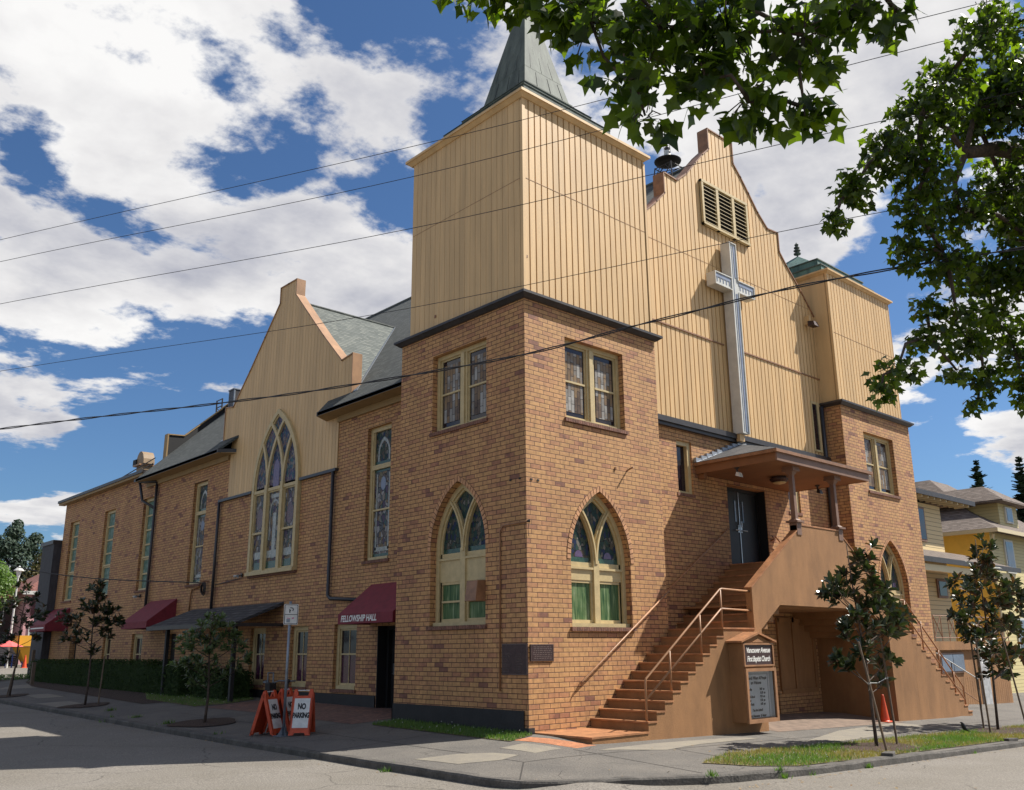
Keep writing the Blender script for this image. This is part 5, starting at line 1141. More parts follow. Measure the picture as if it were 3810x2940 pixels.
mb = MB(); mb.tube([(GC, 2.62, 17.78), (GC, 2.62, 18.16), (GC, 2.86, 18.16), (GC, 2.86, 17.78)], .014, 'trim', 6); mb.lathe((GC, 2.74, 17.93), [(.02, 0), (.08, .03), (.09, .08), (.05, .14), (.01, .16)], 'trim', 10); mb.build('headstock', bell)

fl = thing('floodlight', 'small bronze floodlight on the gable siding by the far tower', 'floodlight', (13.7, .6, 12.1))
mb = MB(); mb.hexa([(13.55, .25, 11.98), (13.85, .25, 11.98), (13.85, .5, 12.0), (13.55, .5, 12.0), (13.58, .3, 12.15), (13.82, .3, 12.15), (13.82, .52, 12.2), (13.58, .52, 12.2)], 'bronze'); mb.build('lamp_head', fl)
mb = MB(); mb.box((13.62, .48, 12.1), (13.74, .659, 12.4), 'siding'); mb.build('bracket', fl)
for (yy, z, lab) in ((16.0, 4.15, 'twin security light to the left of the big stained glass window'), (25.2, 3.88, 'twin security light beside the long downpipe, above the plain awning')):
    t = thing('security_light', lab, 'wall light', (1.4, yy, z), 'twin security lights on the side wall')
    mb = MB(); mb.box((1.4, yy-.05, z-.05), (1.449, yy+.05, z+.08), 'trim'); mb.build('bracket', t)
    for s_ in (-1, 1):
        mb = MB(); mb.tube([(1.4, yy, z), (1.3, yy+s_*.1, z)], .02, 'trim'); mb.tube([(1.3, yy+s_*.1, z), (1.2, yy+s_*.15, z-.04)], [.03, .06], 'white' if s_ > 0 else 'galv'); mb.build('lamp_head', t)
# plaques
t = thing('plaque', 'large dark bronze plaque with two columns of names, round the corner on the shaded side', 'plaque', (0, .4, 1.4), 'bronze plaques at the tower corner')
mb = MB(); mb.box((-.03, -.0, 1.08), (-.002, .78, 1.71), 'bronze'); mb.build('plate', t, bevel=.004)
mb = MB(); mb.box((-.034, .02, 1.69), (-.03, .76, 1.7), 'bronze_l'); mb.box((-.034, .02, 1.09), (-.03, .76, 1.1), 'bronze_l'); mb.box((-.034, .01, 1.09), (-.03, .02, 1.7), 'bronze_l'); mb.box((-.034, .76, 1.09), (-.03, .77, 1.7), 'bronze_l'); mb.build('rim', t)
lines = [('J F CHRISTIAN', 'J S DAVIS'), ('J A CARTER', 'A SCOTT'), ('L L HILL', 'R E ELLIS'), ('E E HOLT', 'J MOORE'), ('J C PRIDE', 'L COOPER'), ('MRS SMITH', 'C LANE'), ('L L WALL', 'C COX'), ('WM RILEY', 'L C RAY')]
for i, (a, b) in enumerate(lines):
    z = 1.5-i*.05
    text(a, .042, (-.032, .74, z), (0, -1, 0), (0, 0, 1), 'bronze_l', parent=t, align='LEFT', extrude=.001); text(b, .042, (-.032, .34, z), (0, -1, 0), (0, 0, 1), 'bronze_l', parent=t, align='LEFT', extrude=.001)
t = thing('plaque', 'smaller reddish bronze plaque on the sunlit front of the tower corner', 'plaque', (.37, 0, 1.5), 'bronze plaques at the tower corner')
mb = MB(); mb.box((.04, -.03, 1.35), (.71, -.002, 1.69), 'bronze'); mb.build('plate', t, bevel=.004)
mb = MB(); mb.box((.05, -.034, 1.36), (.70, -.03, 1.366), 'bronze_l'); mb.box((.05, -.034, 1.674), (.70, -.03, 1.68), 'bronze_l'); mb.box((.05, -.034, 1.366), (.056, -.03, 1.674), 'bronze_l'); mb.box((.694, -.034, 1.366), (.70, -.03, 1.674), 'bronze_l')
rg = random.Random(5)
for i in range(7):
    z = 1.63-i*.038; x = .1+rg.uniform(0, .06)
    while x < .62:
        ww = rg.uniform(.03, .08); mb.box((x, -.0325, z), (min(x+ww, .65), -.03, z+.014), 'bronze_l'); x += ww+.02
mb.build('relief', t)
mb = MB(); mb.hexa([(-.28, 1.35, 2.62), (-.28, 1.72, 2.62), (.1, 1.72, 2.62), (.1, 1.35, 2.62), (-.22, 1.35, 3.06), (-.22, 1.72, 3.06), (.1, 1.72, 3.08), (.1, 1.35, 3.08)], 'copingdark')
tag(mb.build('window_unit', bevel=.006), 'rust coloured box fixed over the right half of the shaded pointed window', 'air conditioner')

# ------------------------------------------------------------------ street things
# notice board
nb = thing('notice_board', 'brown gabled church notice board fixed to the stair wall, lettered in white script', 'notice board', (5.35, -1.8, 0))
q = PL('y', -1.99); x0, x1 = 4.74, 5.95
mb = MB()
mb.box((x0, -1.95, -.02), (x0+.05, -1.582, 1.68), 'stucco'); mb.box((x1-.05, -1.95, -.02), (x1, -1.582, 1.68), 'stucco'); mb.box((x0+.05, -1.95, -.02), (x1-.05, -1.582, .06), 'stucco'); mb.box((x0+.05, -1.95, 1.12), (x1-.05, -1.582, 1.68), 'stucco'); mb.box((x0+.05, -1.62, .06), (x1-.05, -1.582, 1.12), 'stucco')
mb.build('case', nb)
mb = MB(); cxn = (x0+x1)/2
PL('y', -2.02).prism(mb, [(x0-.1, 1.69), (cxn, 1.88), (x1+.1, 1.69), (x1+.1, 1.73), (cxn, 1.925), (x0-.1, 1.73)], 0, .435, 'tread'); mb.build('board_roof', nb)
mb = MB(); PL('y', -1.96).prism(mb, [(x0+.02, 1.68), (x1-.02, 1.68), (cxn, 1.87)], 0, .37, 'stucco'); PL('y', -1.985).prism(mb, [(cxn-.22, 1.695), (cxn+.22, 1.695), (cxn, 1.78)], 0, .022, 'rail'); mb.build('pediment', nb)
mb = MB()
for a, b, c, d_ in ((x0, x1, 1.64, 1.68), (x0, x1, 1.17, 1.205), (x0, x0+.04, 1.205, 1.64), (x1-.04, x1, 1.205, 1.64)): q.box(mb, a, b, c, d_, 0, .04, 'rail')
mb.build('header_frame', nb)
hp = MB(); q.box(hp, x0+.04, x1-.04, 1.205, 1.64, .025, .039, 'headerbrown'); hp = hp.build('header_panel', nb)
text('Vancouver Avenue', .165, (cxn, -1.966, 1.52), (1, 0, 0), (0, 0, 1), 'letter', parent=hp, shear=.3, space=.9, extrude=.001, bold=.004, sx=.84)
text('First Baptist Church', .165, (cxn, -1.966, 1.33), (1, 0, 0), (0, 0, 1), 'letter', parent=hp, shear=.3, space=.9, extrude=.001, bold=.004, sx=.78)
mb = MB()
for a, b, c, d_ in ((x0+.02, x1+.02, 1.06, 1.13), (x0+.02, x1+.02, -.04, .04), (x0+.02, x0+.1, .04, 1.06), (x1-.06, x1+.02, .04, 1.06)): q.box(mb, a, b, c, d_, -.01, .04, 'rail')
mb.build('door_frame', nb)
mb = MB(); q.box(mb, x0+.06, x1-.06, .05, 1.06, .13, .14, 'boardwhite'); q.box(mb, x1-.075, x1-.055, .05, 1.06, .05, .13, 'boardwhite'); lb = mb.build('letter_board', nb)
mb = MB()
for z in (.99, 1.01): q.box(mb, x0+.16, x1-.14, z, z+.006, .123, .129, 'ink')
q.box(mb, x1-.16, x1-.15, .06, 1.0, .123, .129, 'galv'); mb.build('board_trim', lb)
for s_, u, z, sz, al in (('A Church Where All People', cxn-.03, .91, .1, 'CENTER'), ('are Welcome', cxn-.03, .81, .1, 'CENTER'), ('Worship', x0+.2, .67, .075, 'LEFT'), ('8:00  am', x1-.5, .67, .075, 'LEFT'), ('10:30  am', x1-.5, .59, .075, 'LEFT'), ('Church School', x0+.16, .51, .075, 'LEFT'), ('9:30  am', x1-.5, .51, .075, 'LEFT'), ('Prayer', x0+.2, .43, .075, 'LEFT'), ('5:30  pm', x1-.5, .43, .075, 'LEFT'), ('Bible Study', x0+.2, .35, .075, 'LEFT'), ('6:00  pm', x1-.5, .35, .075, 'LEFT'), ('You Are Invited!', cxn-.03, .22, .08, 'CENTER'), ('Matt Hennessee  Sr Pastor', cxn-.03, .1, .08, 'CENTER')):
    text(s_, sz, (u, -1.866, z), (1, 0, 0), (0, 0, 1), 'ink', parent=lb, align=al, extrude=.001, shear=.25 if sz >= .08 else 0, sx=.74, bold=.002)
MT['pane'] = bpy.data.materials.new('clear_glass'); MT['pane'].use_nodes = True; t_ = MT['pane'].node_tree
gl = N('ShaderNodeBsdfGlossy', t_); gl.inputs['Roughness'].default_value = .03; trn = N('ShaderNodeBsdfTransparent', t_); fr = N('ShaderNodeFresnel', t_); ms = N('ShaderNodeMixShader', t_); t_.links.new(fr.outputs[0], ms.inputs[0]); t_.links.new(trn.outputs[0], ms.inputs[1]); t_.links.new(gl.outputs[0], ms.inputs[2]); t_.links.new(ms.outputs[0], t_.nodes['Material Output'].inputs['Surface'])
mb = MB(); mb.add([(x0+.1, -1.97, .04), (x1-.06, -1.97, .04), (x1-.06, -1.97, 1.06), (x0+.1, -1.97, 1.06)], [(0, 1, 2, 3)], 'pane'); mb.build('pane', nb, recalc=False)

# parking sign on its pole
ps = thing('parking_sign', 'white parking sign with a black letter P on a galvanised pole at the kerb', 'road sign', (-2.84, 4.75, g(-2.84, 4.75)))
zg = g(-2.84, 4.75)
mb = MB(); mb.tube([(-2.84, 4.75, zg+.02), (-2.83, 4.75, 2.68)], .03, 'galv', 12); mb.build('pole', ps, smooth=True)
mb = MB(); mb.box((-3.02, 4.62, zg), (-2.66, 4.88, zg+.015), 'galv')
for a in (0, 90, 180, 270): c, s_ = math.cos(R_(a)), math.sin(R_(a)); mb.add([(-2.84+.03*c, 4.75+.03*s_, zg+.015), (-2.84+.14*c, 4.75+.12*s_, zg+.015), (-2.84+.03*c, 4.75+.03*s_, zg+.2)], [(0, 1, 2)], 'galv')
mb.build('pole_foot', ps)
mb = MB(); nd = Vector((-.18, -.98, 0)).normalized(); ud = Vector((.98, -.18, 0)).normalized()
def SP(u, z, d): return tuple(Vector((-2.83, 4.71, 0))+ud*u+nd*d+Vector((0, 0, z)))
def rrect(u0, u1, z0, z1, r, n=5):
    P = []
    for cx_, cz_, a0 in ((u1-r, z1-r, 0), (u0+r, z1-r, 90), (u0+r, z0+r, 180), (u1-r, z0+r, 270)):
        for k in range(n+1): a = R_(a0+90*k/n); P.append((cx_+r*math.cos(a), cz_+r*math.sin(a)))
    return P
def splate(mb, P, d0, d1, mt):
    n_ = len(P); mb.add([SP(*p, d1) for p in P]+[SP(*p, d0) for p in P], [tuple(range(n_)), tuple(range(2*n_-1, n_-1, -1))]+[(i, (i+1) % n_, (i+1) % n_+n_, i+n_) for i in range(n_)], mt)
def sring(mb, A, B, d0, d1, mt):
    n_ = len(A); mb.add([SP(*p, d1) for p in A]+[SP(*p, d1) for p in B], [(i, (i+1) % n_, n_+(i+1) % n_, n_+i) for i in range(n_)], mt)
splate(mb, rrect(-.165, .165, 2.17, 2.62, .03), 0, .006, 'signwhite'); pl_ = mb.build('sign_plate', ps)
mb = MB(); sring(mb, rrect(-.153, .153, 2.182, 2.608, .026), rrect(-.14, .14, 2.195, 2.595, .02), 0, .008, 'ink'); splate(mb, [(-.14, 2.385), (.14, 2.385), (.14, 2.397), (-.14, 2.397)], .006, .008, 'ink'); mb.build('border', pl_)
# stencilled P in three strokes
mb = MB()
splate(mb, [(-.045, 2.43), (-.02, 2.43), (-.02, 2.47), (-.002, 2.478), (-.038, 2.51), (-.045, 2.51)], .006, .009, 'ink')
splate(mb, [(-.035, 2.545), (-.02, 2.528), (.01, 2.528), (.012, 2.545)], .006, .009, 'ink')
sp_arc = [(.01+.045*math.cos(R_(a)), 2.503+.042*math.sin(R_(a))) for a in range(90, -61, -15)]; sp_in = [(.01+.022*math.cos(R_(a)), 2.503+.025*math.sin(R_(a))) for a in range(90, -61, -15)]
n_ = len(sp_arc); mb.add([SP(*p, .009) for p in sp_arc]+[SP(*p, .009) for p in sp_in], [(i, i+1, n_+i+1, n_+i) for i in range(n_-1)], 'ink'); mb.build('lettering', pl_)
mb = MB(); splate(mb, [(.02, 2.3), (.06, 2.3), (.075, 2.315), (.06, 2.33), (.02, 2.32)], .006, .0085, 'pink_ink'); splate(mb, [(-.09, 2.305), (-.02, 2.3), (-.02, 2.312), (-.09, 2.318)], .006, .0085, 'pink_ink'); mb.build('marker_scrawl', pl_)
mb = MB(); splate(mb, [(-.1, 2.22), (-.02, 2.22), (-.02, 2.295), (-.1, 2.295)], .006, .008, 'galv'); mb.build('sticker', pl_)

# no-parking A-frames
def aframe(x, y, ang, lab, h=.94):
    zg = g(x, y); t = thing('folding_sign', lab, 'folding sign', (x, y, zg), 'NO PARKING boards around the sign pole')
    ca, sa = math.cos(ang), math.sin(ang)
    def W(u, v, z): return (x+u*ca-v*sa, y+u*sa+v*ca, zg+z)
    wd = .23
    for s_ in (-1, 1):
        mb = MB()
        def yy(z): return s_*(.31-(.29)*(z/h))
        def slab_(pts, th=.035, mt='orange_d'):
            n_ = len(pts); o_ = [W(u, yy(z), z) for u, z in pts]; i_ = [W(u, yy(z)-s_*th, z) for u, z in pts]
            mb.add(o_+i_, [tuple(range(n_)), tuple(range(2*n_-1, n_-1, -1))]+[(i, (i+1) % n_, (i+1) % n_+n_, i+n_) for i in range(n_)], mt)
        slab_([(-wd, 0), (-wd+.1, 0), (-wd+.12, .05), (wd-.12, .05), (wd-.1, 0), (wd, 0), (wd, .1), (wd-.005, .8), (-wd+.005, .8), (-wd, .1)])
        slab_([(-wd+.005, .8), (-wd+.12, .8), (-wd+.09, h), (-wd+.03, h)]); slab_([(wd-.12, .8), (wd-.005, .8), (wd-.03, h), (wd-.09, h)])
        for u in (-wd, wd-.03): slab_([(u, .03), (u+.03, .03), (u+.03, .85), (u, .85)], .075)
        lg = mb.build('leg_panel', t)
        mb = MB(); o_ = [W(u, yy(z)+s_*.004, z) for u, z in ((-.17, .15), (.17, .15), (.17, .75), (-.17, .75))]; mb.add(o_+[W(u, yy(z)+s_*.001, z) for u, z in ((-.17, .15), (.17, .15), (.17, .75), (-.17, .75))], [(0, 1, 2, 3), (7, 6, 5, 4), (0, 4, 5, 1), (1, 5, 6, 2), (2, 6, 7, 3), (3, 7, 4, 0)], 'signwhite'); mb.build('sign_sheet', lg)
        if s_ < 0:
            ydir = Vector(W(0, yy(1), 1))-Vector(W(0, yy(0), 0)); xdir = Vector(W(1, 0, 0))-Vector(W(0, 0, 0))
            for tx, z in (('NO', .58), ('PARKING', .4)): text(tx, .17 if tx == 'NO' else .15, W(0, yy(z)-.008, z), xdir, ydir, 'ink', parent=lg, extrude=.001, bold=.008, space=.95, sx=.66 if tx == 'NO' else .6)
    mb = MB(); mb.tube([W(-wd+.1, 0, h-.03), W(wd-.1, 0, h-.03)], .012, 'signwhite'); mb.build('handle', t)
aframe(-2.95, 5.25, R_(28), 'orange NO PARKING board left of the pole, open side showing')
aframe(-2.5, 5.35, R_(30), 'orange NO PARKING board squeezed behind the pole, its words half hidden')
aframe(-2.46, 4.62, R_(-42), 'orange NO PARKING board right of the pole, fully readable')

# gas meter
gm = thing('gas_meter', 'grey gas meter and pipework at the foot of the side wall', 'gas meter', (1.2, 13.0, .15))
mb = MB(); mb.box((1.05, 12.85, .3), (1.3, 13.15, .66), 'trim'); mb.build('meter_body', gm, bevel=.03)
mb = MB(); mb.tube([(1.2, 12.9, .66), (1.2, 12.9, .95), (1.2, 13.25, .95), (1.2, 13.25, .7), (1.2, 13.25, .1)], .025, 'galv'); mb.tube([(1.2, 13.1, .6), (1.25, 12.6, .72), (1.3, 11.9, .72), (1.42, 11.9, .72)], .022, 'galv'); mb.lathe((1.2, 13.35, .62), [(.03, 0), (.1, .03), (.1, .07), (.03, .1)], 'galv', 12); mb.lathe((1.25, 12.05, .66), [(.03, 0), (.08, .03), (.08, .07), (.03, .12)], 'trim', 12); mb.tube([(1.25, 12.05, .66), (1.25, 12.05, .1)], .02, 'trim'); mb.build('pipework', gm)

def cone(x, y, z, h, lab):
    t = thing('traffic_cone', lab, 'traffic cone', (x, y, z))
    mb = MB(); mb.lathe((x, y, z+.03), [(h*.2, 0), (h*.17, .02), (h*.045, h-.04), (h*.03, h-.03)], 'orange', 20); mb.build('cone_body', t, smooth=False)
    mb = MB(); s_ = h*.26; mb.box((x-s_, y-s_, z+.002), (x+s_, y+s_, z+.03), 'orange'); mb.build('cone_foot', t, bevel=.01)
cone(12.0, -1.5, g(12.0, -1.5), .72, 'orange traffic cone standing at the edge of the porch opening')
cone(6.84, 60.7, .6, .9, 'far orange traffic cone in the sunny street beyond the hedge')

# starling-like bird on the kerb grass
def bird():
    x, y = 11.15, -3.95; z = g(x, y)
    sk = [((0, 0, .16), .058), ((-.02, .0, .1), .05), ((-.085, 0, .06), .022), ((-.16, 0, .035), .012), ((.03, 0, .215), .036), ((.05, 0, .25), .03), ((.08, 0, .252), .012), ((.105, 0, .245), .004)]
    ed = [(0, 1), (1, 2), (2, 3), (0, 4), (4, 5), (5, 6), (6, 7)]
    me = bpy.data.meshes.new('bird'); me.from_pydata([p for p, r in sk], ed, []); o = bpy.data.objects.new('bird', me); COL.objects.link(o)
    o.location = (x, y, z); o.rotation_euler = (0, 0, R_(150)); o.modifiers.new('s', 'SKIN')
    for i, (p, r) in enumerate(sk): me.skin_vertices[0].data[i].radius = (r, r*.9)
    me.skin_vertices[0].data[0].use_root = True
    ss = o.modifiers.new('u', 'SUBSURF'); ss.levels = 2; ss.render_levels = 2
    bpy.context.view_layer.update(); dg = bpy.context.evaluated_depsgraph_get(); m2 = bpy.data.meshes.new_from_object(o.evaluated_get(dg)); o.modifiers.clear(); o.data = m2; m2.materials.clear(); m2.materials.append(MT['ink'])
    for p in m2.polygons: p.use_smooth = True
    pass
    mb = MB()
    for s_ in (-1, 1): mb.tube([(x, y+s_*.02, z+.08), (x+.01, y+s_*.02, z+.002)], .004, 'ink', 5); mb.tube([(x+.01, y+s_*.02, z+.004), (x-.03, y+s_*.02, z+.003)], .003, 'ink', 4)
    mb.build('legs', o)
    tag(o, 'small black bird standing on the kerbside grass', 'bird')
bird()

# ------------------------------------------------------------------ plants
def star_leaf(mb, c, d, nrm, size, mt, rg):
    """five-lobed sweetgum leaf hanging along d"""
    d = d.normalized(); s_ = d.cross(nrm)
    if s_.length < 1e-3: s_ = d.cross(Vector((1, .3, .2)))
    s_ = s_.normalized(); n_ = s_.cross(d).normalized(); V = [c+d*size*.16]
    cur = rg.uniform(-.1, .28)
    for a, r in ((-150, .36), (-125, .24), (-80, .58), (-42, .36), (0, .7), (42, .36), (80, .58), (125, .24), (150, .36)):
        r *= rg.uniform(.9, 1.1); t_ = R_(a+rg.uniform(-4, 4)); V.append(c+d*(size*.36+math.cos(t_)*r*size)+s_*(math.sin(t_)*r*size)-n_*(r*r*size*cur))
    V.append(c-d*size*.5)
    ctr = len(V); V.append(c+d*size*.36)
    mb.add(V, [(ctr, i, i+1) for i in range(1, 9)]+[(ctr, 9, 0), (ctr, 0, 1)], mt)
def gum_tree(label, trunk, blobs, dens, size, seed, group, lr=.6):
    rg = random.Random(seed); t = thing('sweetgum_tree', label, 'tree', trunk[0], group)
    mb = MB(); k = len(trunk); mb.tube(trunk, [.28-.2*i/(k-1) for i in range(k)], 'bark', 10)
    tb = mb.build('trunk', t, smooth=True)
    cr = MB(); limbs = MB(); top = Vector(trunk[-1])
    nodes = [top]
    order = sorted(blobs, key=lambda b: (Vector(b[:3])-top).length)
    for b in order:
        c = Vector(b[:3]); p = min(nodes, key=lambda n_: (n_-c).length+.35*(n_-top).length*0)
        mid = (p+c)/2+Vector((rg.uniform(-.08, .08), rg.uniform(-.08, .08), rg.uniform(-.02, .14)))
        L_ = (c-top).length; r0 = max(.008, (.075-.011*L_)*lr)
        limbs.tube([p, mid, c], [r0, r0*.8, r0*.55], 'bark', 6); nodes.append(c)
        n_tw = int(dens*b[3]*b[4])
        for i in range(n_tw):
            while True:
                u = Vector((rg.uniform(-1, 1), rg.uniform(-1, 1), rg.uniform(-1, 1)))
                if u.length < 1: break
            # horizontal spread along the view-independent radii
            e = c+Vector((u.x*b[3], u.y*b[3], u.z*b[4]))
            if rg.random() < .35: limbs.tube([c+(e-c)*.2, (c+e)/2+Vector((0, 0, .03)), e], .005, 'bark', 4, cap=False)
            for j in range(rg.randint(2, 4)):
                pth = Vector((rg.uniform(-1, 1), rg.uniform(-1, 1), rg.uniform(-1.5, .15))).normalized(); sz = size*rg.uniform(.65, 1.15)
                q_ = e+pth*sz*.55
                star_leaf(cr, q_, pth+Vector((rg.uniform(-.3, .3), rg.uniform(-.3, .3), -.35)), Vector((rg.uniform(-.7, .7), rg.uniform(-.7, .7), rg.uniform(.2, 1))), sz, 'gum_leaf', rg)
    limbs.build('branches', t, smooth=True); cr.build('crown', t, recalc=False)
    return t
NEAR=[(-9.88,-9.70,6.24,0.15,0.10),(-9.73,-10.05,6.03,0.25,0.14),(-9.64,-10.25,5.95,0.2,0.17),(-9.52,-10.42,5.8,0.2,0.2),(-9.30,-10.58,5.62,0.25,0.26),(-9.22,-10.78,5.12,0.13,0.19),(-8.87,-10.88,5.63,0.33,0.33),(-9.16,-10.88,4.83,0.12,0.13),(-8.50,-11.09,5.64,0.31,0.35),(-8.70,-11.03,5.22,0.16,0.14),(-8.53,-11.25,5.02,0.16,0.19),(-8.11,-11.45,5.63,0.26,0.29),(-8.19,-11.44,5.04,0.16,0.18),(-7.70,-11.66,5.96,0.28,0.15),(-7.58,-11.87,5.84,0.13,0.11),(-9.33,-10.38,6.22,0.47,0.22),(-8.50,-10.92,6.36,0.58,0.25),(-7.72,-11.54,6.44,0.55,0.23),(-7.2,-12.3,6.9,.6,.4),(-8.2,-12.2,7.2,.7,.5),(-9.4,-12.6,7.6,.8,.5)]
FAR=[(-1.56,-10.70,9.42,0.53,0.46),(-1.40,-10.03,9.11,0.48,0.41),(-1.57,-9.71,8.64,0.48,0.44),(-2.11,-9.41,8.03,0.40,0.40),(-2.51,-9.13,7.51,0.32,0.32),(-2.82,-8.94,7.01,0.19,0.21),(-1.49,-9.66,7.91,0.48,0.40),(-0.09,-9.89,9.24,0.52,0.64),(0.24,-10.36,9.70,0.52,0.72),(-1.54,-9.44,7.42,0.33,0.40),(-0.51,-9.62,7.62,0.50,0.46),(0.96,-9.85,8.40,0.58,0.83),(-1.40,-9.23,6.89,0.26,0.33),(-0.90,-9.52,6.79,0.48,0.34),(0.49,-9.58,6.92,0.60,0.44),(-1.40,-9.35,6.03,0.22,0.18),(-0.86,-9.54,5.96,0.44,0.22),(-1.17,-9.27,5.65,0.36,0.22),(-1.90,-9.10,5.08,0.31,0.21),(-2.30,-9.04,4.76,0.17,0.17),(-0.48,-9.50,5.67,0.34,0.22),(0.67,-9.50,6.23,0.48,0.44),(-0.83,-9.43,5.19,0.22,0.15),(-0.24,-9.55,5.20,0.22,0.30),(-0.24,-9.44,4.87,0.19,0.15),(0.39,-10.28,7.16,0.54,1.15),(0.06,-10.66,9.02,0.58,1.15),(0.47,-9.78,5.57,0.23,0.46),(0.66,-9.79,5.12,0.19,0.35),(2.2,-11,9.5,.9,.9),(2.4,-10.6,7.2,.8,.9),(2.5,-12.5,8.6,1,1),(.8,-12.3,10.6,1,.8)]
GT = 'sweetgum trees overhanging the street'
gum_tree('sweetgum whose large star shaped leaves hang close overhead, across the top of the view', [(-7.2, -17.2, -.5), (-7.25, -17.0, 2), (-7.4, -16.2, 4.2), (-7.7, -14.6, 6.3), (-8.0, -13.0, 7.0)], NEAR, 640, .135, 5, GT, .34)
gum_tree('sweetgum with small dark leaves filling the right edge, an arching limb showing', [(3.6, -16.8, -.6), (3.5, -16.4, 3), (3.2, -15, 5.5), (2.6, -12.6, 7.9), (1.6, -10.6, 8.8), (.3, -10.0, 8.75), (-.55, -9.85, 8.4)], [(b[0], b[1], b[2], b[3]*.93, b[4]*.9) for b in FAR], 720, .125, 8, GT, .7)

def mag_leaf(mb, c, d, up, L_, W_, mt):
    d = d.normalized(); s_ = d.cross(up)
    if s_.length < 1e-3: s_ = Vector((1, 0, 0))
    s_ = s_.normalized(); n_ = s_.cross(d)
    V = [c, c+d*L_*.33+s_*W_+n_*W_*.35, c+d*L_*.72+s_*W_*.8+n_*W_*.3, c+d*L_-n_*W_*.3, c+d*L_*.72-s_*W_*.8+n_*W_*.3, c+d*L_*.33-s_*W_+n_*W_*.35, c+d*L_*.4, c+d*L_*.75]
    mb.add(V, [(0, 1, 6), (1, 2, 7, 6), (2, 3, 7), (3, 4, 7), (4, 5, 6, 7), (5, 0, 6)], mt)
def magnolia(x, y, h, blobs, label, mt='mag_leaf', mt2='mag_brown', L_=.22, lean=(0, 0), seed=1, n=1., nodes_r=.035, group='young magnolias along the pavement'):
    rg = random.Random(seed); z = g(x, y); t = thing('magnolia_tree', label, 'tree', (x, y, z), group)
    tp = Vector((x+lean[0], y+lean[1], z+h)); mb = MB()
    def tk(s_): return Vector((x+lean[0]*s_+.03*math.sin(s_*7), y+lean[1]*s_+.02*math.cos(s_*6), z+h*s_))
    mb.tube([tk(k/8) for k in range(9)], [nodes_r*(1-.85*k/8)+.004 for k in range(9)], 'bark', 8); mb.build('trunk', t, smooth=True)
    br = MB(); cr = MB()
    for b in blobs:
        c = Vector((x+b[0], y+b[1], z+b[2])); s_ = cl((b[2]-.28*math.hypot(b[0], b[1])-.2)/h, .25, .97); p = tk(s_)
        br.tube([p, (p+c)/2+Vector((0, 0, -.03)), c], [.014, .011, .007], 'bark', 5, cap=False)
        for i in range(max(3, int(b[4]*n*1.15))):
            while True:
                u = Vector((rg.uniform(-1, 1), rg.uniform(-1, 1), rg.uniform(-1, 1)))
                if u.length < 1: break
            e = c+u*b[3]; ax = ((e-c)*.7+(c-p)*.4+Vector((0, 0, b[3]*.8))).normalized()
            if rg.random() < .6: br.tube([c, e], .005, 'bark', 4, cap=False)
            for j in range(rg.randint(7, 11)):
                a = j*2.4+rg.uniform(-.3, .3); tilt = rg.uniform(.35, 1.35)
                o1 = ax.orthogonal().normalized(); o2 = ax.cross(o1)
                rad = (o1*math.cos(a)+o2*math.sin(a)); d = ax*math.cos(tilt)+rad*math.sin(tilt)+Vector((0, 0, -.12))
                mag_leaf(cr, e+rad*.012-ax*.01*j, d, ax, L_*rg.uniform(.7, 1.15), L_*.2*rg.uniform(.85, 1.15), mt2 if rg.random() < .17 else mt)
    br.build('branches', t, smooth=True); cr.build('crown', t, recalc=False)
    return t
def stake(x, y, h, lean, label, tie=None):
    z = g(x, y); mb = MB(); mb.tube([(x, y, z-.05), (x+lean[0]*.5, y+lean[1]*.5, z+h*.5), (x+lean[0], y+lean[1], z+h)], [.026, .024, .022], 'wood', 7)
    o = mb.build('tree_stake'); tag(o, label, 'stake', 'timber stakes beside the young trees')
    if tie:
        mb = MB(); a = Vector((x+lean[0]*.62, y+lean[1]*.62, z+h*.62)); b = Vector(tie)
        mb.tube([a, (a+b)/2+Vector((0, 0, -.05)), b], .007, 'white', 5); mb.tube([a+Vector((.027*math.cos(t_), .027*math.sin(t_), .02*math.sin(3*t_))) for t_ in [R_(40*k) for k in range(10)]], .008, 'white', 5, cap=False); mb.build('tie', o)
magnolia(5.65, -4.44, 4.15, [(.3, 0, 3.95, .28, 9), (.1, .1, 3.5, .33, 12), (.5, 0, 3.45, .28, 8), (-.15, 0, 3.0, .28, 9), (.15, -.1, 2.9, .3, 9), (-.75, .1, 3.05, .22, 7), (-1.2, 0, 3.25, .16, 4), (-1.0, .2, 3.15, .14, 3), (1.0, 0, 2.95, .33, 13), (1.45, .1, 2.85, .25, 8), (1.9, 0, 2.7, .14, 4), (-.5, 0, 2.5, .3, 9), (-.85, .1, 2.3, .2, 6), (.2, 0, 2.4, .22, 6), (.85, 0, 2.25, .28, 9), (1.5, .1, 2.25, .2, 6), (-.35, 0, 1.95, .18, 5), (.1, 0, 1.9, .18, 4), (-1.1, .1, 1.75, .16, 4), (-.7, 0, 1.6, .1, 3), (.75, 0, 1.7, .22, 7), (.7, .05, 1.3, .14, 4), (1.2, -.1, 2.55, .2, 5)],
         'bronze leaved young magnolia in front of the stair arch, sunlit', lean=(-.25, .1), seed=3, n=.72, L_=.25)
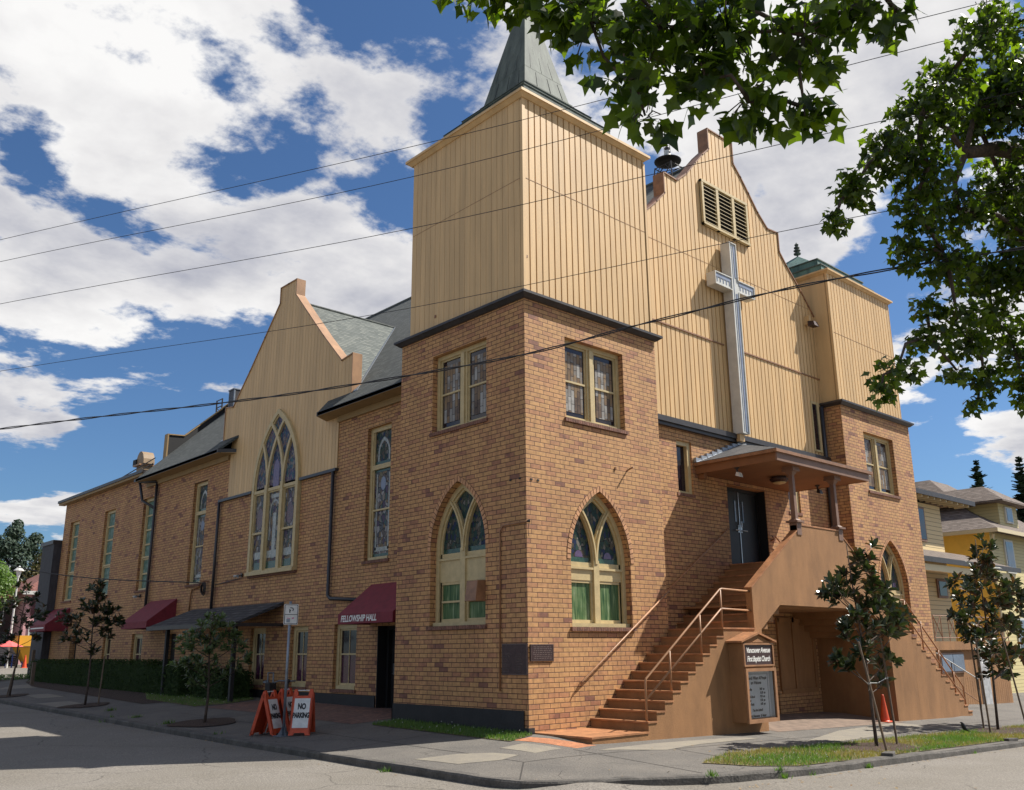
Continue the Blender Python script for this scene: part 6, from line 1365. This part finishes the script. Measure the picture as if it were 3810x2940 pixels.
magnolia(13.06, -4.05, 5.0, [(.7, 0, 4.8, .3, 8), (.4, 0, 4.3, .4, 13), (1.0, 0, 4.2, .35, 10), (-.2, 0, 3.9, .35, 10), (-1.2, 0, 3.6, .3, 8), (-.8, 0, 3.2, .35, 9), (.3, 0, 3.4, .4, 12), (1.4, 0, 3.5, .4, 12), (2.2, 0, 3.6, .4, 12), (2.8, 0, 3.3, .35, 9), (-1.6, 0, 2.9, .28, 8), (-1.0, 0, 2.5, .33, 9), (.2, 0, 2.7, .35, 9), (1.3, 0, 2.6, .35, 10), (2.3, 0, 2.7, .35, 9), (-.5, 0, 2.0, .35, 9), (.6, 0, 2.0, .3, 8), (1.8, 0, 1.9, .3, 8), (-.2, 0, 1.55, .25, 7), (.9, 0, 1.5, .25, 6), (2.6, 0, 2.0, .3, 7)],
         'bronze leaved young magnolia at the far right end of the kerb grass', lean=(.2, 0), seed=4, n=.8, L_=.25)
magnolia(-2.77, 17.68, 3.75, [(-.1, 0, 3.65, .3, 9), (.1, 0, 3.2, .33, 10), (-.25, 0, 3.1, .26, 8), (.55, 0, 2.8, .3, 9), (.8, 0, 2.65, .2, 6), (-.6, 0, 2.6, .3, 9), (-.95, 0, 2.75, .18, 5), (.15, 0, 2.65, .3, 9), (.4, 0, 2.2, .25, 7), (-.35, 0, 2.15, .25, 7), (-.8, 0, 2.1, .18, 4), (.1, 0, 1.7, .16, 4)], 'dark shaded magnolia with one stake, in front of the plain awning', seed=6)
magnolia(-3.01, 25.35, 4.15, [(0, 0, 4.0, .25, 7), (.3, 0, 3.6, .3, 9), (-.3, 0, 3.4, .3, 9), (.7, 0, 3.1, .3, 9), (-.7, 0, 2.9, .35, 10), (.2, 0, 2.8, .35, 10), (-.2, 0, 2.2, .3, 8), (.7, 0, 2.2, .2, 5), (-.7, 0, 1.9, .2, 6), (-.2, 0, 1.4, .2, 5)], 'dark shaded magnolia leaning at the left edge of the picture', seed=9, lean=(.15, 0))
magnolia(-2.75, 8.88, 2.65, [(.1, 0, 2.5, .26, 12), (-.3, 0, 2.3, .3, 14), (.45, 0, 2.25, .3, 14), (-.6, 0, 1.95, .3, 14), (0, 0, 1.95, .35, 17), (.65, 0, 1.85, .3, 13), (.9, 0, 1.6, .22, 8), (-.75, 0, 1.5, .25, 9), (-.3, 0, 1.45, .3, 12), (.3, 0, 1.4, .3, 12), (.8, 0, 1.3, .16, 5), (0, 0, 1.05, .2, 7), (-.4, 0, 1.1, .18, 5)], 'rounded paler green magnolia in front of the low side roof', mt='mag_young', mt2='mag_leaf', L_=.165, seed=12, n=.95)
stake(4.92, -5.0, 2.1, (-.42, .15), 'leaning stake on the kerb side of the sunlit magnolia', (5.5, -4.45, .7)); stake(6.5, -4.45, 2.2, (-.25, 0), 'taller upright stake right of the sunlit magnolia', (5.5, -4.45, .85))
stake(11.85, -4.3, 2.3, (-.15, 0), 'stake left of the far right magnolia', (13.0, -4.1, .9)); stake(13.0, -3.7, 2.3, (-.1, 0), 'stake right behind the trunk of the far right magnolia'); stake(14.2, -4.35, 2.5, (-.9, 0), 'slanting stake right of the far right magnolia')
stake(-2.45, 17.45, 1.5, (.05, 0), 'single stake by the dark magnolia before the plain awning'); stake(-3.2, 25.0, 1.7, (.25, 0), 'leaning stake by the leftmost magnolia')
for (x, y, h, lab) in ((.83, 36.96, 1.35, 'square timber post at the far corner of the hedge'), (-.62, 31.4, .95, 'short timber post at the near end of the far pavement')):
    mb = MB(); zq = g(x, y); mb.box((x-.07, y-.07, zq-.1), (x+.07, y+.07, zq+h), 'wood'); tag(mb.build('timber_post', bevel=.01), lab, 'post', 'timber posts by the hedge')

def leafcards(mb, pts_fn, n, size, mt, rg):
    for i in range(n):
        c, nr = pts_fn(rg); nr = (nr+Vector((rg.uniform(-.7, .7), rg.uniform(-.7, .7), rg.uniform(-.5, .9)))).normalized(); a = nr.orthogonal().normalized(); b = nr.cross(a); t_ = rg.uniform(0, 6.28)
        u = a*math.cos(t_)+b*math.sin(t_); v = nr.cross(u); s_ = size*rg.uniform(.6, 1.3)
        mb.add([c-u*s_, c+v*s_*.5, c+u*s_, c-v*s_*.5], [(0, 1, 2, 3)], mt)
def hedge(x0, x1, y0, y1, h, lab, n):
    t = thing('hedge', lab, 'hedge', ((x0+x1)/2, (y0+y1)/2, .1), 'clipped hedges along the side wall'); rg = random.Random(int(y0*10)); zb = g(x0, y0)
    mb = MB(); mb.box((x0+.08, y0+.08, zb-.1), (x1-.08, y1-.08, zb+h-.1), 'hedge'); mb.build('hedge_core', t)
    mb = MB()
    def fn(rg):
        k = rg.random(); A = [(y1-y0)*h, (y1-y0)*(x1-x0), (x1-x0)*h]; s_ = sum(A); k *= s_
        wob = .05*math.sin(rg.random()*6)
        if k < A[0]: return Vector((x0+rg.uniform(-.04, .1)+wob, rg.uniform(y0, y1), zb+rg.uniform(.02, h))), Vector((-1, 0, .2))
        if k < A[0]+A[1]: return Vector((rg.uniform(x0, x1), rg.uniform(y0, y1), zb+h+rg.uniform(-.1, .05)+wob)), Vector((0, 0, 1))
        return Vector((rg.uniform(x0, x1), y0+rg.uniform(-.04, .1), zb+rg.uniform(.02, h))), Vector((0, -1, .2))
    leafcards(mb, fn, n, .045, 'hedge', rg); mb.build('foliage', t, recalc=False)
hedge(.05, 1.2, 20.3, 34.5, 1.08, 'long clipped hedge below the plain awning', 14000)
hedge(.0, 1.1, 17.2, 20.2, .98, 'short darker clump of hedge in front of the black post', 5000)
hedge(.2, 1.2, 14.2, 16.6, .85, 'low shrubby hedge under the lean-to roof', 4000)
mb = MB(); rg = random.Random(4)
leafcards(mb, lambda r: (Vector((r.uniform(-2.6, 1.2), 36.8+r.uniform(-.5, .8), g(0, 36.8)+r.uniform(0, .25))), Vector((0, 0, 1))), 2500, .05, 'broad', rg)
stuff(mb.build('ground_cover', recalc=False), 'low green ground cover along the far edge of the side street', 'ground cover')

# ------------------------------------------------------------------ overhead cables
def cable(name, label, pts, r, group='overhead cables across the view', twist=0):
    P = [Vector(p) for p in pts]; out = []
    for i in range(len(P)-1):
        p0 = P[max(i-1, 0)]; p1 = P[i]; p2 = P[i+1]; p3 = P[min(i+2, len(P)-1)]
        for k in range(12):
            t_ = k/12; out.append(.5*((2*p1)+(p2-p0)*t_+(2*p0-5*p1+4*p2-p3)*t_*t_+(3*p1-p0-3*p2+p3)*t_**3))
    out.append(P[-1]); mb = MB()
    if twist:
        L_ = 0; q1 = []; q2 = []; ext = []
        for i in range(len(out)-1):
            for k in range(6): ext.append(out[i].lerp(out[i+1], k/6))
        ext.append(out[-1])
        for i, p in enumerate(ext):
            if i: L_ += (p-ext[i-1]).length
            a = L_*3.2; s_ = Vector((.9, .42, 0)); q1.append(p+(s_*math.cos(a)+Vector((0, 0, 1))*math.sin(a))*r*.8); q2.append(p-(s_*math.cos(a)+Vector((0, 0, 1))*math.sin(a))*r*.8)
        mb.tube(q1, r*.62, 'cable', 5); mb.tube(q2, r*.62, 'cable', 5)
    else: mb.tube(out, r, 'cable', 6)
    o = mb.build(name, smooth=True); tag(o, label, 'cable', group)
dv = Vector((-.4258, .9048, 0))
def ext_(pts, a=14, b=7): return [tuple(Vector(pts[0])+dv*a)]+pts+[tuple(Vector(pts[-1])-dv*b)]
cable('overhead_cable', 'highest thin cable, crossing the top of the corner tower', ext_([(-9.02, 7.43, 10.52), (-4.34, -2.53, 10.41), (-.8, -10.04, 10.55)]), .0055)
cable('overhead_cable', 'second thin cable from the top, crossing the upper tower siding', ext_([(-8.98, 7.33, 9.97), (-4.59, -1.99, 9.8), (-.73, -10.18, 10.09)]), .0055)
cable('overhead_cable', 'third thin cable, crossing the middle of the tower siding and below the louvre', ext_([(-8.89, 7.16, 8.95), (-4.59, -1.98, 8.79), (-1.09, -9.43, 9.01)]), .0055)
cable('overhead_cable', 'lowest thin cable, crossing the tip of the side gable and tower foot', ext_([(-8.77, 6.88, 7.38), (-4.84, -1.46, 7.28), (-1.46, -8.63, 7.57)]), .005)
cable('cable_bundle', 'thick twisted black cable sagging across the tower windows and the cross', ext_([(-8.66, 6.66, 6.1), (-6.26, 1.57, 6.03), (-5.1, -.91, 6.04), (-3.69, -3.9, 6.17), (-2.74, -5.92, 6.43), (-1.35, -8.88, 6.69)]), .017, twist=1)
cable('service_cable', 'black service cable dropping to the coil on the side wall', [(-14, 52, 11.5), (-6.8, 38, 7.6), (-2, 27.5, 4.9), (1.3, 18.7, 4.05)], .022)

# ------------------------------------------------------------------ buildings to the right
MT['lap'] = lap_mat('tan_lap_siding', (.62, .47, .24)); MT['lap_low'] = lap_mat('ochre_lap_siding', (.5, .31, .13))
MT['yellow'] = mat('mustard_yellow_wall', (.85, .54, .10), .7, var=.06); MT['olive'] = lap_mat('pale_olive_siding', (.5, .42, .2), .16, .6); MT['cream'] = mat('cream_trim', (.62, .53, .34), .6)
h1 = thing('tan_house', 'tan lap sided house right beside the church, over a terrace with an iron railing', 'house', (25, 5, -.6))
mb = MB(); mb.box((20.0, 3.0, 1.7), (28.3, 12, 7.6), 'lap'); mb.build('wall', h1)
mb = MB(); mb.box((20.0, .44, -1.4), (26.7, 3.0, 1.42), 'stucco')
for k in range(34): mb.box((20.05+k*.195, .425, -1.2), (20.05+k*.195+.18, .44, .45), 'stucco')
mb.box((19.8, .3, 1.42), (26.9, 2.99, 1.72), 'stucco'); mb.build('terrace_wall', h1)
mb = MB(); mb.box((20.4, .38, .62), (22.4, .43, 1.32), 'fascia'); w1 = mb.build('window', h1, 'wide low window in the terrace wall'); mb = MB(); mb.box((20.46, .365, .68), (21.38, .375, 1.26), 'glass_sky'); mb.box((21.42, .365, .68), (22.34, .375, 1.26), 'glass_sky'); mb.build('pane', w1)
MT['white_door'] = mat('pale_weathered_door', (.42, .42, .42), .6, var=.25, vscale=5)
mb = MB(); mb.box((23.75, .38, -.65), (24.55, .43, 1.2), 'white_door'); mb.build('door', h1, 'pale weathered door in the terrace wall')
mb = MB()
def hip(mb, x0, x1, y0, y1, z, zt, ins, mt, t_=.12):
    b = [(x0, y0, z), (x1, y0, z), (x1, y1, z), (x0, y1, z)]; c = [(x0+ins, y0+ins, zt), (x1-ins, y0+ins, zt), (x1-ins, y1-ins, zt), (x0+ins, y1-ins, zt)]; d = [(p[0], p[1], p[2]-t_) for p in b]
    mb.add(b+c+d, [(0, 1, 5, 4), (1, 2, 6, 5), (2, 3, 7, 6), (3, 0, 4, 7), (4, 5, 6, 7), (8, 9, 1, 0), (9, 10, 2, 1), (10, 11, 3, 2), (11, 8, 0, 3), (11, 10, 9, 8)], mt)
hip(mb, 19.5, 30.4, 2.3, 13.5, 7.95, 9.6, 4.2, 'shingle_brown'); rf = mb.build('roof', h1, 'broad brown hipped roof')
mb = MB(); mb.box((19.5, 2.25, 7.74), (30.45, 2.3, 7.95), 'trim'); mb.box((30.4, 2.3, 7.74), (30.45, 13.5, 7.95), 'trim'); mb.build('gutter', rf)
for k in range(18): MB().box((19.7+k*.6, 2.35, 7.66), (19.78+k*.6, 3.0, 7.8), 'cream').build('bracket', rf)
mb = MB(); slab(mb, [(19.6, 1.0), (31.0, 1.0), (30.2, 2.98), (19.6, 2.98)], lambda x, y: 4.85+(y-1)*.36, .14, 'shingle_brown'); pr2 = mb.build('porch_roof', h1)
mb = MB(); mb.box((19.6, .93, 4.66), (31.1, 1.0, 4.86), 'trim'); mb.build('gutter', pr2); mb = MB(); mb.box((19.6, 1.1, 4.35), (30.8, 1.3, 4.6), 'cream'); mb.build('fascia', pr2)
for (x0_, x1_, z0_, z1_) in ((25.3, 26.5, 5.9, 7.4), (26.95, 27.9, 3.55, 4.35), (21.5, 22.6, 5.9, 7.4)):
    mb = MB(); mb.box((x0_, 2.93, z0_), (x1_, 2.999, z1_), 'fascia'); w1 = mb.build('window', h1); mb = MB(); mb.box((x0_+.12, 2.91, z0_+.1), (x1_-.12, 2.93, z1_-.1), 'glass_dark'); mb.build('pane', w1)
# iron railing on the terrace and on its outside steps
def iron(paths, lab, r=.02):
    mb = MB()
    for p in paths: mb.tube(p, r, 'copingdark', 5)
    return tag(mb.build('iron_railing'), lab, 'railing')
P = [[(20.2, .4, 2.62), (27.0, .4, 2.62)], [(20.2, .4, 1.85), (27.0, .4, 1.85)]]
x = 20.2
while x < 27.1: P.append([(x, .4, 1.7), (x, .4, 2.62)]); x += .62
x = 20.2
while x < 26.4: P += [[(x, .4, 2.62), (x+.62, .4, 1.85)], [(x, .4, 1.85), (x+.62, .4, 2.62)]]; x += 1.24
iron(P, 'rust brown iron railing with diagonal bars along the house terrace', .016)
mb = MB(); mb.tube([(18.5, -.3, 1.34), (21.65, -.3, .42)], .02, 'white', 6); mb.tube([(19.6, -.3, .3), (21.6, -.3, -.38)], .016, 'rail', 6)
for x, z in ((19.6, 1.0), (21.65, .42)): mb.tube([(x, -.3, -.55), (x, -.3, z)], .02, 'trim', 6)
tag(mb.build('step_railing'), 'pale slanting handrail between the right stair and the terrace', 'railing')
h2 = thing('yellow_house', 'mustard yellow house with a brown hipped roof and dormer, behind the tan house', 'house', (36, 8, -.6))
mb = MB(); mb.box((32.3, 2.5, -1), (32.36, 13, 6.8), 'yellow'); mb.build('side_wall', h2, 'mustard yellow side wall'); mb = MB(); mb.box((32.36, 2.5, -1), (43, 13, 6.8), 'olive'); mb.build('front_wall', h2, 'pale olive front wall')
mb = MB(); hip(mb, 31.7, 43.6, 1.9, 14, 6.85, 7.9, 1.8, 'shingle_brown', .08); hip(mb, 33.5, 41.8, 3.7, 12.2, 7.9, 10.3, 3.0, 'shingle_brown', .05); rf = mb.build('roof', h2, 'flared brown hipped roof')
mb = MB(); mb.box((31.66, 1.86, 6.66), (43.6, 1.92, 6.84), 'cream'); mb.box((31.66, 1.92, 6.66), (31.72, 14, 6.84), 'cream')
mb.build('gutter', rf)
mb = MB(); mb.box((34.2, 2.6, 7.2), (36.6, 6, 8.35), 'olive'); dm = mb.build('dormer', h2, 'dormer with one window')
mb = MB(); hip(mb, 33.5, 37.2, 2.1, 8, 8.4, 9.3, 1.3, 'shingle_brown', .08); mb.build('dormer_roof', dm); mb = MB(); mb.box((34.9, 2.52, 7.4), (35.8, 2.6, 8.2), 'white'); mb.build('dormer_frame', dm); mb = MB(); mb.box((35.0, 2.5, 7.48), (35.7, 2.52, 8.12), 'glass_sky'); mb.build('pane', dm)
for (x0_, z0_) in ((33.9, 4.9), (37.5, 4.9), (34.0, 1.2)):
    mb = MB(); mb.box((x0_, 2.44, z0_), (x0_+1.1, 2.499, z0_+1.6), 'white'); w1 = mb.build('window', h2); mb = MB(); mb.box((x0_+.12, 2.42, z0_+.1), (x0_+.98, 2.44, z0_+1.5), 'glass_sky'); mb.build('pane', w1)
mb = MB(); mb.tube([(32.0, 2.2, 6.6), (32.05, 2.3, 6.2), (32.25, 2.46, 5.9), (32.25, 2.46, 0)], .06, 'cream'); mb.build('downpipe', h2)
# conifers far behind
def conifer(x, y, z, h, r, lab, seed, group='tall conifers on the skyline', n=26, mt='conifer', lv=None):
    rg = random.Random(seed); t = thing('conifer_tree', lab, 'tree', (x, y, z), group)
    mb = MB(); mb.tube([(x, y, z), (x, y, z+h)], h*.018, 'bark', 6, r2=h*.002); mb.build('trunk', t)
    cr = MB(); lay = n
    for i in range(lay):
        f = (i+.5)/lay; zz_ = z+h*(.04+.96*f); rr = r*(1-f)**.8*rg.uniform(.7, 1.1)+r*.03
        for j in range(13):
            a = rg.uniform(0, 6.28); L_ = rr*rg.uniform(.6, 1.15); d = Vector((math.cos(a), math.sin(a), rg.uniform(-.12, .12)))
            p0 = Vector((x, y, zz_+rg.uniform(-.5, .5)*h/lay)); s_ = Vector((-d.y, d.x, 0))
            for k in range(7):
                c = p0+d*L_*(k+1)/7+Vector((0, 0, -L_*.12*((k+1)/7)**2*(-1 if f > .8 else 1))); w_ = (L_*.2+r*.05)*(1.25-k/7)
                for m_ in range(2):
                    o_ = Vector((rg.uniform(-.1, .1), rg.uniform(-.1, .1), rg.uniform(-.5, .15)))*w_
                    cr.add([c-s_*w_+o_, c+d*w_*.9+o_*.4, c+s_*w_-o_*.3, c-d*w_*.3+Vector((0, 0, -w_*.5))], [(0, 1, 2), (0, 2, 3)], mt)
    cr.build('crown', t, recalc=False)
conifer(189, 60, 5, 35, 8.5, 'left one of two tall conifers above the brown roofs', 3, n=20); conifer(209, 58, 5, 38, 10, 'right one of two tall conifers, at the picture edge above the roofs', 5, n=20)

# ------------------------------------------------------------------ far left, across the side street
def blobtree(x, y, z, h, blobs, lab, mt, size, seed, cat='tree', group=None):
    rg = random.Random(seed); t = thing('broadleaf_tree', lab, cat, (x, y, z), group)
    mb = MB(); mb.tube([(x, y, z), (x+.2, y, z+h*.5), (x, y, z+h*.8)], [h*.03, h*.02, h*.008], 'bark', 7)
    for b in blobs: mb.tube([(x+.1, y, z+h*.35), (x+b[0]*.6, y+b[1]*.6, z+b[2]*.85), (x+b[0], y+b[1], z+b[2])], h*.008, 'bark', 5)
    mb.build('trunk', t)
    cr = MB()
    for b in blobs:
        def fn(r):
            while True:
                u = Vector((r.gauss(0, .45), r.gauss(0, .45), r.gauss(0, .45)))
                if u.length < 1.05: break
            u = u*(1 if r.random() > .5 else .9/max(u.length, .35)); return Vector((x+b[0], y+b[1], z+b[2]))+u*b[3], u.normalized() if u.length > 0 else Vector((0, 0, 1))
        leafcards(cr, fn, int(b[4]), size, mt, rg)
    cr.build('crown', t, recalc=False)
blobtree(12.7, 90, .6, 14, [(-.3, 0, 13.9, .6, 350), (-.5, 0, 13.0, 1.0, 700), (1.6, 0, 12.6, .7, 400), (1.3, 0, 11.7, 1.2, 800), (-1.3, 0, 11.6, 1.3, 900), (0, 0, 11.3, 1.6, 1000), (-2.4, 0, 10.2, 1.2, 700), (2.4, 0, 10.3, 1.3, 800), (0, 0, 9.6, 2.1, 1400), (-3.1, 0, 8.9, 1.0, 500), (-1.8, 0, 8.2, 2.0, 1200), (2.4, 0, 8.4, 2.0, 1200), (0, 0, 7.0, 2.6, 1500)], 'dark evergreen with two ragged tops behind the pink house', 'conifer', .17, 8, group='trees beyond the side street')
blobtree(15.6, 88, .6, 11.5, [(0, 0, 9.5, 2.0, 1500), (-1.4, 0, 8, 1.8, 1200), (1.2, 0, 7.5, 2, 1200), (0, 0, 6, 2.2, 1400)], 'olive brown tree behind the red roof, beside the dark annexe', 'autumn', .16, 3, group='trees beyond the side street')
blobtree(7.6, 76, .6, 8.8, [(.2, 0, 8.0, 1.0, 900), (-.6, 0, 7.2, 1.4, 1300), (.9, 0, 6.9, 1.2, 1100), (-1.6, 0, 6.2, 1.5, 1200), (.4, 0, 5.9, 1.5, 1300)], 'bright yellow green tree at the left edge', 'broad', .12, 4, group='trees beyond the side street')
MT['pinkwall'] = mat('pink_clapboard', (.5, .27, .27), .7, var=.05); MT['greywall'] = mat('grey_house_wall', (.16, .17, .18), .8, var=.1)
ph = thing('pink_house', 'pink house with a red brown hipped roof across the side street', 'house', (12, 78, .6))
mb = MB(); mb.box((9.9, 74, .3), (18, 84, 6.75), 'pinkwall'); mb.build('wall', ph)
mb = MB(); hip(mb, 9.4, 18.6, 73.4, 84.6, 6.85, 9.4, 4, 'shingle_red', .15); mb.build('roof', ph); mb = MB(); mb.box((9.4, 73.3, 6.55), (18.6, 73.4, 6.85), 'white'); mb.build('fascia', ph)
for (x0_, z0_, wd, hh) in ((10.95, 4.9, .9, 1.5), (10.5, 2.5, 1.5, 1.6), (13, 4.9, .9, 1.5)):
    mb = MB(); mb.box((x0_-.15, 73.9, z0_-.12), (x0_+wd+.15, 73.99, z0_+hh+.15), 'white'); w1 = mb.build('window', ph); mb = MB(); mb.box((x0_, 73.87, z0_), (x0_+wd, 73.9, z0_+hh*.48), 'glass_dark'); mb.box((x0_, 73.87, z0_+hh*.53), (x0_+wd, 73.9, z0_+hh), 'glass_dark'); mb.build('pane', w1)
mb = MB(); mb.box((10.35, 73.93, 4.8), (10.7, 73.99, 6.5), 'oval'); mb.build('shutter', ph)
gh = thing('grey_house', 'grey house with white windows at the left edge, beside the pink one', 'house', (4, 80, .6))
mb = MB(); mb.box((-2, 76, .3), (8.6, 86, 6.35), 'greywall'); mb.build('wall', gh); mb = MB(); hip(mb, -2.6, 9.2, 75.4, 86.6, 6.5, 8.0, 4, 'shingle_red', .2); mb.build('roof', gh)
for x0_ in (7.0, 8.0): 
    mb = MB(); mb.box((x0_, 75.9, 4.4), (x0_+.75, 75.99, 6.1), 'white'); w1 = mb.build('window', gh); mb = MB(); mb.box((x0_+.1, 75.87, 4.5), (x0_+.65, 75.9, 6.0), 'glass_dark'); mb.build('pane', w1)
mb = MB(); mb.box((6.4, 75.9, 1.2), (7.4, 75.99, 3.0), 'white'); w1 = mb.build('window', gh); mb = MB(); mb.box((6.5, 75.87, 1.3), (7.3, 75.9, 2.9), 'glass_dark'); mb.build('pane', w1)
# street lamp
sl_ = thing('street_lamp', 'white post lamp with a cone shaped shade above the far roofs', 'street lamp', (6.0, 62, .6))
mb = MB(); mb.tube([(6.0, 62, .6), (6.0, 62, 7.2)], .09, 'white', 8, r2=.06); mb.build('lamp_post', sl_); mb = MB(); mb.lathe((6.0, 62, 7.1), [(.08, 0), (.1, .1), (.2, .5), (.18, .55)], 'signwhite', 10); mb.build('lamp_globe', sl_); mb = MB(); mb.lathe((6.0, 62, 7.6), [(.38, 0), (.36, .05), (.1, .3), (.02, .36)], 'white', 10); mb.build('lamp_shade', sl_)
# umbrellas, fence, yellow kiosk
MT['coral'] = mat('coral_canvas', (.72, .12, .11), .7)
for (x, y, z, r_, lab) in ((5.75, 61, 2.1, .95, 'coral red patio umbrella nearest the yellow kiosk'), (4.4, 62, 1.98, .9, 'coral red patio umbrella at the left edge')):
    t = thing('patio_umbrella', lab, 'umbrella', (x, y, .6), 'coral umbrellas across the side street'); mb = MB(); mb.lathe((x, y, z), [(r_, 0), (r_*.98, .03), (.04, .42), (.02, .45)], 'coral', 8); mb.build('canopy', t); mb = MB(); mb.tube([(x, y, .6), (x, y, z+.4)], .03, 'white', 6); mb.build('pole', t)
fn_ = thing('slatted_fence', 'dark horizontally slatted fence behind the umbrellas', 'fence', (5, 64, .6))
for k in range(9): mb = MB(); mb.box((1.5, 64, .7+k*.16), (7.2, 64.05, .83+k*.16), 'darkboard'); mb.build('slat', fn_)
for x in (1.5, 3.4, 5.3, 7.2): mb = MB(); mb.box((x-.06, 64.05, .6), (x+.06, 64.15, 2.2), 'darkboard'); mb.build('post', fn_)
MT['bluep'] = mat('blue_post', (.04, .1, .4), .5)
for i, x in enumerate((6.05, 6.45, 7.15, 7.6)):
    mb = MB(); mb.tube([(x, 62.5, .6), (x, 62.5, 1.5)], .05, 'bluep', 8); mb.lathe((x, 62.5, 1.5), [(.05, 0), (.06, .03), (.03, .08)], 'bluep', 8); tag(mb.build('blue_bollard'), ('leftmost', 'second from left', 'third from left', 'rightmost')[i]+' of the thin blue posts before the far slatted fence', 'bollard', 'blue posts by the far fence')
kio = thing('yellow_kiosk', 'mustard yellow kiosk narrowing towards its foot, across the side street', 'kiosk', (7.6, 63, .6))
MT['kyellow'] = mat('kiosk_yellow', (.62, .33, .02), .6)
mb = MB(); mb.hexa([(7.2, 62, .9), (8.6, 62, .9), (8.6, 63, .9), (7.2, 63, .9), (6.55, 61.6, 2.1), (9.2, 61.6, 2.1), (9.2, 63.4, 2.1), (6.55, 63.4, 2.1)], 'kyellow'); mb.build('body', kio)
mb = MB(); mb.box((6.5, 61.55, 2.13), (9.25, 63.45, 2.9), 'kyellow'); mb.build('upper_body', kio); mb = MB(); mb.box((6.5, 61.5, 2.08), (9.25, 63.45, 2.13), 'trim'); mb.build('trim', kio); mb = MB(); mb.box((7.3, 62.1, .58), (8.5, 62.9, .9), 'trim'); mb.build('foot', kio)
mb = MB(); mb.box((-20, 67.5, .5), (40, 67.9, .74), 'concrete'); struct(mb.build('far_kerb')); mb = MB(); mb.box((-20, 67.9, .5), (40, 74, .72), 'concrete'); struct(mb.build('far_pavement'))
blobtree(44.5, 13, -1, 17, [(.3, 0, 15.2, 1.2, 260), (.6, 0, 13.6, 1.0, 200), (.2, 0, 11.9, .8, 150), (1.5, 2, 10, 1, 150)], 'small tree top peeping out behind the far right tower', 'broad', .16, 6)
# loose kerb stones beside the verge
for i, (x, y, s_, a, mt, lab) in enumerate(((4.3, -5.33, .2, .3, 'kerbm', 'broken dark kerb lump between the two kerbside trees'), (13.6, -5.1, .1, .2, 'concrete', 'pale loose block by the far right magnolia'), (10.2, -5.35, .18, -.2, 'kerbm', 'broken kerb lump left of the pale block'))):
    rg = random.Random(i); z = g(x, y); mb = MB()
    V = [(x+(dx*s_*math.cos(a)-dy*s_*.5*math.sin(a))*rg.uniform(.85, 1.1), y+(dx*s_*math.sin(a)+dy*s_*.5*math.cos(a))*rg.uniform(.85, 1.1), z+dz*s_*.5*rg.uniform(.8, 1.1)) for dz in (-.1, .75) for dx, dy in ((-1, -1), (1, -1), (1, 1), (-1, 1))]
    mb.hexa(V, mt); tag(mb.build('kerb_stone', bevel=.015), lab, 'stone')

# litter of dead leaves in the gutters and on the pavement, weeds in the kerb joints
mb = MB(); rg = random.Random(31); MT['deadleaf'] = leaf_mat('dead_leaf', (.16, .09, .035), (.28, .2, .09), .7, 0)
for i in range(420):
    k = rg.random()
    if k < .45: x = rg.uniform(-2, 16); y = -5.58-abs(rg.gauss(0, .12)); z = road_z(x, y)+.006
    elif k < .7: x = -3.75-abs(rg.gauss(0, .15)); y = rg.uniform(-2, 20); z = road_z(x, y)+.006
    elif k < .85: x = rg.uniform(-3.2, 14); y = rg.uniform(-5, -2); z = g(x, y)+.012
    else: x = rg.uniform(-6, 2); y = rg.uniform(-8, -5.7); z = road_z(x, y)+.006
    a = rg.uniform(0, 6.28); s_ = rg.uniform(.012, .035); u = Vector((math.cos(a), math.sin(a), rg.uniform(-.3, .3)))*s_; v = Vector((-math.sin(a), math.cos(a), rg.uniform(-.3, .3)))*s_*.6; c = Vector((x, y, z+.004))
    mb.add([c-u, c+v, c+u, c-v], [(0, 1, 2, 3)], 'deadleaf')
stuff(mb.build('leaf_litter', recalc=False), 'dead leaves scattered along the gutters and pavement', 'leaf litter')
mb = MB()
for (x, y, n_, h) in ((-.9, -5.08, 50, .12), (.5, -5.4, 70, .14), (-3.72, -.4, 40, .12), (-3.62, 6.5, 40, .1), (-3.66, 13, 60, .14), (3.1, -5.5, 80, .12), (7.6, -5.52, 60, .1), (1.3, -5.42, 50, .1), (-3.3, 9.8, 60, .12), (-3.2, 12.2, 60, .12), (-2.9, 15, 60, .12)):
    for i in range(n_):
        a = rg.uniform(0, 6.28); r = abs(rg.gauss(0, .06)); px, py = x+r*math.cos(a)*1.6, y+r*math.sin(a)*.7; z = (g(px, py) if (px > -3.6 and py > -5.4) else road_z(px, py))+.0
        hh = h*rg.uniform(.4, 1); lx, ly = rg.uniform(-.06, .06), rg.uniform(-.06, .06); w_ = rg.uniform(.004, .012)
        mb.add([(px-w_*math.cos(a), py-w_*math.sin(a), z), (px+w_*math.cos(a), py+w_*math.sin(a), z), (px+lx, py+ly, z+hh)], [(0, 1, 2)], 'grass')
stuff(mb.build('weeds', recalc=False), 'small weeds growing out of the kerb joints', 'weeds')
